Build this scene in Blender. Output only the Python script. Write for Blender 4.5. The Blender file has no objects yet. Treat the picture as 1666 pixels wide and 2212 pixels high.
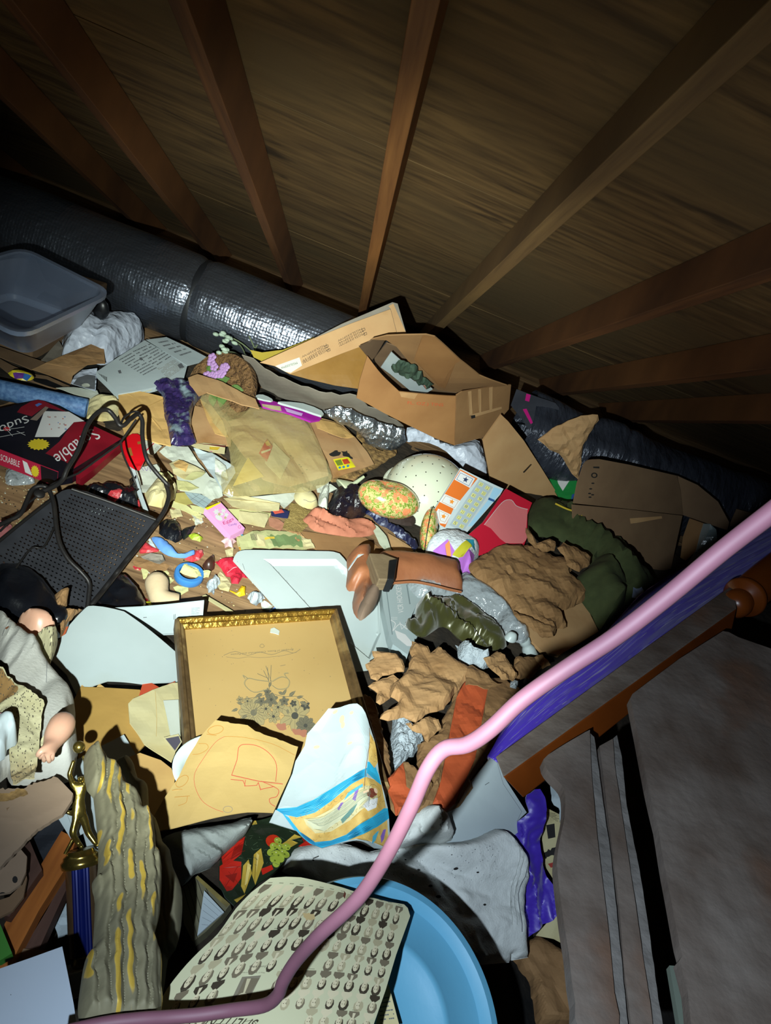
import bpy, math, random
from mathutils import Vector as V, Matrix, noise as N
from mathutils.geometry import delaunay_2d_cdt
SC = bpy.context.scene
COL = SC.collection
R = random.Random(7)
PI = math.pi
# ------------------------------------------------------------ camera frame
CAM = V((0, 0, 1.3)); F = 1474.0; CX, CY = 833.0, 1106.0
cr = V((0.93187046, 0.10340876, 0.34774139)); cu = V((-0.34598674, 0.54165735, 0.76609431)); cf = V((0.10913582, 0.83421456, -0.54053255))
def ray(px, py): return (cr*((px-CX)/F) - cu*((py-CY)/F) + cf).normalized()
def atz(px, py, z):
    d = ray(px, py); return CAM + d*((z-CAM.z)/d.z)
def atd(px, py, t): return CAM + ray(px, py)*t
# the height of the heap above the attic boards (pixel, pixel, metres)
HC = [(400,1230,-.03),(330,1180,-.03),(480,1180,-.03),(560,1270,-.03),(500,1320,-.02),(440,1110,-.03),(300,1120,-.02),(60,1060,-.02),(30,1100,-.02),(340,1290,-.03),
(100,950,.02),(150,760,.02),(300,780,.03),(60,740,.02),(450,800,.02),(250,1010,.01),(600,950,.03),(550,1050,.02),(700,900,.03),(750,1000,.03),(650,1120,-.01),(850,1080,.01),(800,1160,-.01),
(930,1000,.02),(1000,900,-.02),(820,780,-.02),(640,760,-.02),(1000,1130,.04),(1080,1180,.06),(1150,1230,.1),(1250,1250,.1),(1100,1300,.09),(1000,1320,.07),(1200,1390,.1),
(1350,1100,0),(1250,1000,0),(1400,1000,0),(1500,1250,.06),(650,1260,0),(800,1380,.03),(900,1420,.09),(950,1520,.14),(1000,1620,.16),(850,1550,.1),(1060,1720,.15),
(100,1250,.02),(200,1300,.03),(250,1400,.06),(60,1350,.1),(80,1550,.14),(230,1560,.1),(400,1500,.06),(560,1450,.05),(700,1500,.08),(500,1650,.15),(740,1680,.17),(300,1750,.15),
(150,1800,.1),(60,1800,.16),(60,1950,.1),(450,1850,.12),(600,1850,.13),(900,1870,.14),(1050,1950,.12),(1180,1850,.06),(1200,2100,.06),(60,2150,.2),(300,2000,.15),(600,2100,.2),(950,2150,.1),(1400,1800,.1),(1500,2100,.1)]
HW = [(atz(a, b, max(c, 0)).x, atz(a, b, max(c, 0)).y, c) for a, b, c in HC]
_hc = {}
def H(x, y):
    k = (round(x, 3), round(y, 3))
    if k in _hc: return _hc[k]
    s = w = 0.0
    for a, b, c in HW:
        q = 1.0/(((x-a)**2+(y-b)**2)**1.5+2e-4); s += q*c; w += q
    _hc[k] = s/w
    return s/w
class Mound:
    """the surface of the heap, lifted by off"""
    def __init__(s, off=.004): s.off = off
    def pt(s, px, py):
        d = ray(px, py); z = .1
        for i in range(7):
            p = CAM + d*((z-CAM.z)/d.z); z = .5*z+.5*(max(H(p.x, p.y), 0)+s.off)
        return p
    def nr(s, px, py):
        p = s.pt(px, py); e = .03
        return V((-(H(p.x+e, p.y)-H(p.x-e, p.y))/(2*e), -(H(p.x, p.y+e)-H(p.x, p.y-e))/(2*e), 1)).normalized()
class Pl:
    """a plane through three points, each (px,py,z) or a world Vector"""
    def __init__(s, a, b, c):
        w = [p if isinstance(p, V) else atz(*p) for p in (a, b, c)]
        s.o = w[0]; s.n = (w[1]-w[0]).cross(w[2]-w[0]).normalized()
        if s.n.dot(CAM-s.o) < 0: s.n = -s.n
    def pt(s, px, py):
        d = ray(px, py); return CAM + d*((s.o-CAM).dot(s.n)/d.dot(s.n))
    def nr(s, px, py): return s.n
    def up(s, h):
        q = Pl.__new__(Pl); q.o = s.o+s.n*h; q.n = s.n; return q
class VPl(Pl):
    """an upright plane through two points"""
    def __init__(s, a, b):
        a = a if isinstance(a, V) else atz(*a); b = b if isinstance(b, V) else atz(*b)
        Pl.__init__(s, a, b, a+V((0, 0, 1)))
class Zp(Pl):
    def __init__(s, z): s.o = V((0, 0, z)); s.n = V((0, 0, 1))
class Quad:
    """a patch between four world points, coordinates 0..w by 0..h"""
    def __init__(s, a, b, c, d, w=100., h=100.):
        s.q = (a, b, c, d); s.w = w; s.h = h; s.n = (b-a).cross(d-a).normalized()
    def pt(s, u, v):
        u /= s.w; v /= s.h; a, b, c, d = s.q
        return a*(1-u)*(1-v)+b*u*(1-v)+c*u*v+d*(1-u)*v
    def nr(s, u, v): return s.n
class Bend:
    """another surface plus a smooth bulge fn(px,py)"""
    def __init__(s, b, fn): s.b = b; s.fn = fn
    def pt(s, u, v): return s.b.pt(u, v)+s.b.nr(u, v)*s.fn(u, v)
    def nr(s, u, v):
        a = s.pt(u, v); b = s.pt(u+2, v)-a; c = s.pt(u, v+2)-a; n = b.cross(c).normalized()
        return n if n.dot(s.b.nr(u, v)) > 0 else -n
# ------------------------------------------------------------ 2D helpers
def K(x0, y0, s, pts): return [(x0+a/s, y0+b/s) for a, b in pts]
def kd(x0, y0, s): return lambda *p: [(x0+a/s, y0+b/s) for a, b in p]
def smo(pts, k=4, closed=True):
    n = len(pts); o = []
    for i in range(n if closed else n-1):
        g = (lambda j: pts[j % n]) if closed else (lambda j: pts[min(max(j, 0), n-1)])
        a, b, c, d = [V(g(j)) for j in (i-1, i, i+1, i+2)]
        for t in range(k):
            t /= k
            o.append(tuple(.5*((2*b)+(c-a)*t+(2*a-5*b+4*c-d)*t*t+(3*b-a-3*c+d)*t**3)))
    if not closed: o.append(tuple(pts[-1]))
    return o
def jag(pts, amp=3, seg=8, seed=1, closed=True):
    r = random.Random(seed); o = []; n = len(pts)
    for i in range(n if closed else n-1):
        a, b = V(pts[i]), V(pts[(i+1) % n]); L = (b-a).length; m = max(1, int(L/seg))
        nn = V((-(b-a).y, (b-a).x))/max(L, 1e-6)
        o.append(tuple(a))
        for j in range(1, m): o.append(tuple(a.lerp(b, (j+r.uniform(-.3, .3))/m)+nn*r.uniform(-amp, amp)))
    return o
def inside(x, y, poly):
    c = False; j = len(poly)-1
    for i in range(len(poly)):
        xi, yi = poly[i]; xj, yj = poly[j]
        if (yi > y) != (yj > y) and x < (xj-xi)*(y-yi)/(yj-yi)+xi: c = not c
        j = i
    return c
def bbox(polys):
    xs = [p[0] for q in polys for p in q]; ys = [p[1] for q in polys for p in q]
    return min(xs), min(ys), max(xs), max(ys)
def edist(x, y, poly):
    m = 1e9; n = len(poly)
    for i in range(n):
        ax, ay = poly[i]; bx, by = poly[(i+1) % n]
        dx, dy = bx-ax, by-ay; t = ((x-ax)*dx+(y-ay)*dy)/(dx*dx+dy*dy+1e-9); t = 0 if t < 0 else 1 if t > 1 else t
        q = (ax+dx*t-x)**2+(ay+dy*t-y)**2
        if q < m: m = q
    return math.sqrt(m)
def stroke(pts, w, m, closed=False):
    """a drawn line as a print"""
    q = []; n = len(pts)
    for i in range(n if closed else n-1):
        a, b = V(pts[i]), V(pts[(i+1) % n]); d = (b-a)
        if d.length < 1e-4: continue
        d.normalize(); e = V((-d.y, d.x))*w/2; a2 = a-d*w*.3; b2 = b+d*w*.3
        q.append([tuple(a2+e), tuple(b2+e), tuple(b2-e), tuple(a2-e)])
    return ('any', q, m)
def disc(cx, cy, rx, ry=None, n=14, rot=0):
    ry = ry or rx; c, s = math.cos(rot), math.sin(rot)
    return [(cx+rx*math.cos(a)*c-ry*math.sin(a)*s, cy+rx*math.cos(a)*s+ry*math.sin(a)*c) for a in [2*PI*i/n for i in range(n)]]
def star(cx, cy, r1, r2, n, sq=1): return [(cx+(r1, r2)[i % 2]*math.cos(PI*i/n), cy+sq*(r1, r2)[i % 2]*math.sin(PI*i/n)) for i in range(2*n)]
def P(m, *polys): return ('any', list(polys), m)
_tx = {}
def glyphs(s, bold=0, shear=0):
    k = (s, bold, shear)
    if k in _tx: return _tx[k]
    cv = bpy.data.curves.new('t', 'FONT'); cv.body = s; cv.resolution_u = 2; cv.fill_mode = 'NONE'; cv.offset = bold; cv.shear = shear
    ob = bpy.data.objects.new('t', cv); COL.objects.link(ob)
    bpy.context.view_layer.update()
    me = ob.evaluated_get(bpy.context.evaluated_depsgraph_get()).to_mesh()
    vs = [(v.co.x, v.co.y) for v in me.vertices]; ad = {}
    for e in me.edges:
        a, b = e.vertices; ad.setdefault(a, []).append(b); ad.setdefault(b, []).append(a)
    seen = set(); L = []
    for v in ad:
        if v in seen: continue
        lp = [v]; seen.add(v); c = v
        while True:
            nx = [q for q in ad[c] if q not in seen]
            if not nx: break
            c = nx[0]; seen.add(c); lp.append(c)
        if len(lp) > 2: L.append([vs[q] for q in lp])
    bpy.data.objects.remove(ob); bpy.data.curves.remove(cv)
    x0, y0, x1, y1 = bbox(L); L = [[((x-x0)/(x1-x0), (y-y0)/(y1-y0)) for x, y in l] for l in L]
    _tx[k] = L
    return L
def text(s, q, m, bold=0, shear=0):
    """lettering in a quad: q = positions of the text's bottom-left, bottom-right, top-right, top-left"""
    a, b, c, d = [V(p) for p in q]
    if (b-a).x*(d-a).y-(b-a).y*(d-a).x > 0: a, b, c, d = d, c, b, a
    o = []
    for l in glyphs(s, bold, shear):
        o.append([tuple(a*(1-u)*(1-v)+b*u*(1-v)+c*u*v+d*(1-u)*v) for u, v in l])
    return ('eo', o, m)
# ------------------------------------------------------------ materials
def nodes(name):
    m = bpy.data.materials.new(name); m.use_nodes = True; nt = m.node_tree; return m, nt, nt.nodes['Principled BSDF']
def rgb(c):
    if isinstance(c, str):
        c = [int(c[i:i+2], 16)/255 for i in (0, 2, 4)]
        c = [x/12.92 if x < .04045 else ((x+.055)/1.055)**2.4 for x in c]
    return (*c, 1)
MT = {}
def mat(name, c, rough=.6, metal=0, c2=None, sc=20, var=.5, bump=0, bsc=60, stretch=(1, 1, 1), trans=0, alpha=1, coat=0, sheen=0, spec=.5, det=4, ior=1.45, bdist=.002, c3=None, sss=0, vor=0, vst=.6, vd=.004):
    """procedural material: c blended with c2 by noise, optional c3 stains, noise bump"""
    m, nt, b = nodes(name); L = nt.links.new
    b.inputs['Base Color'].default_value = rgb(c); b.inputs['Roughness'].default_value = rough; b.inputs['Metallic'].default_value = metal
    b.inputs['Transmission Weight'].default_value = trans; b.inputs['Alpha'].default_value = alpha; b.inputs['Coat Weight'].default_value = coat
    b.inputs['Sheen Weight'].default_value = sheen; b.inputs['Specular IOR Level'].default_value = spec; b.inputs['IOR'].default_value = ior
    b.inputs['Subsurface Weight'].default_value = sss
    tc = nt.nodes.new('ShaderNodeTexCoord'); mp = nt.nodes.new('ShaderNodeMapping'); mp.inputs['Scale'].default_value = stretch
    L(tc.outputs['Object'], mp.inputs['Vector'])
    if c2 is not None:
        n = nt.nodes.new('ShaderNodeTexNoise'); n.inputs['Scale'].default_value = sc; n.inputs['Detail'].default_value = det; L(mp.outputs[0], n.inputs['Vector'])
        r = nt.nodes.new('ShaderNodeValToRGB'); r.color_ramp.elements[0].position = .5-var/2; r.color_ramp.elements[1].position = .5+var/2
        r.color_ramp.elements[0].color = rgb(c); r.color_ramp.elements[1].color = rgb(c2); L(n.outputs[0], r.inputs[0]); out = r.outputs[0]
        if c3 is not None:
            n2 = nt.nodes.new('ShaderNodeTexNoise'); n2.inputs['Scale'].default_value = sc*.35; n2.inputs['Detail'].default_value = 6; L(mp.outputs[0], n2.inputs['Vector'])
            r2 = nt.nodes.new('ShaderNodeValToRGB'); r2.color_ramp.elements[0].position = .56; r2.color_ramp.elements[1].position = .68; L(n2.outputs[0], r2.inputs[0])
            mx = nt.nodes.new('ShaderNodeMix'); mx.data_type = 'RGBA'; L(r2.outputs[0], mx.inputs[0]); L(out, mx.inputs[6]); mx.inputs[7].default_value = rgb(c3); out = mx.outputs[2]
        L(out, b.inputs['Base Color'])
    if bump:
        n = nt.nodes.new('ShaderNodeTexNoise'); n.inputs['Scale'].default_value = bsc; n.inputs['Detail'].default_value = 5; L(mp.outputs[0], n.inputs['Vector'])
        bp = nt.nodes.new('ShaderNodeBump'); bp.inputs['Strength'].default_value = bump; bp.inputs['Distance'].default_value = bdist
        L(n.outputs[0], bp.inputs['Height']); L(bp.outputs[0], b.inputs['Normal'])
    if vor:
        nz = nt.nodes.new('ShaderNodeTexNoise'); nz.inputs['Scale'].default_value = vor*.8; L(mp.outputs[0], nz.inputs[0])
        ax = nt.nodes.new('ShaderNodeMix'); ax.data_type = 'RGBA'; ax.blend_type = 'ADD'; ax.inputs[0].default_value = .9/vor; L(mp.outputs[0], ax.inputs[6]); L(nz.outputs['Color'], ax.inputs[7])
        vn = nt.nodes.new('ShaderNodeTexVoronoi'); vn.feature = 'F1'; vn.inputs['Scale'].default_value = vor; vn.inputs['Detail'].default_value = 1.5; L(ax.outputs[2], vn.inputs['Vector'])
        b3 = nt.nodes.new('ShaderNodeBump'); b3.inputs['Strength'].default_value = vst; b3.inputs['Distance'].default_value = vd; L(vn.outputs['Distance'], b3.inputs['Height'])
        if bump: L(bp.outputs[0], b3.inputs['Normal'])
        L(b3.outputs[0], b.inputs['Normal'])
    MT[name] = m
    return m
def wood(name, a, b_, along='x', sc=5, rough=.6, bump=.2, st=.12, dist=1.2):
    m, nt, b = nodes(name); L = nt.links.new
    tc = nt.nodes.new('ShaderNodeTexCoord'); mp = nt.nodes.new('ShaderNodeMapping')
    s = {'x': (st, 1, 1), 'y': (1, st, st if st < .1 else 1), 'z': (1, 1, st)}[along]; mp.inputs['Scale'].default_value = s
    L(tc.outputs['Object'], mp.inputs[0])
    n = nt.nodes.new('ShaderNodeTexNoise'); n.inputs['Scale'].default_value = sc*4; n.inputs['Detail'].default_value = 8; n.inputs['Distortion'].default_value = dist; L(mp.outputs[0], n.inputs['Vector'])
    n2 = nt.nodes.new('ShaderNodeTexNoise'); n2.inputs['Scale'].default_value = sc*22; n2.inputs['Detail'].default_value = 4; L(mp.outputs[0], n2.inputs['Vector'])
    mx = nt.nodes.new('ShaderNodeMath'); mx.operation = 'MULTIPLY_ADD'; mx.inputs[1].default_value = .35; L(n2.outputs[0], mx.inputs[0])
    m2 = nt.nodes.new('ShaderNodeMath'); m2.operation = 'MULTIPLY'; m2.inputs[1].default_value = .75; L(n.outputs[0], m2.inputs[0]); L(m2.outputs[0], mx.inputs[2])
    r = nt.nodes.new('ShaderNodeValToRGB'); r.color_ramp.elements[0].position = .38; r.color_ramp.elements[1].position = .68
    r.color_ramp.elements[0].color = rgb(a); r.color_ramp.elements[1].color = rgb(b_); L(mx.outputs[0], r.inputs[0]); L(r.outputs[0], b.inputs['Base Color'])
    bp = nt.nodes.new('ShaderNodeBump'); bp.inputs['Strength'].default_value = bump; bp.inputs['Distance'].default_value = .003; L(mx.outputs[0], bp.inputs['Height']); L(bp.outputs[0], b.inputs['Normal'])
    b.inputs['Roughness'].default_value = rough
    MT[name] = m
    return m
def flat(c, rough=.7, **k):
    """small solid printed or painted colour"""
    key = 'paint_'+str(c)+'_'+str(rough)+str(sorted(k.items()))
    if key not in MT: MT[key] = mat(key, c, rough, **k); MT[key].name = 'paint_'+str(c)
    return MT[key]
# ------------------------------------------------------------ objects
ALL = []
def tag(o, label=None, cat=None, group=None, kind=None):
    if label: o['label'] = label
    if cat: o['category'] = cat
    if group: o['group'] = group
    if kind: o['kind'] = kind
    return o
def link(name, vs, fs, mats, mi=None, parent=None, smooth=False):
    """one mesh object, its origin at the middle of its foot"""
    n = len(vs); c = V((0, 0, 0))
    for v in vs: c += v
    c /= n; c.z = min(v.z for v in vs)
    if parent is not None: base = parent.matrix_world_ if False else V(parent['_o'])
    me = bpy.data.meshes.new(name); me.from_pydata([tuple(v-c) for v in vs], [], fs)
    if not isinstance(mats, (list, tuple)): mats = [mats]
    for m in mats: me.materials.append(m)
    if mi: me.polygons.foreach_set('material_index', mi)
    if smooth: me.polygons.foreach_set('use_smooth', [True]*len(me.polygons))
    me.update()
    if smooth: me.set_sharp_from_angle(angle=math.radians(50))
    o = bpy.data.objects.new(name, me); COL.objects.link(o)
    o['_o'] = tuple(c)
    if parent is not None:
        o.parent = parent; o.location = c-V(parent['_o'])
    else: o.location = c
    ALL.append(o)
    return o
def empty(name, loc, label, cat, group=None):
    o = bpy.data.objects.new(name, None); COL.objects.link(o); o.empty_display_size = .05; o.location = loc; o['_o'] = tuple(loc); ALL.append(o)
    return tag(o, label, cat, group)
def crum(amp, fr, seed=0):
    """paper facets meeting in sharp creases"""
    o = V((seed*3.1, seed*1.7, seed*.9))
    def f(p, d):
        q = p*fr*.8+o; q = q+V((N.noise(q*.8), N.noise(q*.8+V((7, 3, 1))), 0))*.5
        a = N.voronoi(q)[0]; b = N.voronoi(q*2.3+V((5, 2, 1)))[0]
        return amp*(.9*(a[1]-a[0])-.35*(b[1]-b[0])+.5*N.noise(q*.6)-.25)
    return f
def fold(amp, fr, seed=0, dirn=(1, .2, 0), str_=3.5):
    """cloth folds: rounded swells with sharp valleys running across dirn"""
    o = V((seed*2.3, seed*1.1, seed*.7)); d_ = V(dirn).normalized()
    def f(p, d):
        q = p*fr; a = q.dot(d_); q = (q-d_*a)/str_+d_*a
        w_ = V((N.noise(q*.9+o), N.noise(q*.9+V((3, 1, 4))), 0))*.9
        q = q+w_
        return amp*(1.1*abs(N.noise(q+o))*1.6-.5+.7*abs(N.noise(q*2.4+o))+.3*abs(N.noise(q*5.3+o)))
    return f
def wav(amp, fr, seed=0):
    o = V((seed*2.3, seed*1.1, seed*.7))
    return lambda p, d: amp*N.noise(p*fr+o)
def add(*fs): return lambda p, d: sum(f(p, d) for f in fs)
def sheet(name, poly, surf, mats, step=14, th=.001, disp=None, dome=0, edge=30, prints=(), parent=None, smooth=False, holes=(), off=0, drop=0):
    """a sheet, board, cloth or lump laid on a surface: outline poly in the surface's own coordinates"""
    poly = [tuple(p) for p in poly]; x0, y0, x1, y1 = bbox([poly])
    vs = []; ed = []
    def addp(q):
        k = len(vs); vs.extend(V(p) for p in q); ed.extend((k+i, k+(i+1) % len(q)) for i in range(len(q)))
    # densify outline
    dp = []
    for i in range(len(poly)):
        a, b = V(poly[i]), V(poly[(i+1) % len(poly)]); m = max(1, int((b-a).length/(step*1.3)))
        dp += [tuple(a.lerp(b, j/m)) for j in range(m)]
    addp(dp)
    for h in holes: addp(h)
    PR = []
    if not isinstance(mats, (list, tuple)): mats = [mats]
    mats = list(mats)
    for mode, polys, m in prints:
        polys = [q for q in polys if len(q) > 2]
        if not polys: continue
        for q in polys: addp(q)
        if m == 'HOLE': PR.append((mode, [(bbox([q]), q) for q in polys], bbox(polys), -1)); continue
        if m not in mats: mats.append(m)
        PR.append((mode, [(bbox([q]), q) for q in polys], bbox(polys), mats.index(m)))
    j = 0; y = y0+step*.5
    while y < y1:
        x = x0+(step*.5 if j % 2 else 0)+step*.25
        while x < x1:
            if inside(x, y, poly) and edist(x, y, dp) > step*.35: vs.append(V((x, y)))
            x += step
        y += step*.87; j += 1
    r = delaunay_2d_cdt(vs, ed, [], 0, 1e-4, False)
    v2, f2 = r[0], r[2]
    fs = []; mi = []
    for f in f2:
        cx = sum(v2[i].x for i in f)/len(f); cy = sum(v2[i].y for i in f)/len(f)
        if not inside(cx, cy, poly): continue
        if any(inside(cx, cy, h) for h in holes): continue
        m = 0
        for mode, qs, bb, k in PR:
            if cx < bb[0] or cx > bb[2] or cy < bb[1] or cy > bb[3]: continue
            if mode == 'any':
                for b, q in qs:
                    if b[0] <= cx <= b[2] and b[1] <= cy <= b[3] and inside(cx, cy, q): m = k; break
            else:
                c = 0
                for b, q in qs:
                    if b[0] <= cx <= b[2] and b[1] <= cy <= b[3] and inside(cx, cy, q): c += 1
                if c % 2: m = k
        if m < 0: continue
        fs.append(list(f)); mi.append(m)
    used = sorted({i for f in fs for i in f}); re = {v: k for k, v in enumerate(used)}
    top = []; bot = []
    for i in used:
        u, v = v2[i]; p = surf.pt(u, v); n = surf.nr(u, v); h = off
        if dome or disp:
            d = edist(u, v, dp)
            if dome:
                t = min(1, d/edge); h += dome*(t*(2-t))**.8
                if disp: h += disp(p, d)*min(1, .25+t)
            else: h += disp(p, d)
        top.append(p+n*h); bot.append(p+n*(h-th) if not dome else p-n*drop)
    fs = [[re[i] for i in f] for f in fs]
    # orient to the surface normal
    a = top[fs[0][0]]; nn = (top[fs[0][1]]-a).cross(top[fs[0][2]]-a)
    if nn.dot(surf.nr(*v2[used[fs[0][0]]])) < 0: fs = [f[::-1] for f in fs]
    n = len(top); ec = {}
    for f in fs:
        for i in range(len(f)):
            ec[(f[i], f[(i+1) % len(f)])] = 1
    allv = top+bot; allf = list(fs); am = list(mi)
    for f in fs: allf.append([i+n for i in f[::-1]]); am.append(0)
    for (a, b) in ec:
        if (b, a) not in ec: allf.append([b, a, a+n, b+n]); am.append(0)
    return link(name, allv, allf, mats, am, parent, smooth)
def thing(name, label, cat, *a, group=None, **k): return tag(sheet(name, *a, **k), label, cat, group)
def mesh_tube(pts, rad, seg=10, flat_=1.0, up=None, caps=True):
    vs = []; fs = []; n = len(pts); prev = up or V((.3, .2, 1))
    for i, p in enumerate(pts):
        t = (pts[min(i+1, n-1)]-pts[max(i-1, 0)]).normalized(); a = prev-t*prev.dot(t)
        if a.length < 1e-5: a = t.orthogonal()
        a.normalize(); b = t.cross(a); prev = a
        r = rad(i/(n-1)) if callable(rad) else rad
        for k in range(seg):
            an = 2*PI*k/seg; vs.append(p+(a*math.cos(an)*flat_+b*math.sin(an))*r)
    for i in range(n-1):
        for k in range(seg): fs.append([i*seg+k, i*seg+(k+1) % seg, (i+1)*seg+(k+1) % seg, (i+1)*seg+k])
    if caps: fs.append(list(range(seg))[::-1]); fs.append([(n-1)*seg+k for k in range(seg)])
    return vs, fs
def spl(pts, k=6):
    o = []; n = len(pts)
    for i in range(n-1):
        a, b, c, d = [pts[min(max(j, 0), n-1)] for j in (i-1, i, i+1, i+2)]
        for t in range(k):
            t /= k; o.append(.5*((2*b)+(c-a)*t+(2*a-5*b+4*c-d)*t*t+(3*b-a-3*c+d)*t**3))
    o.append(pts[-1]); return o
def tube(name, pts, rad, m, parent=None, k=6, seg=10, **kw):
    vs, fs = mesh_tube(spl(pts, k) if k > 1 else pts, rad, seg, **kw); return link(name, vs, fs, m, None, parent, True)
def merge(parts):
    vs = []; fs = []
    for v, f in parts:
        n = len(vs); vs += v; fs += [[i+n for i in q] for q in f]
    return vs, fs
def mesh_lathe(prof, o, ax, seg=32, squash=None, cap=True):
    """prof = (radius, height) pairs round axis ax through o"""
    ax = ax.normalized(); a = ax.orthogonal().normalized() if squash is None else (squash-ax*squash.dot(ax)).normalized(); b = ax.cross(a); vs = []; fs = []
    for r, h in prof:
        for k in range(seg):
            t = 2*PI*k/seg; vs.append(o+ax*h+(a*math.cos(t)+b*math.sin(t))*r)
    for i in range(len(prof)-1):
        for k in range(seg): fs.append([i*seg+k, i*seg+(k+1) % seg, (i+1)*seg+(k+1) % seg, (i+1)*seg+k])
    if cap: fs.append(list(range(seg))[::-1]); fs.append([(len(prof)-1)*seg+k for k in range(seg)])
    return vs, fs
def lathe(name, prof, o, ax, m, parent=None, seg=32, **k):
    vs, fs = mesh_lathe(prof, o, ax, seg, **k); return link(name, vs, fs, m, None, parent, True)
def hexa(q, ext):
    """box from a quad and one extrusion vector"""
    vs = list(q)+[p+ext for p in q]; return vs, [[3, 2, 1, 0], [4, 5, 6, 7], [0, 1, 5, 4], [1, 2, 6, 5], [2, 3, 7, 6], [3, 0, 4, 7]]
def bev(o, w=.003, s=2):
    b = o.modifiers.new('bevel', 'BEVEL'); b.width = w; b.segments = s; b.limit_method = 'ANGLE'; return o
def beam(name, a, b, wv, hv, m, parent=None, bw=.003):
    vs, fs = hexa([a, a+wv, b+wv, b], hv); o = link(name, vs, fs, m, None, parent); return bev(o, bw)
def ell(c, ax, ay, az, seg=20, rings=12, pert=0, seed=0):
    vs = []; fs = []
    for i in range(rings+1):
        ph = PI*i/rings
        for k in range(seg):
            t = 2*PI*k/seg; d = ax*math.sin(ph)*math.cos(t)+ay*math.sin(ph)*math.sin(t)+az*math.cos(ph)
            if pert: d = d*(1+pert*N.noise(d*40+V((seed, seed, seed))))
            vs.append(c+d)
    for i in range(rings):
        for k in range(seg): fs.append([i*seg+k, (i+1)*seg+k, (i+1)*seg+(k+1) % seg, i*seg+(k+1) % seg])
    return vs, fs
def skin(name, V_, E_, rad, m, parent=None, lv=2):
    c = sum(V_, V((0, 0, 0)))/len(V_); c.z = min(v.z for v in V_)
    me = bpy.data.meshes.new(name); me.from_pydata([tuple(v-c) for v in V_], E_, []); me.materials.append(m)
    o = bpy.data.objects.new(name, me); COL.objects.link(o); o['_o'] = tuple(c)
    sk = o.modifiers.new('skin', 'SKIN'); sk.use_smooth_shade = True
    for i, r in enumerate(rad): me.skin_vertices[0].data[i].radius = (r, r)
    me.skin_vertices[0].data[0].use_root = True
    s = o.modifiers.new('sub', 'SUBSURF'); s.levels = lv; s.render_levels = lv
    if parent is not None: o.parent = parent; o.location = c-V(parent['_o'])
    else: o.location = c
    ALL.append(o)
    return o
# ============================================================ camera, lights, view
cd = bpy.data.cameras.new('camera'); co = bpy.data.objects.new('camera', cd); COL.objects.link(co)
co.matrix_world = Matrix(((cr.x, cu.x, -cf.x, CAM.x), (cr.y, cu.y, -cf.y, CAM.y), (cr.z, cu.z, -cf.z, CAM.z), (0, 0, 0, 1)))
cd.sensor_fit = 'VERTICAL'; cd.sensor_height = 36; cd.lens = 36*F/2212; cd.clip_start = .02
SC.camera = co
SC.view_settings.view_transform = 'Standard'; SC.view_settings.look = 'None'; SC.view_settings.gamma = 1; SC.view_settings.use_curve_mapping = False
SC.view_settings.exposure = 1.2
w = bpy.data.worlds.new('dark_attic'); SC.world = w; w.use_nodes = True
w.node_tree.nodes['Background'].inputs[0].default_value = (.5, .6, .8, 1); w.node_tree.nodes['Background'].inputs[1].default_value = .0008
LP = CAM - cr*.10 - cu*.088   # the hand-held torch, low and left of the lens
def spot(name, tgt, en, size, blend, col, rad=.006):
    l = bpy.data.lights.new(name, 'SPOT'); l.energy = en; l.spot_size = math.radians(size); l.spot_blend = blend; l.color = col; l.shadow_soft_size = rad
    o = bpy.data.objects.new(name, l); COL.objects.link(o); o.location = LP; o.rotation_euler = (tgt-LP).to_track_quat('-Z', 'Y').to_euler(); return o
spot('torch_beam', atz(670, 1000, 0), 112, 66, 1.0, (.90, 1.0, .93))
spot('torch_core', atz(620, 950, 0), 95, 38, 1.0, (.92, 1.0, .90))
spot('torch_spill', atz(1250, 1650, 0.2), 21, 115, 1.0, (.72, .86, 1.0))
# ============================================================ room
m = wood('deck', '4c3820', '86693f', 'x', 2.6, .8, .5, .13, 2.6)
nt = m.node_tree; L = nt.links.new; b = nt.nodes['Principled BSDF']; old = b.inputs['Base Color'].links[0].from_socket
tc = nt.nodes.new('ShaderNodeTexCoord')
def dk_layer(base, scl, loc, lo, hi, col, st, det=4):
    mp = nt.nodes.new('ShaderNodeMapping'); mp.inputs['Scale'].default_value = st; mp.inputs['Location'].default_value = loc; L(tc.outputs['Object'], mp.inputs[0])
    n = nt.nodes.new('ShaderNodeTexNoise'); n.inputs['Scale'].default_value = scl; n.inputs['Detail'].default_value = det; n.inputs['Distortion'].default_value = .6; L(mp.outputs[0], n.inputs[0])
    r = nt.nodes.new('ShaderNodeValToRGB'); r.color_ramp.elements[0].position = lo; r.color_ramp.elements[1].position = hi; L(n.outputs[0], r.inputs[0])
    mx = nt.nodes.new('ShaderNodeMix'); mx.data_type = 'RGBA'; L(r.outputs[0], mx.inputs[0]); L(base, mx.inputs[6]); mx.inputs[7].default_value = rgb(col); return mx.outputs[2]
c = dk_layer(old, 9, (1, 2, 3), .64, .72, '2a1c0e', (.28, 1, 1), 5)      # dark flecks and splits in the veneer
c = dk_layer(c, 1.6, (4, 1, 0), .45, .7, '6a5636', (.6, 1, 1), 3)          # broad paler and duller patches
c = dk_layer(c, 3.1, (7, 5, 2), .70, .76, '3a2410', (.5, 1, 1), 2)         # knots
L(c, b.inputs['Base Color'])
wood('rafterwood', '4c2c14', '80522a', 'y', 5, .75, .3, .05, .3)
wood('rafterbright', '7a4a20', 'a8713a', 'y', 5, .7, .25, .05, .3)  # lit copy of rafterwood: torchlight on the middle rafter put into its colour
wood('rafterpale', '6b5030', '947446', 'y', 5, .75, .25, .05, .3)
wood('boards', '5c442d', '9a7a56', 'x', 5, .7, .3)
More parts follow.
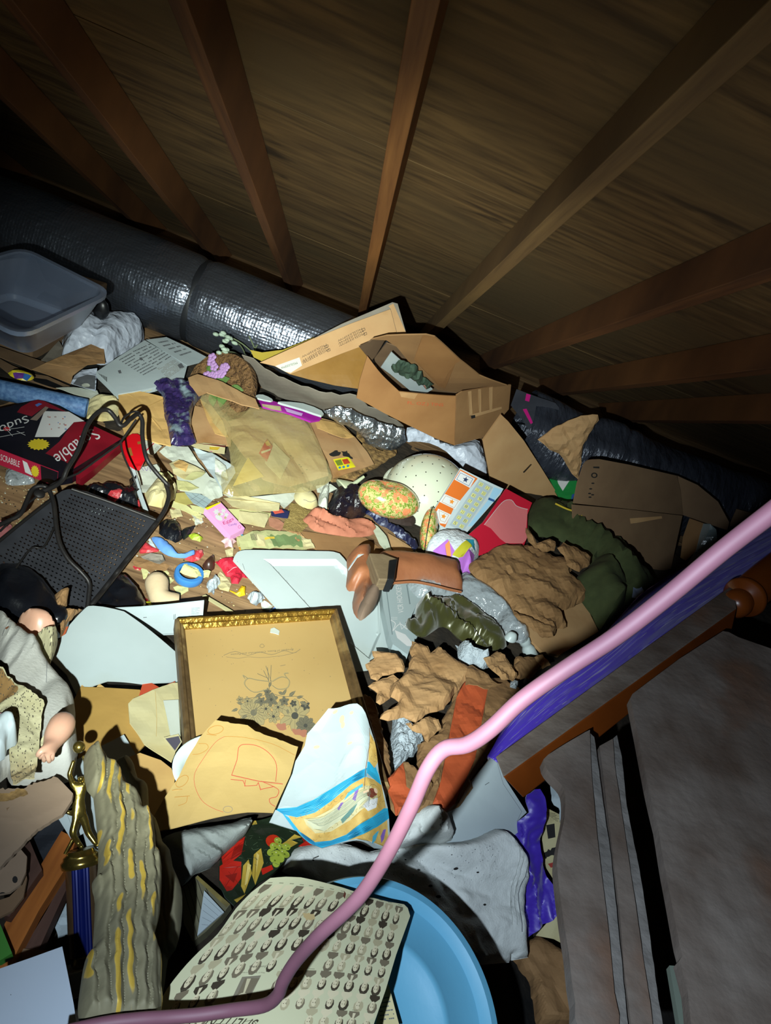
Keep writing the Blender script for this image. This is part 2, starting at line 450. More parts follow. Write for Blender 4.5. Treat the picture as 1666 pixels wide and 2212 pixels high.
TH = math.radians(27); RN = V((0, math.sin(TH), math.cos(TH))); RD = V((0, math.cos(TH), -math.sin(TH))); D0 = .655
def roofp(x, s, d=D0): return CAM+V((x, 0, 0))+RN*d+RD*s
# plywood roof deck in sheets with open seams
def deckp(x0, x1, s0, s1): return hexa([roofp(x0, s0), roofp(x1, s0), roofp(x1, s1), roofp(x0, s1)], RN*.014)
cv = []
xs = [-4.2, -1.29, .67, 4.0]
ss = [-3.0, -.66, .56, 1.78, 3.0, 4.45]
for i, (a, b) in enumerate(zip(ss[:-1], ss[1:])):
    sh = 0
    for j in range(3): cv.append(deckp(xs[j]+.002, xs[j+1]-.002, a+.0025, b-.0025))
# fir plywood has bowed, lifted panels; planks near the eave
cv.append(hexa([roofp(-4.2, -3, D0+.016), roofp(4, -3, D0+.016), roofp(4, 4.45, D0+.016), roofp(-4.2, 4.45, D0+.016)], RN*.01))
vs, fs = merge(cv); tag(link('ceiling', vs, fs, MT['deck']), kind='structure')
vs, fs = hexa([V((-4.2, -2.5, 0)), V((4, -2.5, 0)), V((4, 4.1, 0)), V((-4.2, 4.1, 0))], V((0, 0, -.02)))
tag(link('floor', vs, fs, flat('3a2a1c')), kind='structure')
bd = []; y = -2.4
while y < 4.0:
    bd.append(hexa([V((-4.1, y, .0)), V((4, y, .0)), V((4, y+.136, .0)), V((-4.1, y+.136, .0))], V((0, 0, .002)))); y += .139
vs, fs = merge(bd); tag(link('floor', vs, fs, MT['boards']), kind='structure')
mat('darkply', '3a2c1c', .9, c2='4a3a28', sc=4)
vs, fs = hexa([V((-4.15, -2.5, 0)), V((-4.15, 4.1, 0)), V((-4.15, 4.1, 3.6)), V((-4.15, -2.5, 3.6))], V((-.02, 0, 0))); tag(link('wall_left', vs, fs, MT['darkply']), kind='structure')
vs, fs = hexa([V((3.95, -2.5, 0)), V((3.95, 4.1, 0)), V((3.95, 4.1, 3.6)), V((3.95, -2.5, 3.6))], V((.02, 0, 0))); tag(link('wall_right', vs, fs, MT['darkply']), kind='structure')
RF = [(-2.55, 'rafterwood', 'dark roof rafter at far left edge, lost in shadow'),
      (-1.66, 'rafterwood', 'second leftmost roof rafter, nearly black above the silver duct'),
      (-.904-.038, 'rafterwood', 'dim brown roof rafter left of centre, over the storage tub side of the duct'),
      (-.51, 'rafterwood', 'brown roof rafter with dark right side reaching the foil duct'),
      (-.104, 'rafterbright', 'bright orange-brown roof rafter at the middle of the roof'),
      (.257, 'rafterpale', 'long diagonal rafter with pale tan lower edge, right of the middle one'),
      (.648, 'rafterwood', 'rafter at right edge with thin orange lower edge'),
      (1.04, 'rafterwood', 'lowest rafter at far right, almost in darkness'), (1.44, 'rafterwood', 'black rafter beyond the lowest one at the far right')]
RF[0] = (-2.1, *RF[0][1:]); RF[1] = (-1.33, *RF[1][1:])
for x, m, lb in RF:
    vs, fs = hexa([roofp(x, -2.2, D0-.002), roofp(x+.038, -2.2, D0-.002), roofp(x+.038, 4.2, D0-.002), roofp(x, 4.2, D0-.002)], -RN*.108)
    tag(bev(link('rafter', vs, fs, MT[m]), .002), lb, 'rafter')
A0=kd(0,360,2.975); A1=kd(0,660,4.384); B1=kd(280,760,3.471); B2=kd(500,600,2.687); C1=kd(260,1060,4.628); C3=kd(0,1020,2.975); D1=kd(480,1040,2.603); E5=kd(1000,780,2.5015)
F6=kd(0,1580,2.975); G7=kd(360,1640,2.603); H8=kd(960,1380,2.36); S1=kd(350,1300,3.029); S2=kd(0,1300,3.967); S3=kd(0,1700,3.967); S4=kd(700,1160,3.471); S5=kd(360,1860,3.085); S6=kd(560,1680,2.687)
mat('white_paper','c2c7bc',.75,c2='b4b9aa',sc=9,bump=.1); mat('cool_paper','b4c0c2',.75,c2='a6b2b6',sc=9,bump=.1)
mat('cream','c6bd92',.8,c2='b5a87a',sc=12,bump=.15,c3='b9a56c'); mat('pale_yellow','c4c28c',.8,c2='b6b178',sc=12)
mat('manila','cfa968',.75,c2='bd955a',sc=14,bump=.1); mat('manila_dark','b58f4a',.8,c2='a88443',sc=14,bump=.15)
mat('kraft','94714a',.85,c2='7d5c38',sc=14,bump=.35,bsc=45,c3='6e5030',vor=22,vst=.8); mat('kraft_pale','ac875c',.85,c2='987248',sc=14,bump=.35,bsc=45,vor=22,vst=.8)
mat('card','957048',.85,c2='83603c',sc=8,bump=.15,c3='785432'); mat('card_pale','b89468',.85,c2='a98258',sc=9,bump=.15,c3='93693c'); mat('card_dull','7a6147',.9,c2='68503a',sc=8,bump=.15); mat('card_grey','8b8478',.9,c2='6f685e',sc=9,bump=.2)
mat('black_bag','0a0b0f',.22,c2='14161c',sc=9,bump=.5,bsc=26,spec=.7,bdist=.006); mat('white_bag','c9d2e2',.4,c2='b9c2d2',sc=9,bump=.3,bsc=30,alpha=.93,vor=16,vst=1,vd=.012)
mat('ink','1c1a18',.8); mat('greyink','5d6064',.8); mat('black_plastic','101215',.35,c2='1b1d20',sc=30); mat('iron','1d1d1f',.45,metal=.4,c2='2b2725',sc=30,bump=.3)
mat('red_card','b81626',.5,c2='a01020',sc=20); mat('white_plastic','b6c2c2',.38,c2='aab6b6',sc=6,c3='a4aba2',bump=.05)
# ---------------------------------------------------------------- foil ducts along the eave
m, nt, b = nodes('bubble_foil'); L = nt.links.new
b.inputs['Base Color'].default_value = (.17, .19, .235, 1); b.inputs['Metallic'].default_value = .85; b.inputs['Roughness'].default_value = .27
tc = nt.nodes.new('ShaderNodeTexCoord'); v = nt.nodes.new('ShaderNodeTexVoronoi'); v.inputs['Scale'].default_value = 85; v.inputs['Randomness'].default_value = .25
L(tc.outputs['Object'], v.inputs['Vector']); n = nt.nodes.new('ShaderNodeTexNoise'); n.inputs['Scale'].default_value = 22; n.inputs['Detail'].default_value = 5; L(tc.outputs['Object'], n.inputs['Vector'])
bp = nt.nodes.new('ShaderNodeBump'); bp.inputs['Strength'].default_value = .5; bp.inputs['Distance'].default_value = .003; L(v.outputs['Distance'], bp.inputs['Height'])
b2 = nt.nodes.new('ShaderNodeBump'); b2.inputs['Strength'].default_value = .5; b2.inputs['Distance'].default_value = .012; L(n.outputs[0], b2.inputs['Height']); L(bp.outputs[0], b2.inputs['Normal']); L(b2.outputs[0], b.inputs['Normal']); MT['bubble_foil'] = m
mat('foil','b9c2cc',.25,metal=.9,c2='8c939b',sc=20,bump=1,bsc=38,bdist=.012)
mat('dark_foil','474b57',.28,metal=.4,c2='30343f',sc=12,bump=.9,bsc=14,stretch=(3,1,1),bdist=.02); mat('strap','1a1c20',.5)
def ductprof(x0, x1, r0, amp, fr, n, seed, seams=()):
    vs = []; fs = []; sg = 48
    for i in range(n+1):
        x = x0+(x1-x0)*i/n
        for k in range(sg):
            a = 2*PI*k/sg; rr = r0+amp*N.noise(V((x*fr, math.cos(a)*1.5, math.sin(a)*1.5+seed)))
            for s in seams: rr -= .012*math.exp(-((x-s)/.02)**2)
            vs.append(V((x, 2.73+rr*math.cos(a), .178+rr*math.sin(a))))
    for i in range(n):
        for k in range(sg): fs.append([i*sg+k, i*sg+(k+1) % sg, (i+1)*sg+(k+1) % sg, (i+1)*sg+k][::-1])
    return vs, fs
DX = atz(392, 630, .3).x
vs, fs = ductprof(-3.2, .08, .176, .012, 3.2, 200, 1, (DX,))
d = tag(link('insulated_duct', vs, fs, MT['bubble_foil'], None, None, True), 'long silver bubble foil duct lying along the eave behind the clear tub', 'duct')
def ringat(x, w, r, m, par):
    vs = []; fs = []
    for i in range(3):
        for k in range(48):
            a = 2*PI*k/48; vs.append(V((x+w*(i-1), 2.73+(r-.003*abs(i-1))*math.cos(a), .178+(r-.003*abs(i-1))*math.sin(a))))
    for i in range(2):
        for k in range(48): fs.append([i*48+k, i*48+(k+1) % 48, (i+1)*48+(k+1) % 48, (i+1)*48+k][::-1])
    return link('tape_band', vs, fs, m, None, par, True)
ringat(DX, .012, .173, MT['strap'], d)
vs, fs = ductprof(.74, 3.4, .168, .03, 5.5, 220, 5, (1.18, 1.93, 2.7))
d2 = tag(link('wrapped_duct', vs, fs, MT['dark_foil'], None, None, True), 'dark grey plastic-wrapped duct continuing along the eave at the right', 'duct')
mat('duct_panel','4a4c55',.4,metal=.3,c2='3a3c45',sc=10,bump=.4,bsc=20)
q = VPl((1112, 925, .05), (1250, 960, .05))
s = thing('foil_wrap_panel','grey plastic sheet with magenta tape marks right of the open brown box','plastic sheet', E5((290,150),(500,225),(520,250),(500,330),(500,450),(390,420),(330,330),(260,240)), VPl((1112,905,.24),(1240,945,.24)).up(.0), MT['duct_panel'], step=14, disp=wav(.012,9,3), prints=[P(flat('c0207a',.4), E5((342,172),(365,178),(358,218),(336,212)), E5((325,262),(345,258),(365,300),(380,335),(368,342),(345,300)))])
# ---------------------------------------------------------------- clear storage tub
mat('tub_plastic','8796b0',.3,trans=.35,alpha=.55,c2='7f8ea8',sc=5,spec=.6)
def tubmesh(rim, low, r=.2, th=.006, lip=.012):
    def loop(q, z, grow):
        c = sum(q, V((0, 0, 0)))/4; o = []
        for i in range(4):
            a, b, p = q[i-1], q[(i+1) % 4], q[i]
            s1 = p+(a-p)*r; s2 = p+(b-p)*r
            for t in range(6):
                t /= 5; o.append((s1*(1-t)**2+p*2*t*(1-t)+s2*t*t))
        return [p+(p-c).normalized()*grow+V((0, 0, z)) for p in o]
    Ls = [loop(low, 0, -.03), loop(low, 0, 0), loop(low, .012, .006), loop([a.lerp(b, .5) for a, b in zip(low, rim)], 0, .004), loop(rim, -.012, 0), loop(rim, -.012, lip), loop(rim, 0, lip), loop(rim, 0, -th), loop([a.lerp(b, .5) for a, b in zip(low, rim)], 0, -th), loop(low, .02, -th), loop(low, .006, -.03)]
    vs = []; fs = []; n = len(Ls[0])
    for l in Ls: vs += l
    for i in range(len(Ls)-1):
        for k in range(n): fs.append([i*n+k, i*n+(k+1) % n, (i+1)*n+(k+1) % n, (i+1)*n+k])
    fs.append(list(range(n))); fs.append([(len(Ls)-1)*n+k for k in range(n)][::-1])
    return vs, fs
rim = [atz(50, 536, .42), atz(236, 630, .42), atz(45, 722, .42), atz(-170, 600, .42)]
low = [atz(20, 640, .2), atz(185, 700, .2), atz(58, 768, .2), atz(-120, 690, .2)]
for q in low: q.z -= .0
vs, fs = tubmesh(rim, low, .16); tag(link('storage_tub', vs, fs, MT['tub_plastic'], None, None, True), 'empty translucent grey-blue plastic storage tub at the left edge under the duct', 'tub')
# support heap beneath the tub: crushed cartons
vs, fs = hexa([atz(-160, 720, .0)+V((0, .08, .0)), atz(40, 800, .0)+V((0, .08, 0)), atz(190, 730, 0)+V((0, .12, 0)), atz(10, 650, 0)+V((0, 0, 0))], V((0, 0, .19)))
tag(bev(link('carton', vs, fs, MT['card_dull']), .006), 'closed brown carton in shadow beneath the translucent storage tub', 'box')
# ---------------------------------------------------------------- far left clutter
MO = Mound
vs, fs = ell(atz(218, 668, .16), V((.03, 0, 0)), V((0, .02, 0)), V((0, 0, .04)), 14, 8); o = tag(link('camera_case', vs, fs, MT['black_plastic'], None, None, True), 'small black rounded case with white label, right of the storage tub', 'case')
sheet('label_patch', A1((912,25),(935,5),(975,10),(985,80),(915,85)), VPl((215,680,.12),(235,684,.12)).up(.03), MT['white_paper'], step=6, parent=o)
thing('plastic_bag','crumpled pale lilac white plastic bag behind the printed white carton','plastic bag', smo(A1((590,290),(640,240),(780,170),(860,125),(905,130),(900,165),(1000,170),(1120,165),(1200,160),(1280,190),(1350,260),(1360,330),(1250,410),(1100,490),(1000,555),(900,540),(740,500),(600,520),(575,470),(590,400)),2), MO(.01), MT['white_bag'], step=7, dome=.10, edge=35, disp=crum(.045,9,2), smooth=True)
thing('cardboard_strip','long dull brown cardboard strip at left edge above the blue roll','cardboard', A1((-60,370),(0,385),(160,440),(430,535),(300,610),(200,570),(0,480),(-60,460)), MO(.03), MT['card_dull'], step=10, disp=crum(.01,6,3), th=.003)
thing('paper_sheet','grey-tan folded paper beside the lilac plastic bag','paper', A1((390,515),(560,330),(600,400),(580,480),(460,535)), MO(.035), MT['card_grey'], step=9, disp=crum(.012,8,4))
thing('brown_envelope','brown paper envelope lying in front of the crumpled lilac bag','envelope', A1((430,535),(640,450),(840,370),(900,345),(980,340),(998,545),(800,560),(650,575)), MO(.06), [MT['kraft_pale']], step=9, disp=crum(.012,7,5), prints=[P(MT['card'], A1((640,450),(840,370),(850,375),(700,470)))])
thing('tan_paper','flat tan paper folded under the brown envelope','paper', A1((300,605),(430,540),(650,575),(830,560),(790,590),(690,660),(672,745),(450,660)), MO(.045), MT['card_pale'], step=9, disp=crum(.008,7,6))
thing('dark_magazine','dark thin magazine edge running above the blue roll','magazine', A1((0,500),(120,560),(330,650),(450,670),(660,760),(520,780),(330,720),(100,640),(0,560)), MO(.02), [MT['card_dull']], step=10, th=.006, disp=crum(.008,8,7), prints=[P(MT['black_plastic'], A1((300,680),(440,700),(600,765),(520,778),(330,730)))])
thing('yellow_toy','yellow and purple plastic scrap on the blue roll','toy', smo(A1((75,640),(170,620),(300,660),(322,690),(255,715),(140,690)),2), MO(.085), [flat('cdbb2a',.4)], step=5, dome=.015, edge=8, prints=[P(flat('53207a'), A1((120,665),(230,680),(220,705),(140,692))), P(flat('1c5a9a'), A1((225,682),(300,690),(255,715),(215,705)))])
# blue roll
mat('blue_roll','3d5f8c',.6,c2='5d80aa',sc=90,var=.25,bump=.2,c3='47699a')
a = atz(-110, 818, .075); b_ = atz(188, 882, .075)
lathe('blue_roll', [(.0285, 0), (.030, .002), (.030, (b_-a).length-.002), (.027, (b_-a).length), (.024, (b_-a).length-.004), (.002, (b_-a).length-.004)], a, b_-a, MT['blue_roll'], seg=28)
tag(ALL[-1], 'rolled speckled blue sheet lying above the dark board game box', 'roll')
thing('white_paper_strip','long white paper strip behind the blue roll end','paper', A1((530,790),(700,780),(920,800),(935,835),(860,885),(700,855)), MO(.05), MT['white_paper'], step=8, disp=crum(.01,10,8))
thing('cream_crumpled_paper','crumpled cream paper at the end of the blue roll','paper', A1((840,890),(930,838),(1110,850),(1135,920),(1150,980),(1100,1080),(960,1100),(820,1070)), MO(.05), MT['cream'], step=6, disp=crum(.025,16,9), dome=.02, edge=20)
# printed white carton
ink = MT['greyink']
def textblock(x0, y0, x1, y1, sk, rows, seed, m, K_=lambda p: p, gap=.32):
    r = random.Random(seed); o = []
    for i in range(rows):
        t = (i+.2)/rows; t2 = t+gap/rows; x = 0
        while x < 1:
            w_ = r.uniform(.04, .16); e = min(1, x+w_)
            if r.random() < .88:
                o.append([(K_(u, v)) for u, v in ((x, t), (e, t), (e, t2), (x, t2))])
            x = e+.02
        if r.random() < .2: x = 1
    return ('any', o, m)
def bil(a, b, c, d): return lambda u, v: tuple((V(a)*(1-u)+V(b)*u)*(1-v)+(V(d)*(1-u)+V(c)*u)*v)
cart = A0((620,1315),(760,1220),(930,1115),(1205,1275),(1185,1350),(1000,1420),(905,1440),(760,1462))
pr = [textblock(0,0,1,1,0,9,3,ink,bil(*A0((760,1235),(840,1190),(1020,1300),(930,1350)))), textblock(0,0,1,1,0,8,4,ink,bil(*A0((850,1180),(960,1135),(1110,1225),(1010,1290)))),
      textblock(0,0,1,1,0,12,5,MT['card_grey'],bil(*A0((1010,1300),(1120,1240),(1190,1290),(1080,1370)))), P(ink, A0((1140,1275),(1165,1262),(1185,1290),(1155,1300))), P(ink, A0((757,1310),(775,1305),(782,1328),(765,1330)), A0((895,1225),(912,1222),(922,1240),(905,1243)))]
for i in range(9): pr.append(P(MT['ink'], A0((632+i*6.5,1325+i*3.2),(635.5+i*6.5,1326.8+i*3.2),(631+i*6.5+4,1378+i*3.4),(628+i*6.5+3,1376+i*3.4))))
o = thing('printed_carton','flattened white printed carton with barcode and small grey text','box', cart, MO(.075), MT['cool_paper'], step=10, th=.02, disp=wav(.006,5,2), prints=pr)
sheet('carton_flap', A0((940,1112),(1070,1095),(1210,1160),(1360,1240),(1205,1280)), MO(.078), MT['cool_paper'], step=12, prints=[textblock(0,0,1,1,0,5,8,ink,bil(*A0((1000,1125),(1080,1110),(1250,1200),(1180,1225))))], parent=o)
o = thing('disc_sleeve','white plastic sleeve showing half of a grey disc, left of the printed carton','sleeve', A0((455,1390),(480,1340),(530,1300),(625,1290),(615,1440),(560,1425)), MO(.062), [MT['white_bag']], step=8, disp=crum(.008,10,4), prints=[P(ink, A0((470,1395),(500,1350),(560,1330),(615,1335),(610,1430),(540,1420))), P(MT['white_paper'], disc(*A0((552,1402))[0], 9, 4.5))])
# envelope stood open with tape marks
thing('taped_paper','cream paper with two orange tape strips, above the upright manila envelope','paper', A1((1095,690),(1175,665),(1360,690),(1440,720),(1440,800),(1340,820),(1110,770)), MO(.07), [MT['cream']], step=8, disp=crum(.008,12,11), prints=[P(flat('a4431c'), A1((1170,668),(1212,665),(1225,760),(1190,765)), A1((1310,690),(1358,692),(1362,780),(1325,780)))])
crs = [stroke(A1((1140,790),(1300,880),(1540,1180)), .7, MT['manila_dark']), stroke(A1((1555,880),(1400,950),(1200,1120)), .7, MT['manila_dark']), stroke(A1((1320,870),(1270,960)), .6, MT['manila_dark'])]
thing('manila_envelope','upright open manila envelope with folded flap behind the wire hamper','envelope', A1((1112,760),(1340,812),(1565,870),(1545,915),(1585,1100),(1622,1322),(1500,1300),(1380,1260),(1180,1235),(1125,1000),(1130,900)), MO(.075), [MT['manila']], step=9, th=.004, disp=crum(.012,9,12), prints=crs)
# ---------------------------------------------------------------- word game box
mat('box_black','0b0a10',.25,c2='15131c',sc=20,spec=.6); mat('box_red','8a1626',.3,c2='6d101e',sc=12,spec=.6)
top = A1((-120,1000),(300,905),(355,893),(420,905),(560,950),(830,1110),(1150,1262),(700,1545),(560,1570),(0,1352),(-120,1310))
yel = flat('c9b22a',.4); wht = flat('c8c8c8',.5); redp = MT['box_red']
g = [P(redp, A1((200,960),(300,905),(355,893),(420,905),(640,1010),(420,960),(300,1050),(160,1010))), P(redp, A1((430,1400),(560,1290),(640,1180),(700,1105),(800,1100),(1150,1262),(900,1420),(700,1545),(620,1480))),
     P(wht, A1((330,1245),(420,1000),(660,1005),(800,1095),(700,1105),(640,1170),(560,1245))), P(flat('7a6a60'), A1((285,1080),(430,955),(462,965),(350,1090))), P(flat('4a6ab0'), A1((330,940),(370,922),(400,932),(352,958))),
     P(yel, star(*A1((365,1315))[0], 25, 20, 16, .52)), text('Scrabble', A1((965,1245),(560,1520),(500,1420),(860,1160)), wht, .02), text('Sudoku', A1((300,1090),(-120,1290),(-160,1200),(250,1040)), wht, .0, .2),
     P(flat('b01c28'), disc(*A1((62,1168))[0], 7, 4.5))]
for k in range(4): g.append(stroke(A1((-20+k*60,1130+k*20),(60+k*60,1240-k*4)) if k % 2 else A1((-30,1190+k*30),(230,1150+k*25)), .8, wht))
r_ = random.Random(4)
for k in range(16): g.append(P(flat(('b06a60','9a8a88','7a8ab0')[k % 3]), disc(*A1((r_.uniform(420,640), r_.uniform(1040,1200)))[0], r_.uniform(1,3), 1.5, 7)))
o = thing('board_game','black and red board game box with white word-game lettering and yellow starburst','board game', top, Zp(.10), [MT['box_black']], step=16, th=.05, prints=g)
# its printed front edge
q0, q1 = atz(*A1((-120,1308))[0], .10), atz(*A1((560,1569))[0], .10); e = Quad(q0, q1, q1-V((0, 0, .05)), q0-V((0, 0, .05)), 300, 45)
e.q = tuple(p-V((0, .004, 0)) for p in e.q); e.n = V((.35, -.9, 0)) if e.n.y > 0 else e.n
sheet('box_edge_print', [(0,0),(300,0),(300,45),(0,45)], e, [redp], step=20, th=.002, prints=[text('SCRABBLE', [(60,30),(140,30),(140,12),(60,12)], wht, .02), P(yel, star(205,24,18,14,14)), text('Sudoku', [(238,32),(290,32),(290,12),(238,12)], wht), P(wht, [(150,6),(170,8),(196,40),(165,38)]), P(MT['box_black'], [(225,1),(299,1),(299,44),(235,44)])], parent=o).data.materials[0] = flat('a01234')
ALL[-1]['label'] = 'crimson printed edge of the game box'
thing('red_game_box','narrow red and black game box wedged right of the larger game box','board game', A1((705,1560),(930,1400),(1140,1268),(1165,1310),(1080,1380),(900,1545),(760,1645),(720,1610)), MO(.07), [MT['box_red']], step=10, th=.03, prints=[P(MT['box_black'], A1((705,1560),(860,1440),(960,1400),(850,1500),(760,1580)))])
o = thing('red_card_box','bright red card packet with gold script standing behind the wire hamper handle','packet', smo(A1((1160,1330),(1180,1270),(1250,1215),(1345,1240),(1385,1400),(1340,1520),(1270,1500),(1200,1440)),2), MO(.09), [flat('c8101c',.35)], step=7, th=.02, prints=[P(flat('8a5a20'), A1((1205,1350),(1240,1345),(1260,1420),(1225,1425)), A1((1300,1290),(1330,1285),(1335,1310),(1305,1315)))])
thing('printed_leaflet','small printed leaflet with red rule right of the red packet','leaflet', A1((1350,1270),(1450,1290),(1535,1330),(1450,1420),(1385,1390)), MO(.07), [MT['white_paper']], step=8, prints=[P(flat('b02030'), A1((1370,1380),(1455,1300),(1462,1305),(1380,1390))), textblock(0,0,1,1,0,5,2,MT['ink'],bil(*A1((1360,1340),(1420,1290),(1445,1310),(1385,1370)))), textblock(0,0,1,1,0,4,5,MT['ink'],bil(*A1((1440,1380),(1490,1330),(1520,1340),(1465,1400))))])
# ---------------------------------------------------------------- wicker basket lid with flowers
mat('wicker','7a5a34',.8,c2='4e351d',sc=60,bump=.8,bsc=90,bdist=.006,vor=70,vst=1,vd=.008); mat('leaf','5c7a3a',.6,c2='3f5a2a',sc=20); mat('petal','b08ab8',.6,c2='8f6aa0',sc=40)
bc = atz(480, 838, .12); bn = V((-.35, -.72, .6)).normalized()
vs, fs = mesh_lathe([(.001, .012), (.075, .012), (.08, .02), (.1, .03), (.125, .022), (.132, 0), (.125, -.02), (.08, -.03), (.001, -.03)], bc, bn, 44)
vs = [v+bn*(.002*math.sin(i*1.9)) for i, v in enumerate(vs)]
o = tag(link('wicker_basket', vs, fs, MT['wicker'], None, None, True), 'round wicker basket with artificial leaves and lilac flowers', 'basket')
bx = bn.cross(V((0, 0, 1))).normalized(); by = bn.cross(bx)
for i, (u, v_, s_) in enumerate([(-.05,.03,.035),(.0,-.01,.04),(.03,.03,.03),(-.07,-.02,.03),(.05,-.03,.03),(-.02,.05,.03)]):
    c_ = bc+bx*u+by*v_+bn*.035; a = R.uniform(0, 6); l1 = bx*math.cos(a)+by*math.sin(a); l2 = bn.cross(l1)
    pts = [c_+l1*s_*t+l2*s_*.55*math.sin(PI*(t+1)/2)*sg+bn*(.008*(1-t*t)) for sg in (1,) for t in (-1,-.6,-.2,.2,.6,1)]+[c_+l1*s_*t-l2*s_*.55*math.sin(PI*(t+1)/2)+bn*(.008*(1-t*t)) for t in (.6,.2,-.2,-.6)]
    link('leaf', pts+[p-bn*.0015 for p in pts], [list(range(10)), list(range(10, 20))[::-1]]+[[k, k+10, (k+1) % 10+10, (k+1) % 10] for k in range(10)], MT['leaf'], None, o)
for i in range(12):
    c_ = bc+bx*R.uniform(-.0,.075)+by*R.uniform(-.07,.0)+bn*.05
    vs, fs = merge([ell(c_+(bx*math.cos(k*1.256)+by*math.sin(k*1.256))*.009, bx*.008, by*.008, bn*.004, 8, 5) for k in range(5)])
    link('flower', vs, fs, MT['petal'], None, o, True)
# dried stems against the duct
mat('stem','6e7a5a',.7); mat('drybloom','aebfae',.7,c2='7d8f7a',sc=60)
sp = empty('dried_flower_spray', atz(520, 740, .12), 'spray of dried stems and pale buds in front of the silver duct', 'dried flowers')
for i, (x0, y0, x1, y1) in enumerate([(560,775,478,718),(560,778,512,690),(540,770,582,700),(530,765,500,735),(548,770,560,690),(520,770,480,760)]):
    tube('stem', [atz(x0, y0, .14), atz((x0+x1)/2+4, (y0+y1)/2-4, .19), atz(x1, y1, .22)], .0025, MT['stem'], sp, seg=6)
    vs, fs = merge([ell(atz(x1, y1, .22)+V((R.uniform(-.02,.02), R.uniform(-.01,.01), R.uniform(-.02,.02))), V((.012,0,0)), V((0,.009,0)), V((0,0,.007)), 8, 5, .5, i*5+j) for j in range(5)])
    link('bud', vs, fs, MT['drybloom'], None, sp, True)
# ---------------------------------------------------------------- long printed carton leaning behind the open box
pa = Pl((620,812,.26), (862,715,.50), (845,662,.56)); mt = text
inkb = flat('3a2a18')
def mm(a, b, c, d, s_): return text(s_, B2(a, b, c, d), inkb, .015)
pr = [mm((555,395),(410,465),(408,455),(550,382),'MGSL035P/W'), mm((558,408),(412,492),(410,478),(556,395),'MGSL035P/W'), mm((568,420),(418,500),(412,488),(565,408),'MGSL035P/W'),
      mm((760,300),(620,372),(616,362),(756,290),'MGSL035P/W'), mm((768,314),(622,388),(620,376),(765,302),'MGSL035P/W'), mm((775,328),(628,400),(625,390),(772,316),'MGSL035P/W')]
for x, y in ((552,400),(563,422),(765,303),(775,328)): pr.append(stroke(B2((x-8,y-4),(x+8,y-12),(x+12,y),(x-4,y+8)), .9, inkb, True))
pr.append(P(MT['white_paper'], B2((255,512),(395,462),(410,510),(345,552),(310,545)))); pr.append(text('MGSL035PW', B2((385,500),(290,530),(285,518),(380,488)), inkb, .01))
o = empty('carton_tray', atz(700, 800, .1), 'long shallow brown carton with printed code lines leaning behind the open box', 'box')
sheet('printed_panel', B2((165,492),(480,350),(700,262),(925,180),(962,322),(640,440),(340,560),(250,512)), pa, [MT['card_pale']], step=16, th=.004, disp=wav(.004,6,3), prints=pr, parent=o)
sheet('rim_panel', B2((480,350),(640,268),(800,200),(935,142),(965,150),(1015,322),(985,330),(962,322),(925,180),(700,262)), pa.up(.012), [MT['card_grey']], step=12, th=.006, parent=o, prints=[P(MT['card_pale'], B2((925,180),(912,165),(940,150),(1015,322),(985,330),(962,322)))])
mat('tape_shine','8f6a35',.18,c2='7a5828',sc=9,coat=.8,bump=.3,bsc=20)
sheet('inner_panel', B2((340,560),(640,440),(962,322),(900,360),(800,420),(780,560),(740,645),(600,625),(450,590)), pa.up(-.03), [MT['tape_shine']], step=12, th=.004, disp=wav(.006,8,7), parent=o)
thing('yellow_paper','strip of yellow paper along the rim of the long carton','paper', B2((110,420),(180,435),(300,420),(480,345),(495,358),(320,440),(190,492),(130,462)), VPl((560,785,.2),(680,735,.3)).up(.02), MT['pale_yellow'], step=10, disp=crum(.006,9,3))
ALL[-1].data.materials[0] = flat('b59f3c')
thing('curved_grey_card','wide curved grey cardboard sheet with frayed right end below the long carton','cardboard', jag(B2((60,450),(130,460),(230,520),(370,570),(560,620),(730,650),(800,720),(900,770),(1000,850),(1010,890),(900,850),(760,790),(560,740),(400,700),(250,655),(180,630),(120,540)),3,14,5), Bend(Pl((560,790,.22),(880,925,.12),(620,850,.10)), lambda x, y: .03*math.sin((x-520)/120)), [MT['card_grey']], step=9, th=.003, disp=wav(.01,7,4))
thing('foil_insulation','crinkled silver foil insulation in front of the open brown box','foil', jag(B2((530,770),(600,745),(700,760),(800,810),(900,850),(1010,880),(1018,950),(965,992),(860,990),(780,960),(730,890),(640,850)),4,10,6), Pl((720,890,.17),(880,960,.11),(760,950,.06)), [MT['foil']], step=3.5, dome=.03, edge=16, disp=crum(.012,42,5))
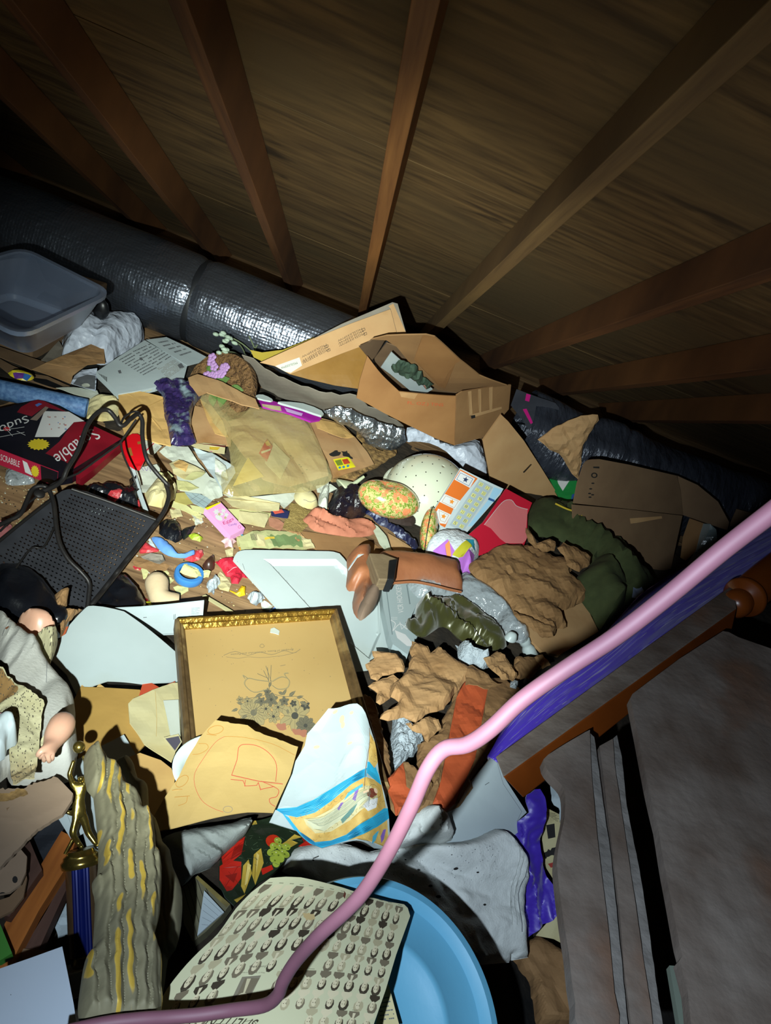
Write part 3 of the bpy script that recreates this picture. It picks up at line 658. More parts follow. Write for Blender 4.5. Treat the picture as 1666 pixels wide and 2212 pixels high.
# ---------------------------------------------------------------- big open brown box
A_ = atz(984, 962, .15); B_ = atz(768, 862, .26); C_ = atz(1047, 944, .18)
o = empty('open_carton', atz(985, 940, .1), 'large open brown cardboard box with red print, under the long diagonal rafter', 'box')
mat('card_box','9c7144',.8,c2='845a32',sc=6,bump=.15,det=7,c3='b08c60'); redink = flat('b04a28')
sheet('front_panel', smo(B2((790,455),(850,535),(900,590),(975,660)),3,False)[:-1]+B2((975,660),(1150,672),(1308,682),(1297,972),(1180,930),(1020,850),(880,780),(725,692),(745,590)), VPl(A_, B_), [MT['card_box']], step=12, th=.005, disp=wav(.012,5,9), parent=o,
      prints=[text('FL. OZ.) TINS', B2((1020,735),(1225,745),(1228,722),(1022,712)), redink), P(MT['kraft_pale'], B2((975,662),(1080,668),(1060,700),(985,690)))])
sheet('side_panel', B2((1308,682),(1340,662),(1622,620),(1612,765),(1470,922),(1297,972)), VPl(A_, C_), [MT['card']], step=12, th=.005, disp=wav(.006,6,2), parent=o,
      prints=[P(MT['card_pale'], B2((1375,662),(1395,658),(1400,790),(1382,800)), B2((1435,650),(1452,648),(1450,790),(1440,792)), B2((1500,640),(1520,636),(1515,770),(1500,775)), B2((1390,795),(1570,750),(1572,762),(1395,812))), P(MT['ink'], B2((1390,800),(1415,796),(1416,812),(1393,818)))])
bk = Pl((905,725,.58), (1103,835,.44), (985,850,.31))
sheet('back_panel', B2((815,352),(900,335),(1110,337),(1130,337),(1180,350),(1330,480),(1440,560),(1600,622),(1308,668),(1200,650),(1100,560),(960,400),(900,360)), bk, [MT['card']], step=12, th=.005, disp=wav(.012,5,5), parent=o, prints=[P(MT['card_box'], B2((1110,337),(1180,350),(1330,480),(1300,500),(1240,640),(1200,620),(1060,470)))])
sheet('inner_panel', B2((850,535),(830,470),(900,380),(960,400),(1100,560),(1200,650),(1308,668),(1290,682),(975,660),(900,590)), bk.up(-.05), [MT['card_dull']], step=12, th=.004, parent=o)
# flap at left end of the box
sheet('end_flap', B2((745,400),(800,375),(830,350),(905,340),(840,450),(800,500),(790,455)), VPl(atz(776, 772, .42), atz(838, 730, .46)), [MT['card_dull']], step=10, th=.005, parent=o)
o = thing('greeting_card','speckled card with dark green ferns and pink roses inside the open brown box','card', B2((870,490),(930,400),(1170,620),(1110,655),(1060,645),(990,585),(925,530)), bk.up(.0), [MT['cool_paper']], step=9, th=.003, off=.02)
mat('fern','22362c',.8,c2='3a4c3c',sc=60)
thing('fern_sprig','dark artificial fern sprig lying on the speckled card','fern', jag(B2((935,500),(970,480),(1060,500),(1110,560),(1175,620),(1130,640),(1060,600),(1000,560),(930,530)),4,5,8), bk.up(.03), [MT['fern']], step=5, dome=.02, edge=8, disp=crum(.02,40,3), prints=[P(flat('b07a6c'), disc(*B2((1085,610))[0],5), disc(*B2((1120,625))[0],6), disc(*B2((1065,590))[0],4))])
thing('white_bag_under','pale blue plastic bag bulging beneath the open brown box','plastic bag', smo(B2((1020,870),(1090,880),(1180,930),(1290,975),(1380,945),(1440,950),(1470,1050),(1478,1150),(1400,1130),(1340,1100),(1250,1010),(1150,960),(1050,950),(1020,950)),2), Pl((880,935,.10),(1040,985,.08),(1045,1040,.02)), [MT['white_bag']], step=8, dome=.04, edge=22, disp=crum(.03,12,8), smooth=True)
# leaning tan board
thing('tan_board','smooth tan board leaning against the right side of the open box','board', E5((208,290),(245,325),(330,430),(420,570),(560,795),(380,760),(240,690),(150,650),(108,430)), Pl((1083,898,.34),(1050,1040,.05),(1215,1080,.02)), [MT['card_pale']], step=22, th=.008)
# ---------------------------------------------------------------- right side, under the low rafters
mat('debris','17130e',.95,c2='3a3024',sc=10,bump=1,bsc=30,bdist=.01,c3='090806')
thing('crumpled_brown_paper','crumpled grey-tan paper bag standing against the wrapped duct','paper', jag(E5((405,425),(510,350),(640,295),(730,290),(735,320),(700,370),(650,450),(640,520),(625,640),(590,610),(560,560),(520,500),(470,480)),2,12,3), Pl((1165,955,.25),(1290,900,.42),(1245,1030,.16)), [MT['card_grey']], step=8, dome=.02, edge=16, disp=crum(.04,14,4)).data.materials[0] = MT['card_pale']
tube('black_cable', [atz(x, y, .16) for x, y in E5((265,335),(340,345),(390,400),(405,470),(400,520),(330,600))], .003, MT['black_plastic']); tag(ALL[-1], 'thin black cable hanging behind the tan board', 'cable')
tube('magenta_cord', [atz(x, y, .12) for x, y in E5((520,515),(522,560),(540,600),(580,620))], .003, flat('8a2050')); tag(ALL[-1], 'thin dark pink cord below the crumpled grey-tan paper bag', 'cord')
thing('green_packet','glossy green and white printed packet squeezed behind the tan board','packet', E5((390,520),(480,560),(530,600),(620,650),(605,720),(575,790),(540,770),(470,660)), Pl((1165,990,.10),(1245,1045,.12),(1225,1095,.05)), [flat('1d7a3a',.35)], step=9, th=.01, disp=crum(.012,10,4),
      prints=[P(wht, E5((500,600),(560,625),(600,640),(575,650),(540,700),(515,660)), E5((480,560),(520,590),(505,605),(470,575))), P(flat('a02a40'), E5((440,545),(500,575),(495,590),(435,560))), P(flat('1c4a8a'), E5((590,720),(605,715),(590,770),(578,785)))])
# closed brown box at right
bx0 = atz(*E5((1035,1200))[0], .0)
fT = [E5((600,775))[0], E5((1185,835))[0], E5((1110,1165))[0], E5((1020,1205))[0], E5((560,1000))[0]]
fr_ = VPl((1225,1180,0),(1425,1262,0))
o = empty('closed_carton', atz(1330, 1200, 0), 'large brown cardboard box with one raised flap at right, below the wrapped duct', 'box')
sheet('front_panel', E5((592,775),(900,802),(1185,835),(1115,1170),(1035,1205),(880,1130),(600,1080)), Pl((1240,1090,.22),(1470,1115,.22),(1412,1262,-.0)), [MT['card_dull']], step=16, th=.005, disp=wav(.006,5,4), parent=o,
      prints=[P(MT['card_pale'], E5((900,850),(1075,838),(1078,850),(905,880))), P(MT['card_dull'], E5((905,878),(960,872),(960,876),(905,884)))])
fp = Pl((1240,1090,.225),(1470,1115,.225),(1262,1000,.36))
sheet('raised_flap', smo(E5((655,560),(680,535),(740,530)),3,False)+E5((900,560),(1160,620),(1180,700),(1190,832),(900,800),(598,768),(620,660)), fp, [MT['card_dull']], step=16, th=.005, disp=wav(.005,5,6), parent=o,
      prints=[P(MT['ink'], E5((705,570),(738,570),(738,580),(705,578))), ('eo', [disc(*E5((710,617))[0],7,6), disc(*E5((710,617))[0],4,3.5)], MT['ink']), P(MT['ink'], *[disc(*E5((x,y))[0],3.5,1.6) for x,y in ((702,660),(690,690),(684,715),(700,722),(686,735))])])
sheet('side_flap', E5((1160,620),(1270,670),(1380,760),(1440,870),(1430,915),(1190,832),(1180,720)), Pl((1475,1112,.225),(1464,1030,.35),(1575,1140,.26)), [MT['card_dull']], step=14, th=.005, parent=o)
sheet('side_panel', E5((1225,850),(1340,890),(1290,1000),(1170,1110),(1190,950)), Pl((1485,1118,.2),(1540,1150,.22),(1466,1225,.0)), [MT['card']], step=14, th=.005, parent=o)
thing('clear_film','clear plastic film over the dark gap right of the brown flap box','plastic film', smo(E5((1300,880),(1370,910),(1365,1000),(1320,1100),(1230,1160),(1180,1150),(1260,1020)),2), Pl((1530,1140,.24),(1500,1230,.1),(1540,1180,.2)), [mat('clear_film','8fa0a0',.12,alpha=.35,bump=.5,bsc=20)], step=9, disp=crum(.02,10,5))
thing('dark_card','brown cardboard piece at the right edge above the purple cloth','cardboard', E5((1480,800),(1666,850),(1666,890),(1500,900),(1440,890)), Pl((1590,1110,.25),(1666,1130,.27),(1600,1140,.2)), [MT['card_dull']], step=14, th=.004)
thing('tan_card','tan cardboard strip at right edge just above the purple cloth','cardboard', E5((1400,960),(1540,970),(1600,925),(1680,905),(1640,940),(1420,1060),(1390,1050)), Pl((1560,1160,.2),(1660,1145,.24),(1560,1200,.16)), [MT['card']], step=14, th=.004)
# ---------------------------------------------------------------- colander, upside down
mat('enamel','ced3bd',.16,c2='c4c9b2',sc=4,coat=.6)
mat('hole_dark','20201a',.9)
cc = atz(922, 1072, .05); cax = V((.02, -.12, 1)).normalized()
prof = []; Rr = .162
for i in range(25):
    a = PI/2*i/24; prof.append((max(.001, Rr*math.sin(a)), .15*math.cos(a)))
prof = prof[::-1]  # rim first
prof = [(Rr+.010, -.004), (Rr+.011, .0), (Rr+.008, .004), (Rr+.001, .006)]+[p for p in prof if p[1] > .008]
vs, fs = mesh_lathe(prof, cc, cax, 64, cap=False); o = tag(link('colander', vs, fs, MT['enamel'], None, None, True), 'upturned cream enamel colander with pierced dome', 'colander')
sd = o.modifiers.new('th', 'SOLIDIFY'); sd.thickness = .0015; sd.offset = -1
hv = []; a1_ = cax.orthogonal().normalized(); a2_ = cax.cross(a1_)
for ring, (ph, nn_) in enumerate([(14,5),(27,9),(40,13),(52,16),(63,18),(74,20)]):
    for k in range(nn_):
        t = 2*PI*k/nn_+ring*.3; p = math.radians(ph); dn = (cax*math.cos(p)*.926+(a1_*math.cos(t)+a2_*math.sin(t))*math.sin(p)); c_ = cc+dn*.162; dn = dn.normalized()
        hv.append(mesh_lathe([(.0001, .0007), (.0023, .0007), (.0025, -.002)], c_, dn, 8))
vs, fs = merge(hv); tag(link('pierced_hole', vs, fs, MT['hole_dark'], None, o), None, None, None, 'stuff')
tube('handle', [cc+V((-.165,-.02,0)), cc+V((-.2,-.03,.002)), cc+V((-.2,-.07,.002)), cc+V((-.155,-.065,0))], .005, MT['enamel'], o)
# ---------------------------------------------------------------- pet food box, board game card, red folder
bp_ = Pl((985,1010,.27),(1095,1090,.20),(945,1130,.10))
o = thing('game_card','white card with orange panels, small pictures and yellow lettered grid leaning on the colander','card', B2((1330,1105),(1440,1160),(1580,1225),(1560,1260),(1340,1510),(1215,1480),(1210,1440),(1175,1350)), bp_, [MT['cool_paper']], step=12, th=.006,
   prints=[P(flat('c8641a',.5), B2((1330,1112),(1430,1165),(1290,1340),(1240,1450),(1212,1435),(1180,1345))), P(wht, B2((1330,1120),(1415,1165),(1385,1220),(1296,1172)), B2((1240,1255),(1330,1295),(1300,1345),(1207,1300)), B2((1200,1340),(1275,1375),(1245,1430),(1212,1425),(1187,1370))),
     stroke(B2((1330,1132),(1402,1168),(1378,1208),(1308,1170)),.9,flat('2a4a7a'),True), stroke(B2((1245,1265),(1318,1297),(1294,1335),(1222,1300)),.7,flat('a07030'),True), stroke(B2((1205,1350),(1262,1378),(1240,1418),(1214,1410)),.7,flat('a07030'),True),
     P(flat('1c2c50'), star(*B2((1360,1172))[0],7,3,5)), P(flat('d08020'), star(*B2((1280,1300))[0],6,3,5), star(*B2((1232,1385))[0],6,3,5)),
     P(flat('9aa7ac'), B2((1440,1170),(1520,1215),(1345,1475),(1265,1435))), P(flat('8fb8d0'), B2((1525,1215),(1575,1232),(1400,1440),(1370,1445),(1490,1290))), P(flat('1c4a80'), B2((1495,1275),(1530,1290),(1525,1302),(1490,1288)))]
     +[P(flat('c9c878'), bil(*B2((1440,1175),(1515,1217),(1345,1470),(1270,1433)))(u+.08, v+.02) and [bil(*B2((1440,1175),(1515,1217),(1345,1470),(1270,1433)))(a, b) for a, b in ((u+.1,v+.02),(u+.38,v+.02),(u+.38,v+.09),(u+.1,v+.09))]) for u in (0,.5) for v in [k*.125 for k in range(8)]]
     +[text(s_, [bil(*B2((1440,1175),(1515,1217),(1345,1470),(1270,1433)))(a, b) for a, b in ((u+.14,v+.085),(u+.34,v+.085),(u+.34,v+.025),(u+.14,v+.025))], ink) for u, ls in ((0,('30','25','41','17','8','23','12','5')),(.5,('12','20','9','54','14','31','B','30'))) for v, s_ in zip([k*.125 for k in range(8)], ls)])
rp = Pl((1095,1052,.22),(1200,1110,.17),(1030,1200,.10))
thing('red_folder','red card folder with torn pink label panel beside the lettered game card','folder', E5((235,688),(375,765),(350,830),(350,950),(330,1000),(90,1050),(0,965),(110,870)), rp.up(.01), [flat('c01c34',.5)], step=14, th=.006, disp=wav(.004,6,3),
   prints=[P(flat('cf6f72',.55), smo(E5((115,885),(180,800),(225,755),(265,750)),3,False)+E5((290,780),(330,795),(352,800),(345,900),(350,960),(325,985),(235,985),(200,960),(150,905))), stroke(smo(E5((115,885),(180,800),(225,755),(265,750),(290,780),(330,795),(352,800)),3,False), 1.0, wht)])
# ---------------------------------------------------------------- flowered tins / eggs
mat('floral','d8a868',.25,coat=.6)
m, nt, b = nodes('floral_print'); L = nt.links.new
tc = nt.nodes.new('ShaderNodeTexCoord')
def vor(sc, off):
    mp = nt.nodes.new('ShaderNodeMapping'); mp.inputs['Location'].default_value = (off, off*.7, off*.3); L(tc.outputs['Object'], mp.inputs[0])
    nz = nt.nodes.new('ShaderNodeTexNoise'); nz.inputs['Scale'].default_value = sc*2; L(mp.outputs[0], nz.inputs[0])
    mx = nt.nodes.new('ShaderNodeMix'); mx.data_type = 'RGBA'; mx.blend_type = 'LINEAR_LIGHT'; mx.inputs[0].default_value = .012; L(mp.outputs[0], mx.inputs[6]); L(nz.outputs['Color'], mx.inputs[7])
    v = nt.nodes.new('ShaderNodeTexVoronoi'); v.inputs['Scale'].default_value = sc; L(mx.outputs[2], v.inputs[0]); return v.outputs['Distance']
def step_(sock, lo, hi):
    r = nt.nodes.new('ShaderNodeValToRGB'); r.color_ramp.elements[0].position = lo; r.color_ramp.elements[1].position = hi
    r.color_ramp.elements[0].color = (1,1,1,1); r.color_ramp.elements[1].color = (0,0,0,1); L(sock, r.inputs[0]); return r.outputs[0]
def lay(base, fac, col):
    mx = nt.nodes.new('ShaderNodeMix'); mx.data_type = 'RGBA'; L(fac, mx.inputs[0])
    if isinstance(base, tuple): mx.inputs[6].default_value = base
    else: L(base, mx.inputs[6])
    mx.inputs[7].default_value = rgb(col); return mx.outputs[2]
c_ = lay(rgb('cdbb7c'), step_(vor(95, 1), .42, .5), '6f8f2e'); c_ = lay(c_, step_(vor(120, 4), .25, .3), '48701f'); f_ = vor(48, 2); c_ = lay(c_, step_(f_, .40, .46), 'e0885a'); c_ = lay(c_, step_(f_, .12, .16), 'e8b078'); c_ = lay(c_, step_(f_, .06, .07), 'a04a2a')
L(c_, b.inputs['Base Color']); b.inputs['Roughness'].default_value = .22; b.inputs['Coat Weight'].default_value = .7; MT['floral_print'] = m
c1_ = atz(840, 1078, .10)
ax_ = (atz(905, 1092, .10)-atz(775, 1055, .10)).normalized(); ay_ = V((0, 0, 1)).cross(ax_).normalized()
rE = (atz(905,1092,.1)-atz(775,1055,.1)).length/2
vs, fs = ell(c1_, ax_*rE, ay_*.068, V((0,0,1))*.062, 40, 26)
for v in vs:   # pressed-in dent on the top
    q = v-(c1_+ax_*-.02+ay_*.01+V((0,0,.062))); d_ = math.sqrt(q.x**2+q.y**2)
    if v.z > c1_.z: v.z -= .022*math.exp(-(d_/.032)**2)
tag(link('flowered_tin', vs, fs, m, None, None, True), 'large egg-shaped tin with orange and green flower print, dented on top', 'tin')
h1, h2 = atz(935, 1098, .13), atz(918, 1190, .05); e1 = (h1-h2).normalized(); rr_ = (h1-h2).length/2
ctr = (h1+h2)/2; e2 = V((.6,.2,.35)); e2 = (e2-e1*e2.dot(e1)).normalized(); e3 = e1.cross(e2)
vs, fs = ell(ctr, e1*rr_, e3*.05, e2*.028, 32, 20); o = tag(link('flowered_tin_half', vs, fs, m, None, None, True), 'half of an egg-shaped flowered tin standing on edge right of the dented one', 'tin')
vs, fs = mesh_tube([ctr+e2*-.0+e1*rr_*math.cos(t)*1.01+e3*.0505*math.sin(t) for t in [2*PI*k/40 for k in range(41)]], .0018, 8); link('rim', vs, fs, flat('1d2a1a', .4), None, o, True)
mat('fluff','d8dde0',.95,c2='b8c0c6',sc=50,bump=1,bsc=120,bdist=.006)
o = thing('plush_toy','white fleecy plush toy with purple and yellow patches beside the red folder','toy', smo(B2((1125,1600),(1150,1540),(1210,1508),(1290,1505),(1380,1540),(1440,1600),(1400,1670),(1385,1720),(1340,1715),(1310,1670),(1250,1640),(1170,1620)),3), Mound(.03), [MT['fluff']], step=5, dome=.06, edge=22, disp=wav(.006,60,3), smooth=True,
   prints=[P(flat('b06ac8'), B2((1165,1612),(1240,1600),(1290,1640),(1250,1645)), B2((1310,1660),(1400,1650),(1385,1720),(1340,1715))), P(flat('d8884a'), B2((1230,1612),(1250,1605),(1270,1640),(1255,1642))), P(flat('b8b22a'), B2((1275,1640),(1340,1615),(1380,1640),(1330,1670))), P(flat('2a8aa0'), B2((1330,1608),(1380,1612),(1400,1640),(1375,1645)))])
# ---------------------------------------------------------------- dark shirts, brown papers
mat('olive','3d4626',.9,c2='2f381c',sc=30,bump=.3,bsc=200)
thing('olive_garment','crumpled olive green sweatshirt between the red folder and brown flap box','clothing', smo(E5((332,870),(375,775),(430,742),(500,770),(560,800),(630,850),(700,915),(760,930),(850,1000),(895,1060),(905,1100),(960,1135),(1010,1190),(1035,1215),(980,1300),(900,1340),(860,1360),(800,1410),(740,1455),(700,1380),(640,1300),(600,1200),(640,1150),(690,1100),(600,1020),(500,960),(400,950),(350,920)),2), Mound(.05), [MT['olive']], step=8, dome=.06, edge=34, disp=fold(.05,7,3,(1,.6,0),2.2), smooth=True)
tube('yellow_trim', [atz(x, y, .19) for x, y in E5((500,770),(560,798),(610,815),(640,835),(648,868),(632,850),(625,820))], .0035, flat('b8a02a', .8), seg=6); tag(ALL[-1], 'thin yellow braid lying along the top of the olive garment', 'braid')
thing('blue_scrap','small pale blue scrap showing on the olive garment near the purple cloth','scrap', E5((925,1205),(950,1200),(980,1240),(960,1290),(915,1275)), Mound(.12), [flat('8fa0c0')], step=6, disp=crum(.006,20,2))
thing('tan_book','flat tan board with wood-like grain beneath the torn brown wrapping paper','board', E5((510,1350),(580,1330),(660,1300),(690,1370),(735,1460),(520,1590),(430,1570),(360,1500),(300,1400),(400,1360)), Mound(.03), [MT['card_pale']], step=14, th=.01)
def torn(name, lb, pts, off, m, seed, amp=.03, fr=12, dome=.02, edge=22, step=6, K_=None, prints=(), surf=None, j=2.5):
    return thing(name, lb, 'paper', jag(pts, j, 8, seed), surf or Mound(off), [m], step=step, dome=dome*.4, edge=edge*.4, disp=crum(amp*.55, fr*1.3, seed), prints=prints)
torn('brown_wrapping_paper','large wrinkled brown wrapping paper beside the clear plastic bag', E5((35,1095),(90,1060),(200,1000),(270,990),(370,1000),(470,1040),(560,1080),(590,1130),(570,1150),(620,1190),(680,1250),(660,1290),(600,1330),(520,1350),(560,1440),(500,1450),(490,1490),(430,1490),(370,1440),(280,1370),(260,1330),(190,1250),(90,1190),(40,1140)), .06, MT['kraft'], 3, .06, 8, .07, 40, 8)
torn('brown_paper_scrap','torn brown paper scrap on the olive garment', E5((510,1010),(545,978),(620,1010),(690,1060),(685,1100),(630,1140),(560,1100),(545,1050)), .15, MT['kraft'], 5, .03, 14)
torn('brown_paper_scrap','small curled brown paper scrap between red folder and olive garment', E5((340,900),(370,930),(400,985),(470,960),(500,975),(495,1025),(430,1030),(390,1010),(350,960)), .15, MT['kraft'], 7, .03, 14)
torn('brown_paper_scrap','narrow strip of rolled brown paper at lower end of the wrinkled wrapping paper', E5((270,1350),(330,1370),(440,1420),(500,1440),(490,1490),(430,1495),(370,1440),(300,1400)), .1, MT['kraft'], 9, .02, 16)
# clear bag + boot
mat('clear_bag','b8c2c8',.15,alpha=.42,bump=.7,bsc=30,spec=.8,bdist=.01,vor=22,vst=1,vd=.01)
thing('clear_plastic_bag','clear crinkled plastic bag beneath the brown boot shaft','plastic bag', smo(S4((620,345),(760,330),(960,370),(1020,290),(1060,270),(1150,340),(1300,440),(1380,540),(1450,640),(1540,750),(1480,800),(1330,740),(1290,640),(1100,540),(980,440),(850,450),(700,470)),2), Mound(.045), [MT['clear_bag']], step=7, dome=.05, edge=30, disp=crum(.035,13,6), smooth=True)
thing('grey_box_flap','dull grey board showing through the clear plastic bag','board', S4((640,340),(980,420),(1330,620),(1500,760),(1350,760),(1100,600),(700,460)), Mound(.02), [MT['card_grey']], step=12, th=.01)
# ---------------------------------------------------------------- white lid and printed grey box
lidP = Pl((520,1210,.05),(745,1215,.06),(830,1480,.075))
lid = smo(D1((65,430),(85,398),(125,386),(200,385)),2,False)+smo(D1((600,392),(660,405),(705,460)),2,False)+D1((740,520),(895,590),(905,700),(940,880),(955,925),(1045,975),(900,960),(830,1010),(835,1080),(820,1150),(775,1165),(700,1040),(540,900),(360,752))
rec = D1((230,436),(640,436),(706,495),(740,560),(890,650),(895,850),(830,1000),(520,740),(270,465))
rbb = rec
def recess(x, y):
    if not inside(x, y, rbb): return 0
    return -.012*min(1, edist(x, y, rbb)/4)
thing('bin_cover','large white plastic bin lid with sunken panel lying under the brown boot','lid', lid, Bend(lidP, recess), [MT['white_plastic']], step=7, th=.012, prints=[P(MT['white_plastic'], rec), P(MT['white_plastic'], [(rec[i][0]*.97+820*.0+.03*sum(q[0] for q in rec)/len(rec), rec[i][1]*.97+.03*sum(q[1] for q in rec)/len(rec)) for i in range(len(rec))]), stroke(D1((300,395),(470,398),(490,408),(330,408)),.8,flat('aab6b6'),True), stroke(D1((95,470),(110,500)),.8,ink), stroke(D1((115,462),(128,500)),.8,ink), stroke(D1((85,450),(92,470)),.8,ink)], smooth=False)
gb = Pl((860,1280,.10),(905,1265,.10),(880,1400,.13))
o = thing('grey_game_box','light grey box with white hockey game lettering, right of the white lid','box', D1((895,585),(990,572),(1110,560),(1180,640),(1150,690),(1090,700),(1060,770),(1100,870),(1060,930),(1045,975),(960,915),(940,860),(905,700)), gb, [flat('9aa8aa',.4)], step=10, th=.03,
   prints=[text('VCR HOCKEY', D1((1022,735),(1005,575),(975,578),(990,740)), wht, .02, .2), P(flat('6f7d80'), D1((920,600),(925,600),(960,860),(955,862))), P(flat('6f7d80'), D1((1035,580),(1042,580),(1060,690),(1053,690))), P(wht, D1((970,835),(1030,860),(1090,930),(1040,925),(985,880))), stroke(smo(D1((950,780),(975,800),(960,840),(1000,800),(1040,830),(1060,800)),3,False),1.6,wht), stroke(D1((1000,790),(1010,830),(1050,790)),1.2,wht), P(wht, *[disc(*D1((955+i*9,765+j*9))[0],1,1,6) for i in range(4) for j in range(2)])])
# ---------------------------------------------------------------- boot
mat('boot_leather','96603f',.5,c2='7c4a30',sc=12,bump=.5,c3='77695f'); mat('sole','857060',.75,c2='6a5848',sc=14,bump=.3); mat('heel','7c6a50',.7,c2='5a4a36',sc=8,stretch=(1,1,12),bump=.5); 
BT = Pl((760,1250,.12),(980,1240,.13),(800,1330,.13))
bo = empty('cowboy_boot', BT.pt(820, 1270), 'scuffed brown leather boot with stacked wooden heel, lying on the white lid', 'boot')
sheet('shaft', smo(D1((880,410),(960,405),(1130,425),(1312,462),(1335,530),(1353,592),(1340,625),(1260,610),(1150,580),(1060,568),(980,572),(900,582),(870,545),(860,470)),2), BT, [MT['boot_leather']], step=6, dome=.045, edge=26, disp=wav(.006,22,4), parent=bo, smooth=True)
sheet('foot', smo(D1((700,440),(735,398),(800,388),(835,400),(830,470),(865,530),(890,560),(850,600),(820,660),(800,720),(775,780),(740,740),(732,680),(745,618),(715,618),(696,590),(705,510)),2), BT.up(.0), [MT['boot_leather']], step=5, dome=.055, edge=22, disp=wav(.004,22,7), parent=bo, smooth=True, prints=[P(MT['cool_paper'], D1((705,500),(740,485),(770,490),(735,500),(706,512)))])
sheet('sole', smo(D1((862,562),(888,572),(885,630),(865,690),(830,745),(782,783),(765,770),(762,730),(790,660),(825,600)),2), BT.up(.035), [MT['sole']], step=6, dome=.026, edge=14, parent=bo, smooth=True)
q = [BT.up(.05).pt(*p) for p in D1((826,398),(868,545),(940,550),(985,430))]; hb = (BT.up(.02).pt(*D1((826,398))[0])-q[0])
hq = [BT.up(.085).pt(*p) for p in D1((826,402),(850,470),(882,548),(955,550),(988,435),(905,405))]; n_ = BT.n
vs = hq+[p-n_*.04 for p in hq]; fs = [list(range(6)), list(range(6, 12))[::-1]]+[[k, k+6, (k+1) % 6+6, (k+1) % 6] for k in range(6)]
bev(link('heel', vs, fs, MT['heel'], None, bo), .003)
hq2 = [BT.up(.088).pt(*p) for p in D1((940,440),(990,430),(968,552),(930,548))]
vs, fs = hexa(hq2, -n_*.045); bev(link('heel_cap', vs, fs, MT['black_plastic'], None, bo), .003)
tube('piping', [BT.up(.03).pt(*p) for p in D1((895,578),(980,570),(1080,565),(1180,582),(1270,605),(1345,622))], .004, MT['boot_leather'], bo, seg=6)
# ---------------------------------------------------------------- satin cloth, torn papers, batting
mat('satin','3c3c1c',.24,c2='4a4a24',sc=10,sheen=.3,spec=.9,metal=.35)
thing('satin_cloth','dark olive satin cloth in shiny folds below the boot','cloth', smo(S4((610,655),(680,620),(690,520),(760,460),(860,460),(980,440),(1080,500),(1200,580),(1280,630),(1340,740),(1370,820),(1300,850),(1180,830),(1050,790),(930,690),(860,680),(760,750),(700,740),(640,700)),2), Mound(.06), [MT['satin']], step=4.5, dome=.02, edge=22, disp=fold(.05,13,5,(.4,1,0),1.9), smooth=True)
mat('batting','b8c2c8',.95,c2='98a4ac',sc=60,bump=1,bsc=150,bdist=.008,c3='6f7478')
def fl(lb, pts, off, dm, seed): return thing('batting','%s' % lb,'batting', smo(jag(pts,2,8,seed),1), Mound(off), [MT['batting']], step=4.5, dome=dm, edge=12, disp=add(wav(.012,70,seed), wav(.006,160,seed)), smooth=True)
fl('grey-white batting spilling between satin cloth and torn brown bag', S4((985,810),(1060,840),(1090,890),(1200,920),(1235,980),(1190,995),(1080,960),(1020,930)), .09, .04, 2)
fl('large white batting wad inside the torn striped bag', S4((510,1365),(660,1355),(640,1420),(700,1480),(750,1540),(700,1600),(650,1680),(560,1720),(500,1780),(490,1600)), .04, .03, 3)
fl('tiny white batting tuft by the pink cord', S4((1400,1080),(1460,1100),(1440,1140),(1395,1125)), .12, .02, 4)
mat('striped_orange','c25a30',.75,c2='b04c26',sc=12,bump=.3,bsc=45)
thing('white_spool','white plastic bottle neck and ring right of the satin cloth','bottle', disc(*S4((1400,760))[0],14,9,18,.4), Mound(.09), [MT['white_plastic']], step=4, dome=.02, edge=8, smooth=True)
vs, fs = mesh_lathe([(.012,0),(.016,.002),(.016,.012),(.013,.016),(.014,.022),(.018,.03),(.02,.06),(.001,.06)], atz(*S4((1500,770))[0],.13), (atz(*S4((1545,870))[0],.10)-atz(*S4((1500,770))[0],.13)), MT and 24)
tag(link('white_bottle', vs, fs, MT['white_plastic'], None, None, True), 'small white ribbed plastic bottle at the edge of the tan board', 'bottle')
bagS = Pl((1000,1480,.20),(1090,1470,.20),(960,1760,.28))
o = torn('striped_paper_bag','brown paper bag with wide orange-red stripes, torn open at its upper end', S4((1330,1060),(1460,1130),(1500,1180),(1480,1250),(1380,1420),(1270,1600),(1100,1820))+S6((1240,60),(1160,170),(1060,215),(1000,180),(900,215))+S4((700,1560),(860,1480),(880,1380),(960,1240),(960,1150),(1050,1080),(1250,1060)), 0, MT['kraft'], 12, .022, 10, .035, 30, 8, surf=bagS, j=1.2,
   prints=[P(MT['striped_orange'], S4((1045,1090),(1225,1130),(1170,1420),(1120,1700))+S6((1130,170),(1060,215),(1020,190),(1000,170))+S4((860,1874),(930,1500),(985,1230)), S4((1395,1240),(1470,1170),(1440,1290),(1340,1430)))])
torn('orange_paper_corner','orange and brown corner of the striped bag at its lower left', S4((480,1810),(600,1680),(640,1700),(760,1800),(860,1880))+G7((1540,60),(1440,260),(1290,320),(1260,280),(1230,100)), 0, MT['kraft'], 14, .015, 12, .02, 20, 7, surf=bagS.up(.02), j=1,
   prints=[P(MT['striped_orange'], S4((480,1810),(590,1700),(610,1900))+G7((1380,200),(1290,330),(1220,100)))])
torn('torn_brown_paper','large torn brown kraft paper spread over the striped bag', S4((660,780),(780,820),(800,870),(860,820),(960,900),(1080,980),(1110,1040),(1060,1080),(1000,1160),(960,1200),(900,1290),(760,1330),(690,1390),(600,1350),(480,1380),(420,1360),(430,1330),(520,1290),(560,1240),(500,1200),(500,1120),(580,1060),(620,1010),(660,900),(645,870)), 0, MT['kraft_pale'], 16, .04, 9, .035, 26, 6, surf=bagS.up(.03), j=1.8)
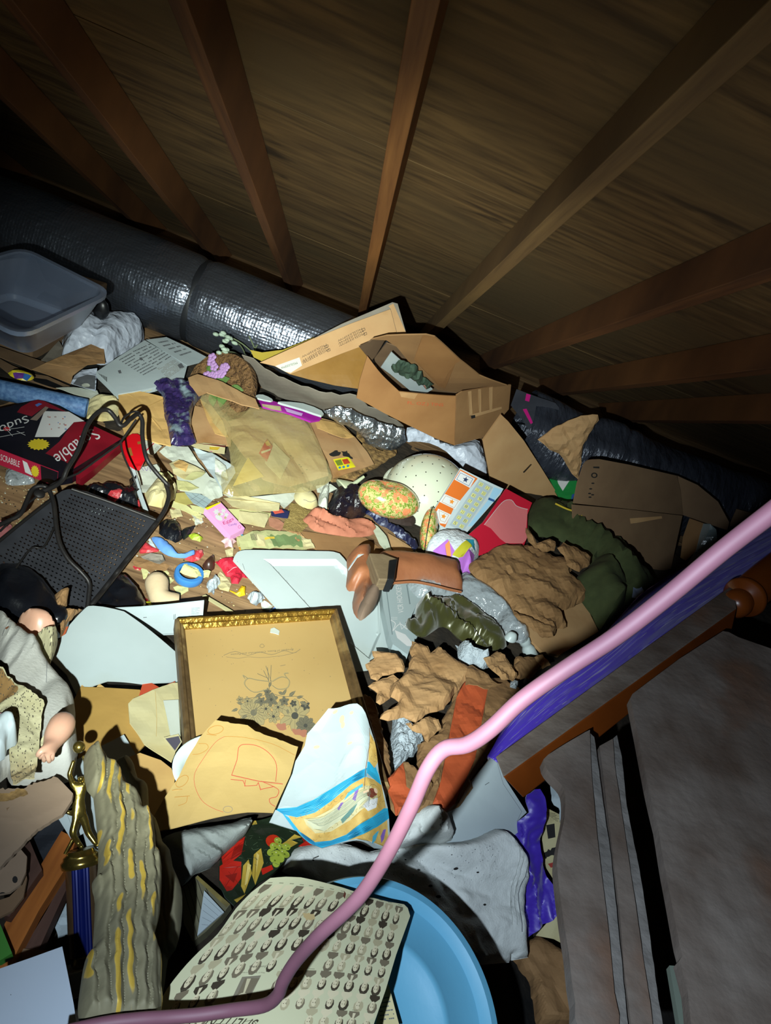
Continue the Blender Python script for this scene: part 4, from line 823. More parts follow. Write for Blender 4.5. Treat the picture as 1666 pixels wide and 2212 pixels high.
torn('torn_brown_paper','curled torn brown paper scrap leaning on the white lid edge', S4((310,955),(380,910),(360,855),(440,860),(550,880),(590,920),(605,970),(600,1010),(520,1025),(440,1040),(400,1080),(350,1060)), .10, MT['kraft_pale'], 18, .03, 14, .02, 20, 6)
torn('torn_brown_paper','torn brown paper folded between the frame and the kraft pile', S4((330,1120),(370,1090),(440,1060),(520,1030),(580,1070),(510,1130),(495,1210),(420,1260),(390,1240),(400,1170)), .11, MT['kraft_pale'], 20, .03, 12, .02, 20, 6)
torn('torn_brown_paper','brown paper scrap in the centre below the kraft pile, over the batting', S4((610,1400),(700,1400),(780,1350),(860,1370),(880,1440),(830,1480),(780,1540),(730,1470),(660,1450)), 0, MT['kraft_pale'], 22, .03, 14, .02, 18, 6, surf=bagS.up(.035))
torn('torn_brown_paper','torn brown paper curl right of the grey-white batting', S4((1195,910),(1300,855),(1360,890),(1410,960),(1450,1040),(1420,1080),(1330,1070),(1260,1000)), .13, MT['kraft_pale'], 24, .03, 12, .02, 20, 6)
torn('torn_brown_paper','brown paper under the batting, right above the orange stripe', S4((1050,990),(1110,960),(1200,1010),(1270,1080),(1330,1100),(1240,1140),(1150,1110),(1060,1110)), 0, MT['kraft'], 26, .03, 12, .015, 20, 6, surf=bagS.up(.04))
torn('torn_brown_paper','dark strip of brown paper beside the picture frame side', S4((275,1185),(340,1200),(390,1260),(430,1420),(480,1560),(490,1700),(500,1800),(440,1874),(400,1700),(330,1440),(290,1300)), .09, MT['kraft'], 28, .02, 10, .02, 16, 7)
torn('torn_brown_paper','dull brown paper beside the purple cloth, behind the pink cord', S4((1440,900),(1600,900),(1666,960),(1560,1050),(1450,1080),(1400,1010)), .10, MT['kraft'], 30, .02, 10, .02, 16, 7)
torn('torn_brown_paper','small brown paper flap near the white bottle', S4((1580,900),(1640,880),(1700,960),(1640,990)), .12, MT['kraft_pale'], 31, .02, 10, .02, 12, 6)
# ---------------------------------------------------------------- centre-left drift of paper
def pap(lb, pts, off, m, seed=1, amp=.010, fr=10, step=8, name='paper', cat='paper', prints=(), th=.001, jg=0, dome=0, edge=10, j=1.5, smooth=False, surf=None, disp=None):
    if jg: pts = jag(pts, j, 9, seed)
    return thing(name, lb, cat, pts, surf or Mound(off), [MT[m]] if isinstance(m, str) else [m], step=step, th=th, dome=dome, edge=edge, disp=disp or (crum(amp, fr, seed) if amp else None), prints=prints, smooth=smooth)
pur = flat('6a4a9a'); 
pap('tan cardboard folded flap in front of the wicker basket', B1((440,190),(510,160),(700,220),(850,300),(945,345),(975,425),(880,400),(700,345),(580,300),(520,330),(450,240)), .17, 'card_pale', 3, .012, 6, name='cardboard', cat='cardboard', th=.003)
pap('tan cardboard tray interior between navy floral bag and clear plastic bag', B1((455,560),(490,400),(700,470),(760,560),(760,700),(600,690),(470,675)), .045, 'card_pale', 4, .008, 6, name='cardboard', cat='cardboard', th=.003)
mat('navy_floral','14163a',.25,c2='3a2a5a',sc=55,c3='6f7f86',bump=.5,bsc=50,bdist=.005,coat=.3)
pap('glossy navy plastic bag with small floral print beside the manila envelope', smo(B1((170,250),(230,220),(380,215),(420,230),(500,270),(545,290),(530,350),(480,410),(460,520),(470,600),(500,680),(420,700),(310,690),(290,590),(250,430),(240,320)),2), .07, 'navy_floral', 6, .03, 22, 5, 'floral_bag', 'plastic bag', dome=.03, edge=12)
pap('candy carton strip lying below the floral bag', B1((455,690),(560,680),(720,700),(715,760),(690,755),(600,740),(500,720)), .05, 'dk', 3, .004, 9, 6, 'carton_strip', 'carton') if False else pap('narrow printed candy carton strip below the navy floral bag', B1((455,695),(560,682),(720,700),(712,765),(600,745),(500,722)), .055, 'cream', 3, .004, 9, 6, 'carton_strip', 'carton', prints=[P(flat('5a2020'), B1((500,685),(720,702),(718,718),(560,695))), P(flat('b89a2a'), B1((600,710),(680,715),(660,735),(600,730))), P(flat('a03a8a'), B1((580,745),(620,742),(620,758),(590,756)))])
# yellow bag contents
pap('wide tan paper seen through the clear yellowed bag', B1((700,400),(1000,430),(1290,490),(1385,620),(1470,800),(1490,930),(1200,1010),(1000,960),(830,740),(720,600)), .035, 'card_pale', 8, .012, 6, 9, prints=[P(MT['ink'], *[disc(*B1((x,y))[0],2.2,1.2,6) for x,y in ((1210,775),(1230,790),(1275,840),(1290,855),(1330,880),(1300,905),(1340,985),(1350,970))])])
pap('folded yellow paper inside the clear yellowed bag', B1((775,1005),(850,860),(890,790),(950,870),(1005,935)), .05, flat('c9a83c'), 2, .006, 8)
pap('cream leaflet inside the clear yellowed bag', B1((1080,680),(1205,800),(1130,955),(1015,830)), .05, 'cream', 2, .006, 8)
pap('red and white carton scrap inside the clear yellowed bag', B1((970,760),(1030,650),(1075,705),(1030,822)), .06, flat('a82a24'), 2, .004, 8, prints=[P(MT['cream'], B1((985,750),(1060,725),(1055,740),(990,765))), P(flat('c8a030'), B1((1015,680),(1040,660),(1060,700),(1030,705)))])
pap('tan paper at the left mouth of the clear yellowed bag', B1((530,350),(620,400),(700,520),(740,640),(640,610),(580,500)), .06, 'manila', 5, .01, 9)
mat('clear_yellow','cbb872',.12,alpha=.27,vor=7,vst=.35,vd=.01,c2='d8cc98',sc=7,bump=.5,bsc=14,spec=.8,bdist=.012)
bag = pap('big clear yellowed plastic bag full of papers left of the colander', smo(B1((530,345),(565,300),(680,360),(930,410),(1290,482),(1380,600),(1450,760),(1510,900),(1512,965),(1400,1025),(1280,1050),(1000,1065),(850,1082),(700,1060),(690,900),(760,860),(720,640),(620,530)),2), .06, 'clear_yellow', 7, .045, 5, 7, 'clear_plastic_bag', 'plastic bag', dome=.035, edge=22)
# magenta magazine and clear case
pap('thin magenta and cream magazine edge behind the clear yellowed bag', B1((950,350),(1060,362),(1440,490),(1428,508),(1360,520),(1200,462),(1000,412)), .09, flat('a0189a',.4), 2, .004, 9, 7, 'magazine', 'magazine', th=.006, prints=[P(MT['cream'], B1((990,390),(1130,410),(1140,445),(1000,415))), P(flat('c8a8d8'), B1((1160,420),(1300,460),(1290,480),(1180,450)))])
pap('white plastic tray edge above the magenta magazine', smo(B1((1130,372),(1300,385),(1440,440),(1440,478),(1300,430),(1140,385)),2), .11, 'white_plastic', 2, 0, 9, 7, 'plastic_tray', 'tray', th=.008)
pap('short white plastic strip left of the magenta magazine', smo(B1((950,325),(1000,320),(1068,352),(1060,368),(955,345)),2), .11, 'white_plastic', 2, 0, 9, 6, 'plastic_strip', 'strip', th=.006)
# torn carton with sticker and corrugated edge
mat('corrugated','a5834f',.9,c2='4a351c',sc=60,stretch=(1,1,1),bump=.8,bsc=80,bdist=.005)
pap('torn corrugated edge around the carton with the yellow sticker', B2((560,1140),(700,1120),(830,1080),(740,930),(730,880),(790,900),(850,990),(960,985),(965,1010),(900,1060),(820,1110),(700,1160),(590,1180)), .02, 'corrugated', 5, .012, 30, 5, 'corrugated_cardboard', 'cardboard', jg=1, j=4, th=.006)
pap('torn brown carton panel with yellow price sticker and charred patch', B2((430,795),(540,822),(640,850),(720,925),(790,1010),(830,1080),(700,1125),(590,1160),(560,1060),(500,940),(460,865)), .04, 'card_pale', 6, .008, 6, 8, 'torn_carton', 'cardboard', th=.004,
    prints=[P(flat('d8cc1c',.4), B2((590,1055),(680,1042),(722,1098),(622,1115))), P(flat('b03a1c'), B2((640,1058),(672,1052),(690,1078),(655,1084))), P(flat('6a7a20'), B2((600,1062),(635,1056),(650,1085),(618,1090))), P(flat('3a7a9a'), disc(*B2((630,1100))[0],3,2.5), disc(*B2((652,1097))[0],3,2.5), disc(*B2((676,1093))[0],3,2.5)),
            P(MT['ink'], jag(B2((565,1025),(600,1005),(635,1015),(625,1035),(590,1040)),2,4,3), jag(B2((635,1010),(670,1005),(705,1055),(680,1045),(650,1040)),2,4,5)), stroke(B2((560,905),(640,935),(710,915)),.8,MT['card_dull'])])
pap('pale brown folded paper above the torn carton panel', B2((480,820),(560,830),(640,850),(715,920),(640,932),(560,900),(500,870)), .065, 'manila', 9, .015, 10)
# white papers
pap('large curved white paper below the navy floral bag', B1((225,740),(290,698),(440,705),(490,790),(600,940),(665,965),(692,1072),(540,1060),(380,1035),(350,920),(340,830)), .025, 'white_paper', 4, .02, 7, 8)
pap('lilac-white folded sheet left of the clear yellowed bag', B1((480,718),(620,755),(785,855),(795,905),(700,1062),(640,960),(560,840)), .045, 'cool_paper', 5, .02, 9, 7)
pap('cream folded page with brown corner in the paper drift', B1((300,830),(370,800),(460,850),(565,900),(520,940),(420,965),(330,910)), .05, 'cream', 6, .018, 12, 6, prints=[P(MT['manila'], B1((330,830),(380,800),(440,850),(420,905),(340,870)))])
pap('torn cream strips on the white paper drift', B1((410,955),(470,900),(570,900),(540,935),(470,965)), .065, 'pale_yellow', 7, .01, 20, 5, jg=1)
pap('white note with purple handwriting beside the red packet', B1((-10,835),(100,860),(225,830),(240,960),(180,1060),(95,1060),(50,1000)), .03, 'white_paper', 8, .012, 8, 7, prints=[stroke(smo(B1((20,880),(30,865),(45,885),(60,868),(75,885),(90,868),(105,890)),3,False),.9,pur), stroke(smo(B1((110,860),(130,890),(145,850),(160,895)),3,False),.9,pur), stroke(smo(B1((165,880),(185,875),(200,890)),3,False),.8,pur)])
pap('crumpled cream tissue against the hamper wire', B1((115,1060),(200,955),(300,955),(355,1030),(335,1105),(240,1172),(140,1150)), .03, 'cream', 9, .03, 18, 5, 'tissue', 'tissue', dome=.04, edge=18)
pap('narrow grey card strip standing in the papers by the hamper', B1((10,850),(40,870),(90,1050),(155,1232),(125,1235),(60,1060)), .05, 'cool_paper', 2, .003, 6, 6, 'card_strip', 'card', th=.003)
pap('long cream envelope left of the white canvas shoe', B1((705,1085),(870,1072),(1130,1130),(1125,1182),(960,1192),(770,1155)), .035, 'cream', 3, .012, 8, 7, 'envelope', 'envelope', prints=[stroke(B1((715,1092),(960,1112),(1128,1135)),.6,MT['manila_dark'])])
pap('white sheet below the clear yellowed bag', B1((700,1070),(850,1085),(1100,1068),(1270,1050),(1230,1110),(1160,1175),(1125,1130),(950,1095),(760,1100)), .022, 'white_paper', 4, .01, 8, 7)
pap('pale yellow envelope under the long cream envelope', B1((455,1140),(620,1165),(830,1170),(1065,1205),(1012,1312),(830,1270),(720,1240),(480,1185)), .018, 'pale_yellow', 5, .01, 7, 7, 'envelope', 'envelope')
pap('blue-grey woven printed card above the pink candy box', B1((415,1048),(520,1058),(625,1108),(560,1168),(480,1132)), .03, MT['duct_panel'] if 0 else flat('8fa0a4'), 6, .008, 10, 6, 'printed_card', 'card', prints=[stroke(B1((430,1060),(570,1160)),.6,ink), stroke(B1((470,1058),(600,1140)),.6,ink), stroke(B1((450,1110),(520,1065)),.6,ink), stroke(B1((500,1140),(570,1085)),.6,ink)])
pap('olive-yellow paper patch between hamper wire and woven printed card', B1((350,1060),(440,1050),(500,1135),(420,1150),(340,1120)), .012, flat('a89c58'), 4, .008, 10, 7)
pap('torn cream paper piece right of the pink candy box', B1((820,1195),(960,1205),(1040,1215),(1040,1250),(1015,1312),(905,1292),(815,1265)), .03, 'cream', 5, .008, 10, 6, jg=1)
pap('small navy and red matchbook near the straw mat', B1((1060,1190),(1130,1178),(1200,1195),(1185,1250),(1120,1240),(1065,1228)), .03, flat('1c2450'), 5, .006, 14, 5, 'matchbook', 'matchbook', prints=[P(flat('c05040'), B1((1070,1185),(1140,1180),(1160,1205),(1090,1215)))])
pap('white canvas shoe sole with oval eyelet beside the funnel', smo(B1((1232,1085),(1260,1025),(1300,1025),(1380,1075),(1412,1150),(1370,1180),(1300,1165),(1250,1130)),2), .02, 'cream', 5, .004, 20, 5, 'canvas_shoe', 'shoe', dome=.03, edge=14, smooth=True, prints=[('eo',[disc(*B1((1305,1072))[0],11,6,16,.5), disc(*B1((1305,1072))[0],8,4,16,.5)],MT['card_grey']), stroke(smo(B1((1290,1140),(1350,1160),(1395,1140),(1390,1100)),3,False),.7,MT['card_grey'])])
pap('white crumpled sock behind the dark melted lump', smo(B1((1415,1120),(1430,1050),(1470,985),(1500,1000),(1490,1100),(1480,1180),(1425,1165)),2), .02, 'white_paper', 6, .012, 25, 5, 'sock', 'sock', dome=.03, edge=10)
mat('straw','a08a50',.9,c2='7a6636',sc=120,bump=1,bsc=200,bdist=.004)
pap('rough straw-coloured woven mat scrap left of the salmon cloth', B1((1150,1312),(1180,1200),(1210,1125),(1260,1135),(1330,1182),(1400,1190),(1370,1262),(1290,1352),(1170,1332)), .015, 'straw', 6, .006, 40, 6, 'straw_mat', 'mat', jg=1)
# salmon cloth, melted lump, funnel
mat('salmon','b07058',.85,c2='9c5e48',sc=20,bump=.5,bsc=70)
pap('crumpled salmon pink cloth in front of the dark melted lump', smo(B2((415,1405),(450,1370),(475,1338),(510,1335),(560,1380),(640,1390),(700,1402),(790,1400),(845,1465),(800,1500),(700,1505),(580,1490),(480,1470),(440,1430)),2), .02, 'salmon', 6, .02, 24, 4, 'salmon_cloth', 'cloth', dome=.015, edge=12, disp=fold(.02,24,3,(.2,1,0),3.5), smooth=True)
mat('melted','1e1518',.2,c2='0c0e1c',sc=30,bump=1,bsc=60,bdist=.006,c3='3c2a22')
pap('dark glossy melted lump behind the salmon cloth', smo(B2((560,1330),(575,1290),(600,1240),(660,1222),(730,1240),(775,1290),(785,1370),(740,1395),(660,1392),(590,1388)),2), .02, 'melted', 8, .02, 34, 4, 'melted_lump', 'lump', dome=.07, edge=24)
pap('dark blue spotted scarf trailing right from the melted lump', jag(B2((775,1355),(850,1375),(930,1432),(1000,1462),(1040,1500),(1085,1560),(1070,1595),(1010,1530),(950,1490),(900,1450),(830,1410)),3,6,4), .03, mat('navy_spots','10163a',.6,c2='10163a',sc=140,var=.1,c3='aab2c8'), 9, .012, 30, 5, 'spotted_scarf', 'scarf', dome=.02, edge=8)
fo = atz(*B2((650,1225))[0], .05); fa = (atz(*B2((770,1105))[0], .12)-atz(*B2((700,1212))[0], .09))
vs, fs = mesh_lathe([(.045,-.01),(.047,-.006),(.043,0),(.02,.022),(.008,.032),(.005,.075),(.004,.076)], atz(*B2((668,1228))[0], .06), V((.55,.55,.62)), 32)
tag(link('funnel', vs, fs, flat('b4bc9c',.35), None, None, True), 'pale green plastic funnel with upright spout behind the dark melted lump', 'funnel')
pap('dark brown shadowed cloth under the flowered tins', smo(B2((790,1340),(900,1350),(1060,1360),(1090,1350),(1080,1400),(1050,1440),(960,1430),(880,1400)),2), .012, flat('2a1c16',.8), 6, .01, 20, 6, 'brown_cloth', 'cloth', dome=.02, edge=10)
pap('large flat tan cardboard between straw mat and white lid', B2((400,1470),(560,1490),(780,1505),(860,1560),(905,1605),(880,1620),(700,1600),(655,1650),(480,1570)), .012, 'card', 6, .006, 5, 10, 'cardboard', 'cardboard', th=.003)
pap('pale mint torn card edge between the tan cardboard and spotted scarf', B2((800,1415),(850,1440),(900,1500),(940,1600),(905,1590),(860,1540)), .03, flat('b4bca8'), 6, .006, 12, 6)
pap('tan folded card behind the boot shaft near the half tin', B2((905,1480),(1000,1530),(1100,1600),(1110,1640),(960,1600),(930,1560)), .02, 'card_pale', 6, .006, 12, 7)
pap('green and cream printed map leaflet above the white lid', B2((35,1510),(120,1475),(200,1466),(300,1470),(410,1482),(440,1570),(300,1572),(130,1562),(60,1590)), .022, flat('a8a878'), 3, .01, 12, 6, 'map_leaflet', 'leaflet', jg=1, prints=[P(flat('6a7f52'), jag(B2((200,1495),(400,1490),(430,1550),(250,1562)),3,6,2)), P(flat('d0b03c'), B2((165,1512),(250,1500),(252,1512),(170,1525))), P(MT['cream'], B2((130,1490),(190,1495),(200,1560),(150,1555)))]+[P(MT['ink'], B2((110+i*6,1490),(113+i*6,1490),(122+i*6,1525),(119+i*6,1525))) for i in range(6)])
pap('crumpled teal and yellow paper beside the pink candy box', C1((1160,420),(1200,395),(1280,470),(1320,560),(1260,600),(1200,590),(1170,500)), .02, flat('a8a070'), 5, .02, 22, 4, prints=[P(flat('4a8a98'), C1((1190,400),(1230,400),(1290,500),(1270,520))), P(flat('b8862a'), C1((1180,540),(1230,550),(1250,595),(1200,590)))])
# pink candy box
cp = Zp(.035)
o = pap('small pink cardboard candy box with yellow end lying on the boards', C1((845,175),(1000,112),(1245,375),(1102,452)), 0, flat('d89ac8',.45), surf=cp, name='candy_box', cat='box', amp=0, th=.022, step=6,
   prints=[P(flat('dccf18',.4), C1((845,175),(985,92),(1005,122),(870,192))), text('Candy', C1((1085,362),(1170,345),(1160,318),(1078,335)), flat('5a3a9a'), .02), text('Eggs', C1((1040,350),(1140,300),(1125,262),(1022,312)), flat('b01a60'), .03),
           P(wht, disc(*C1((985,270))[0],9,5,12,.6), disc(*C1((1010,235))[0],5,3,8), star(*C1((960,210))[0],8,4,6), star(*C1((1030,200))[0],7,3,6), star(*C1((1060,240))[0],6,3,5)), P(flat('a8a070'), star(*C1((990,235))[0],5,2,5), star(*C1((1050,270))[0],4,2,5)), stroke(disc(*C1((1192,362))[0],3,3,8),.6,flat('b01a60'),True)])
X = kd(280,760,3.471)
pap('white torn page between the curved white paper and the candy box', jag(X((600,960),(690,1000),(700,1080),(620,1110),(540,1060)),1.5,8,2), .03, 'white_paper', 5, .014, 14, 5)
pap('cream strip of paper under the woven printed card', X((330,1110),(420,1140),(470,1180),(560,1230),(540,1250),(420,1190),(320,1150)), .012, 'pale_yellow', 5, .012, 16, 5)
pap('small cream page with curled corner left of the candy box', jag(X((300,1180),(380,1175),(400,1230),(320,1245)),1.2,7,2), .012, 'cream', 5, .014, 18, 4)
pap('crumpled white receipt beside the pale yellow envelope', jag(X((470,1190),(540,1200),(560,1260),(500,1290)),1.5,6,4), .014, 'white_paper', 6, .02, 24, 4)
pap('pinkish brown printed card below the matchbook', X((1040,1235),(1120,1250),(1170,1290),(1130,1340),(1050,1300)), .012, flat('a8745c'), 5, .006, 18, 5)
pap('folded white page lying in the lilac-white sheet', X((640,800),(720,850),(740,960),(680,1000),(640,920)), .06, 'white_paper', 8, .016, 14, 5)
pap('yellowish folded leaflet beside the crumpled cream tissue', X((350,960),(430,970),(520,1020),(440,1050),(360,1030)), .035, 'pale_yellow', 8, .012, 14, 5)
pap('tan torn paper between tan cardboard and green leaflet', jag(X((1180,1340),(1280,1350),(1330,1420),(1260,1440),(1190,1400)),1.5,6,4), .02, 'kraft_pale', 6, .014, 20, 5)
pap('cream torn page right of the green leaflet', jag(X((1290,1380),(1360,1400),(1390,1470),(1310,1470)),1.5,6,5), .026, 'cream', 6, .014, 20, 5)
pap('dirty white page under the clear bag near the funnel', X((1400,1000),(1510,985),(1560,1020),(1480,1060),(1410,1050)), .03, 'white_paper', 6, .012, 14, 5)
pap('brown wrapping scrap in the dark gap behind the colander', jag(X((1540,900),(1640,880),(1720,930),(1650,990),(1560,970)),2,8,5), .02, 'kraft', 6, .02, 14, 6)
pap('small torn yellow page between wire loop and curved white paper', jag(X((200,905),(290,890),(330,930),(260,960)),1.5,6,5), .05, 'pale_yellow', 6, .016, 20, 4)
pap('light grey crumpled wrapper near the black plastic tangle', jag(C3((560,240),(680,210),(760,215),(700,260),(600,280)),2,7,6), .04, 'cool_paper', 6, .02, 20, 4)
# ---------------------------------------------------------------- bits on the bare boards
mat('red_dots','b83038',.8,c2='b83038',sc=160,var=.05,c3='d88a8a')
def bit(nm, lb, cat, pts, m, off=.006, **k):
    return pap(lb, pts, off, m, k.pop('seed', 3), k.pop('amp', .012), k.pop('fr', 24), k.pop('step', 4), nm, cat, **k)
bit('plastic_scrap','crumpled glossy black plastic scrap right of the hamper','plastic scrap', C1((385,430),(390,330),(440,292),(560,308),(600,360),(612,410),(622,480),(550,522),(450,480)), 'black_bag', dome=.02, edge=14, jg=1)
bit('fabric_leaf','pointed black fabric leaf on the bare boards','leaf', C1((598,412),(640,375),(755,343),(725,400),(680,462),(632,495)), 'black_plastic', dome=.01, edge=8)
bit('plastic_leaf','lime green curled leaf scrap on the bare boards','leaf', C1((678,450),(725,425),(780,450),(828,478),(800,512),(760,498),(715,490)), flat('8a9a24',.5), dome=.012, edge=8)
bit('blue_ribbon','light blue fabric strip twisted across the boards','ribbon', smo(C1((312,470),(400,478),(470,520),(540,590),(580,640),(660,620),(742,600),(738,650),(650,672),(560,670),(480,650),(400,600),(345,530)),2), flat('5a88c8',.7), dome=.015, edge=8, smooth=True)
bit('dotted_fabric','red polka dot fabric scrap by the black hamper corner','fabric', C1((190,600),(250,512),(320,560),(388,590),(380,608),(200,625)), 'red_dots', dome=.01, edge=8)
bit('dotted_fabric','red polka dot fabric scrap at the right end of the blue strip','fabric', C1((640,682),(735,640),(745,600),(825,592),(832,640),(790,690),(715,715)), 'red_dots', dome=.015, edge=8, jg=1)
bit('dotted_fabric','red polka dot fabric scrap standing behind the hamper panel','fabric', C3((690,75),(740,65),(800,130),(735,195),(690,180)), 'red_dots', off=.05, dome=.01, edge=8)
bit('dotted_fabric','small red dotted scrap right of the standing polka dot piece','fabric', C3((862,180),(895,175),(905,250),(890,262),(855,235)), 'red_dots', off=.03)
bit('dotted_fabric','small red scrap at the left edge of the bare boards','fabric', C1((130,740),(170,725),(215,770),(200,790),(150,770)), 'red_dots')
bit('black_scrap','tangle of torn black plastic between papers and hamper','plastic scrap', jag(C3((540,100),(700,80),(820,100),(850,30),(880,20),(890,60),(870,110),(915,120),(880,170),(890,230),(850,220),(700,200),(560,150)),4,8,3), 'black_bag', off=.03, dome=.03, edge=14)
bit('fabric_wedge','white and black wedge of fabric under the blue strip','fabric', C1((270,490),(300,465),(340,530),(375,590),(350,590),(310,540)), 'cool_paper')
# tape roll
tc_ = atz(*C1((678,872))[0], .012)
vs, fs = mesh_lathe([(.026,0),(.036,0),(.038,.004),(.038,.018),(.036,.022),(.027,.022),(.026,.018),(.026,0)], tc_, V((0,0,1)), 40, cap=False); tag(link('tape_roll', vs, fs, flat('3a78b8',.4), None, None, True), 'bright blue plastic ring lying on the boards', 'ring')
bit('waxed_paper','pale yellow waxed paper folded over the blue ring','paper', C1((600,795),(650,712),(720,730),(830,790),(905,800),(885,852),(760,850),(680,820)), 'pale_yellow', off=.035, amp=.02)
bit('waxed_paper','pale yellow paper twist left of the fabric doll limb','paper', C1((208,770),(240,765),(285,805),(270,850),(240,882)), 'pale_yellow', amp=.02)
bit('waxed_paper','pale yellow paper twist right of the fabric doll limb','paper', C1((415,790),(470,785),(520,840),(542,880),(500,922),(465,870),(450,820)), 'pale_yellow', amp=.02)
bit('waxed_paper','small pale yellow card on the pink stain','paper', C1((530,960),(575,940),(680,950),(682,995),(600,1035),(570,1010)), 'pale_yellow', amp=.01)
bit('seashell','dark brown curled shell beside the blue ring','shell', smo(C1((820,745),(870,685),(925,662),(945,700),(940,780),(900,802),(840,785)),2), flat('3a241c',.3), dome=.025, edge=12, amp=.006, smooth=True)
bit('red_cloth','crumpled bright red cloth at the left corner of the white lid','cloth', C1((948,712),(1130,670),(1160,740),(1205,790),(1272,872),(1222,862),(1180,932),(1112,928),(1100,860),(1060,852),(1010,780)), flat('b01830',.7), dome=.015, edge=10, amp=.02, prints=[stroke(C1((1065,835),(1120,800),(1190,780)),1,flat('d88a90'))])
bit('cream_card','torn cream card partly under the red cloth','card', C1((950,880),(1000,800),(1060,850),(1110,930),(1080,1020),(990,990)), 'cream')
bit('cotton_tuft','fluffy white cotton tuft left of the cream card','cotton', jag(C1((865,930),(910,900),(980,885),(1000,930),(940,985),(935,1040),(880,1020)),4,5,2), 'batting', dome=.025, edge=10, amp=.02)
bit('cotton_tuft','fluffy white cotton tuft at the lid corner above the frame','cotton', jag(C1((1275,1050),(1330,1040),(1420,1050),(1450,1080),(1390,1120),(1360,1150),(1300,1120)),4,5,3), 'batting', dome=.025, edge=10, amp=.02)
bit('yellow_scrap','crumpled bright yellow plastic scrap below the red cloth','plastic scrap', C1((1092,1002),(1160,1020),(1200,962),(1255,968),(1248,1045),(1190,1062)), flat('d0a818',.4), dome=.012, edge=8, amp=.02)
bit('plastic_strip','translucent yellowish plastic strip lying toward the frame','strip', C1((822,1048),(850,1038),(1190,1238),(1172,1262)), flat('a8a078',.3), amp=.002, th=.004, off=.03)
bit('brown_paper_strip','folded brown paper strip under the dotted scraps','paper', C1((130,700),(185,640),(400,720),(560,740),(600,775),(560,800),(420,790),(300,800),(150,745)), 'kraft', amp=.015, fr=14)
bit('grey_scrap','grey cellophane scrap on the brown paper strip','scrap', C1((210,640),(300,620),(420,640),(445,700),(400,730),(300,690)), 'card_grey', off=.02)
bit('fabric_flower','pale pink fabric flower below the candy box','flower', star(*C1((1085,505))[0],17,11,6), flat('c8a0a4',.8), dome=.015, edge=8, amp=.01)
bit('wooden_tile','small square wooden letter tile on the boards','tile', C1((722,275),(780,262),(822,300),(765,320)), 'cream', amp=0, th=.005, off=.008)
bit('torn_label','small cream paper by the lid above the red cloth','paper', C1((1045,600),(1130,570),(1125,660),(1065,665)), 'cream')
bit('green_card','yellow-green card corner by the black plastic bag','card', C1((252,1108),(372,1112),(358,1172),(288,1150)), flat('a8a81c',.5), off=.02, amp=.003)
bit('red_scrap','red crumpled scrap left of the fabric doll limb','scrap', C1((160,930),(220,915),(240,960),(190,990)), flat('a01824',.6), amp=.02)
bit('red_scrap','dark red card corner beside the fabric doll limb base','scrap', C1((185,1035),(240,1020),(275,1090),(270,1105),(240,1100)), flat('a01024',.5))
bit('ochre_scrap','flat ochre brown scrap beside the fabric doll limb','scrap', C1((140,990),(200,945),(250,985),(250,1030),(190,1035)), 'kraft')
bit('ball_pen','blue and clear pen lying by the frame corner','pen', C1((1490,1195),(1560,1150),(1570,1162),(1500,1208)), flat('6a88c0',.3), off=.015, amp=0, th=.006)
bit('tissue_scrap','white tissue behind the top edge of the picture frame','tissue', C1((1405,1120),(1440,1100),(1530,1145),(1500,1190),(1420,1180)), 'white_paper')
# crumbs
vs_ = []; r = random.Random(9)
for i in range(520):
    px, py = r.choice(((r.uniform(290,560), r.uniform(1080,1330)), (r.uniform(0,120), r.uniform(1010,1140)), (r.uniform(330,640), r.uniform(1040,1140))))
    s_ = r.uniform(.0008,.0030); c = atz(px, py, .004); vs_.append(ell(c, V((s_,0,0)), V((0,s_*.7,0)), V((0,0,s_*.5)), 6, 4))
for k, (m_, lb) in enumerate((('white_paper','pale crumbs of plaster and paper scattered on the bare boards'),('debris','dark crumbs of dirt scattered on the bare boards'),('cream','yellowish crumbs scattered on the bare boards'))):

    vs, fs = merge(vs_[k::3]); tag(link('floor_crumbs', vs, fs, MT[m_]), lb, 'crumbs', None, 'stuff')
# scraps on the left, by the game box
pap('crumpled clear plastic wrap on the boards below the game box', smo(A1((60,1560),(150,1540),(290,1620),(330,1680),(200,1700),(60,1690)),2), .01, 'clear_bag', 3, .02, 16, 5, 'plastic_wrap', 'plastic wrap', dome=.02, edge=10)
pap('pink and white torn paper at the left edge beside the hamper', C3((-20,300),(40,290),(80,330),(60,430),(-20,440)), .02, flat('b06a6c'), 3, .02, 12, 6)
pap('pale green paper half hidden under the hamper rod at left', C3((60,360),(130,300),(215,280),(200,340),(80,420)), .02, flat('a0a46a'), 3, .02, 12, 6)
# ---------------------------------------------------------------- perforated black hamper tray
hp = Pl((187,1315,.10),(338,1125,.13),(0,1200,.15))
hp2 = Pl((187,1315,.10),(338,1125,.13),(150,1050,.17))
holes = []
a, b, c, d = [V(p) for p in C3((460,130),(960,310),(560,860),(-40,560))]
for i in range(22):
    for j in range(22):
        u = (i+.5+(j % 2)*.5)/22.5; v = (j+.5)/22
        p = (a*(1-u)+b*u)*(1-v)+(d*(1-u)+c*u)*v
        if p.x > 2: holes.append(disc(p.x, p.y, 3.0, 2.0, 6, .6))
_in = inside
mat('tray_black','232428',.42,c2='323338',sc=20,bump=.15)
o = thing('wire_hamper','black perforated metal tray with bent steel handle rods, left of the bare boards','metal tray', smo(C3((330,170),(400,120),(470,108),(560,125)),2,False)+C3((985,285),(1012,320),(560,885),(535,890),(300,790),(-60,640),(-60,500)), hp, [MT['tray_black'], MT['hole_dark']], step=16, th=.002, prints=[('any', holes, 'HOLE')])
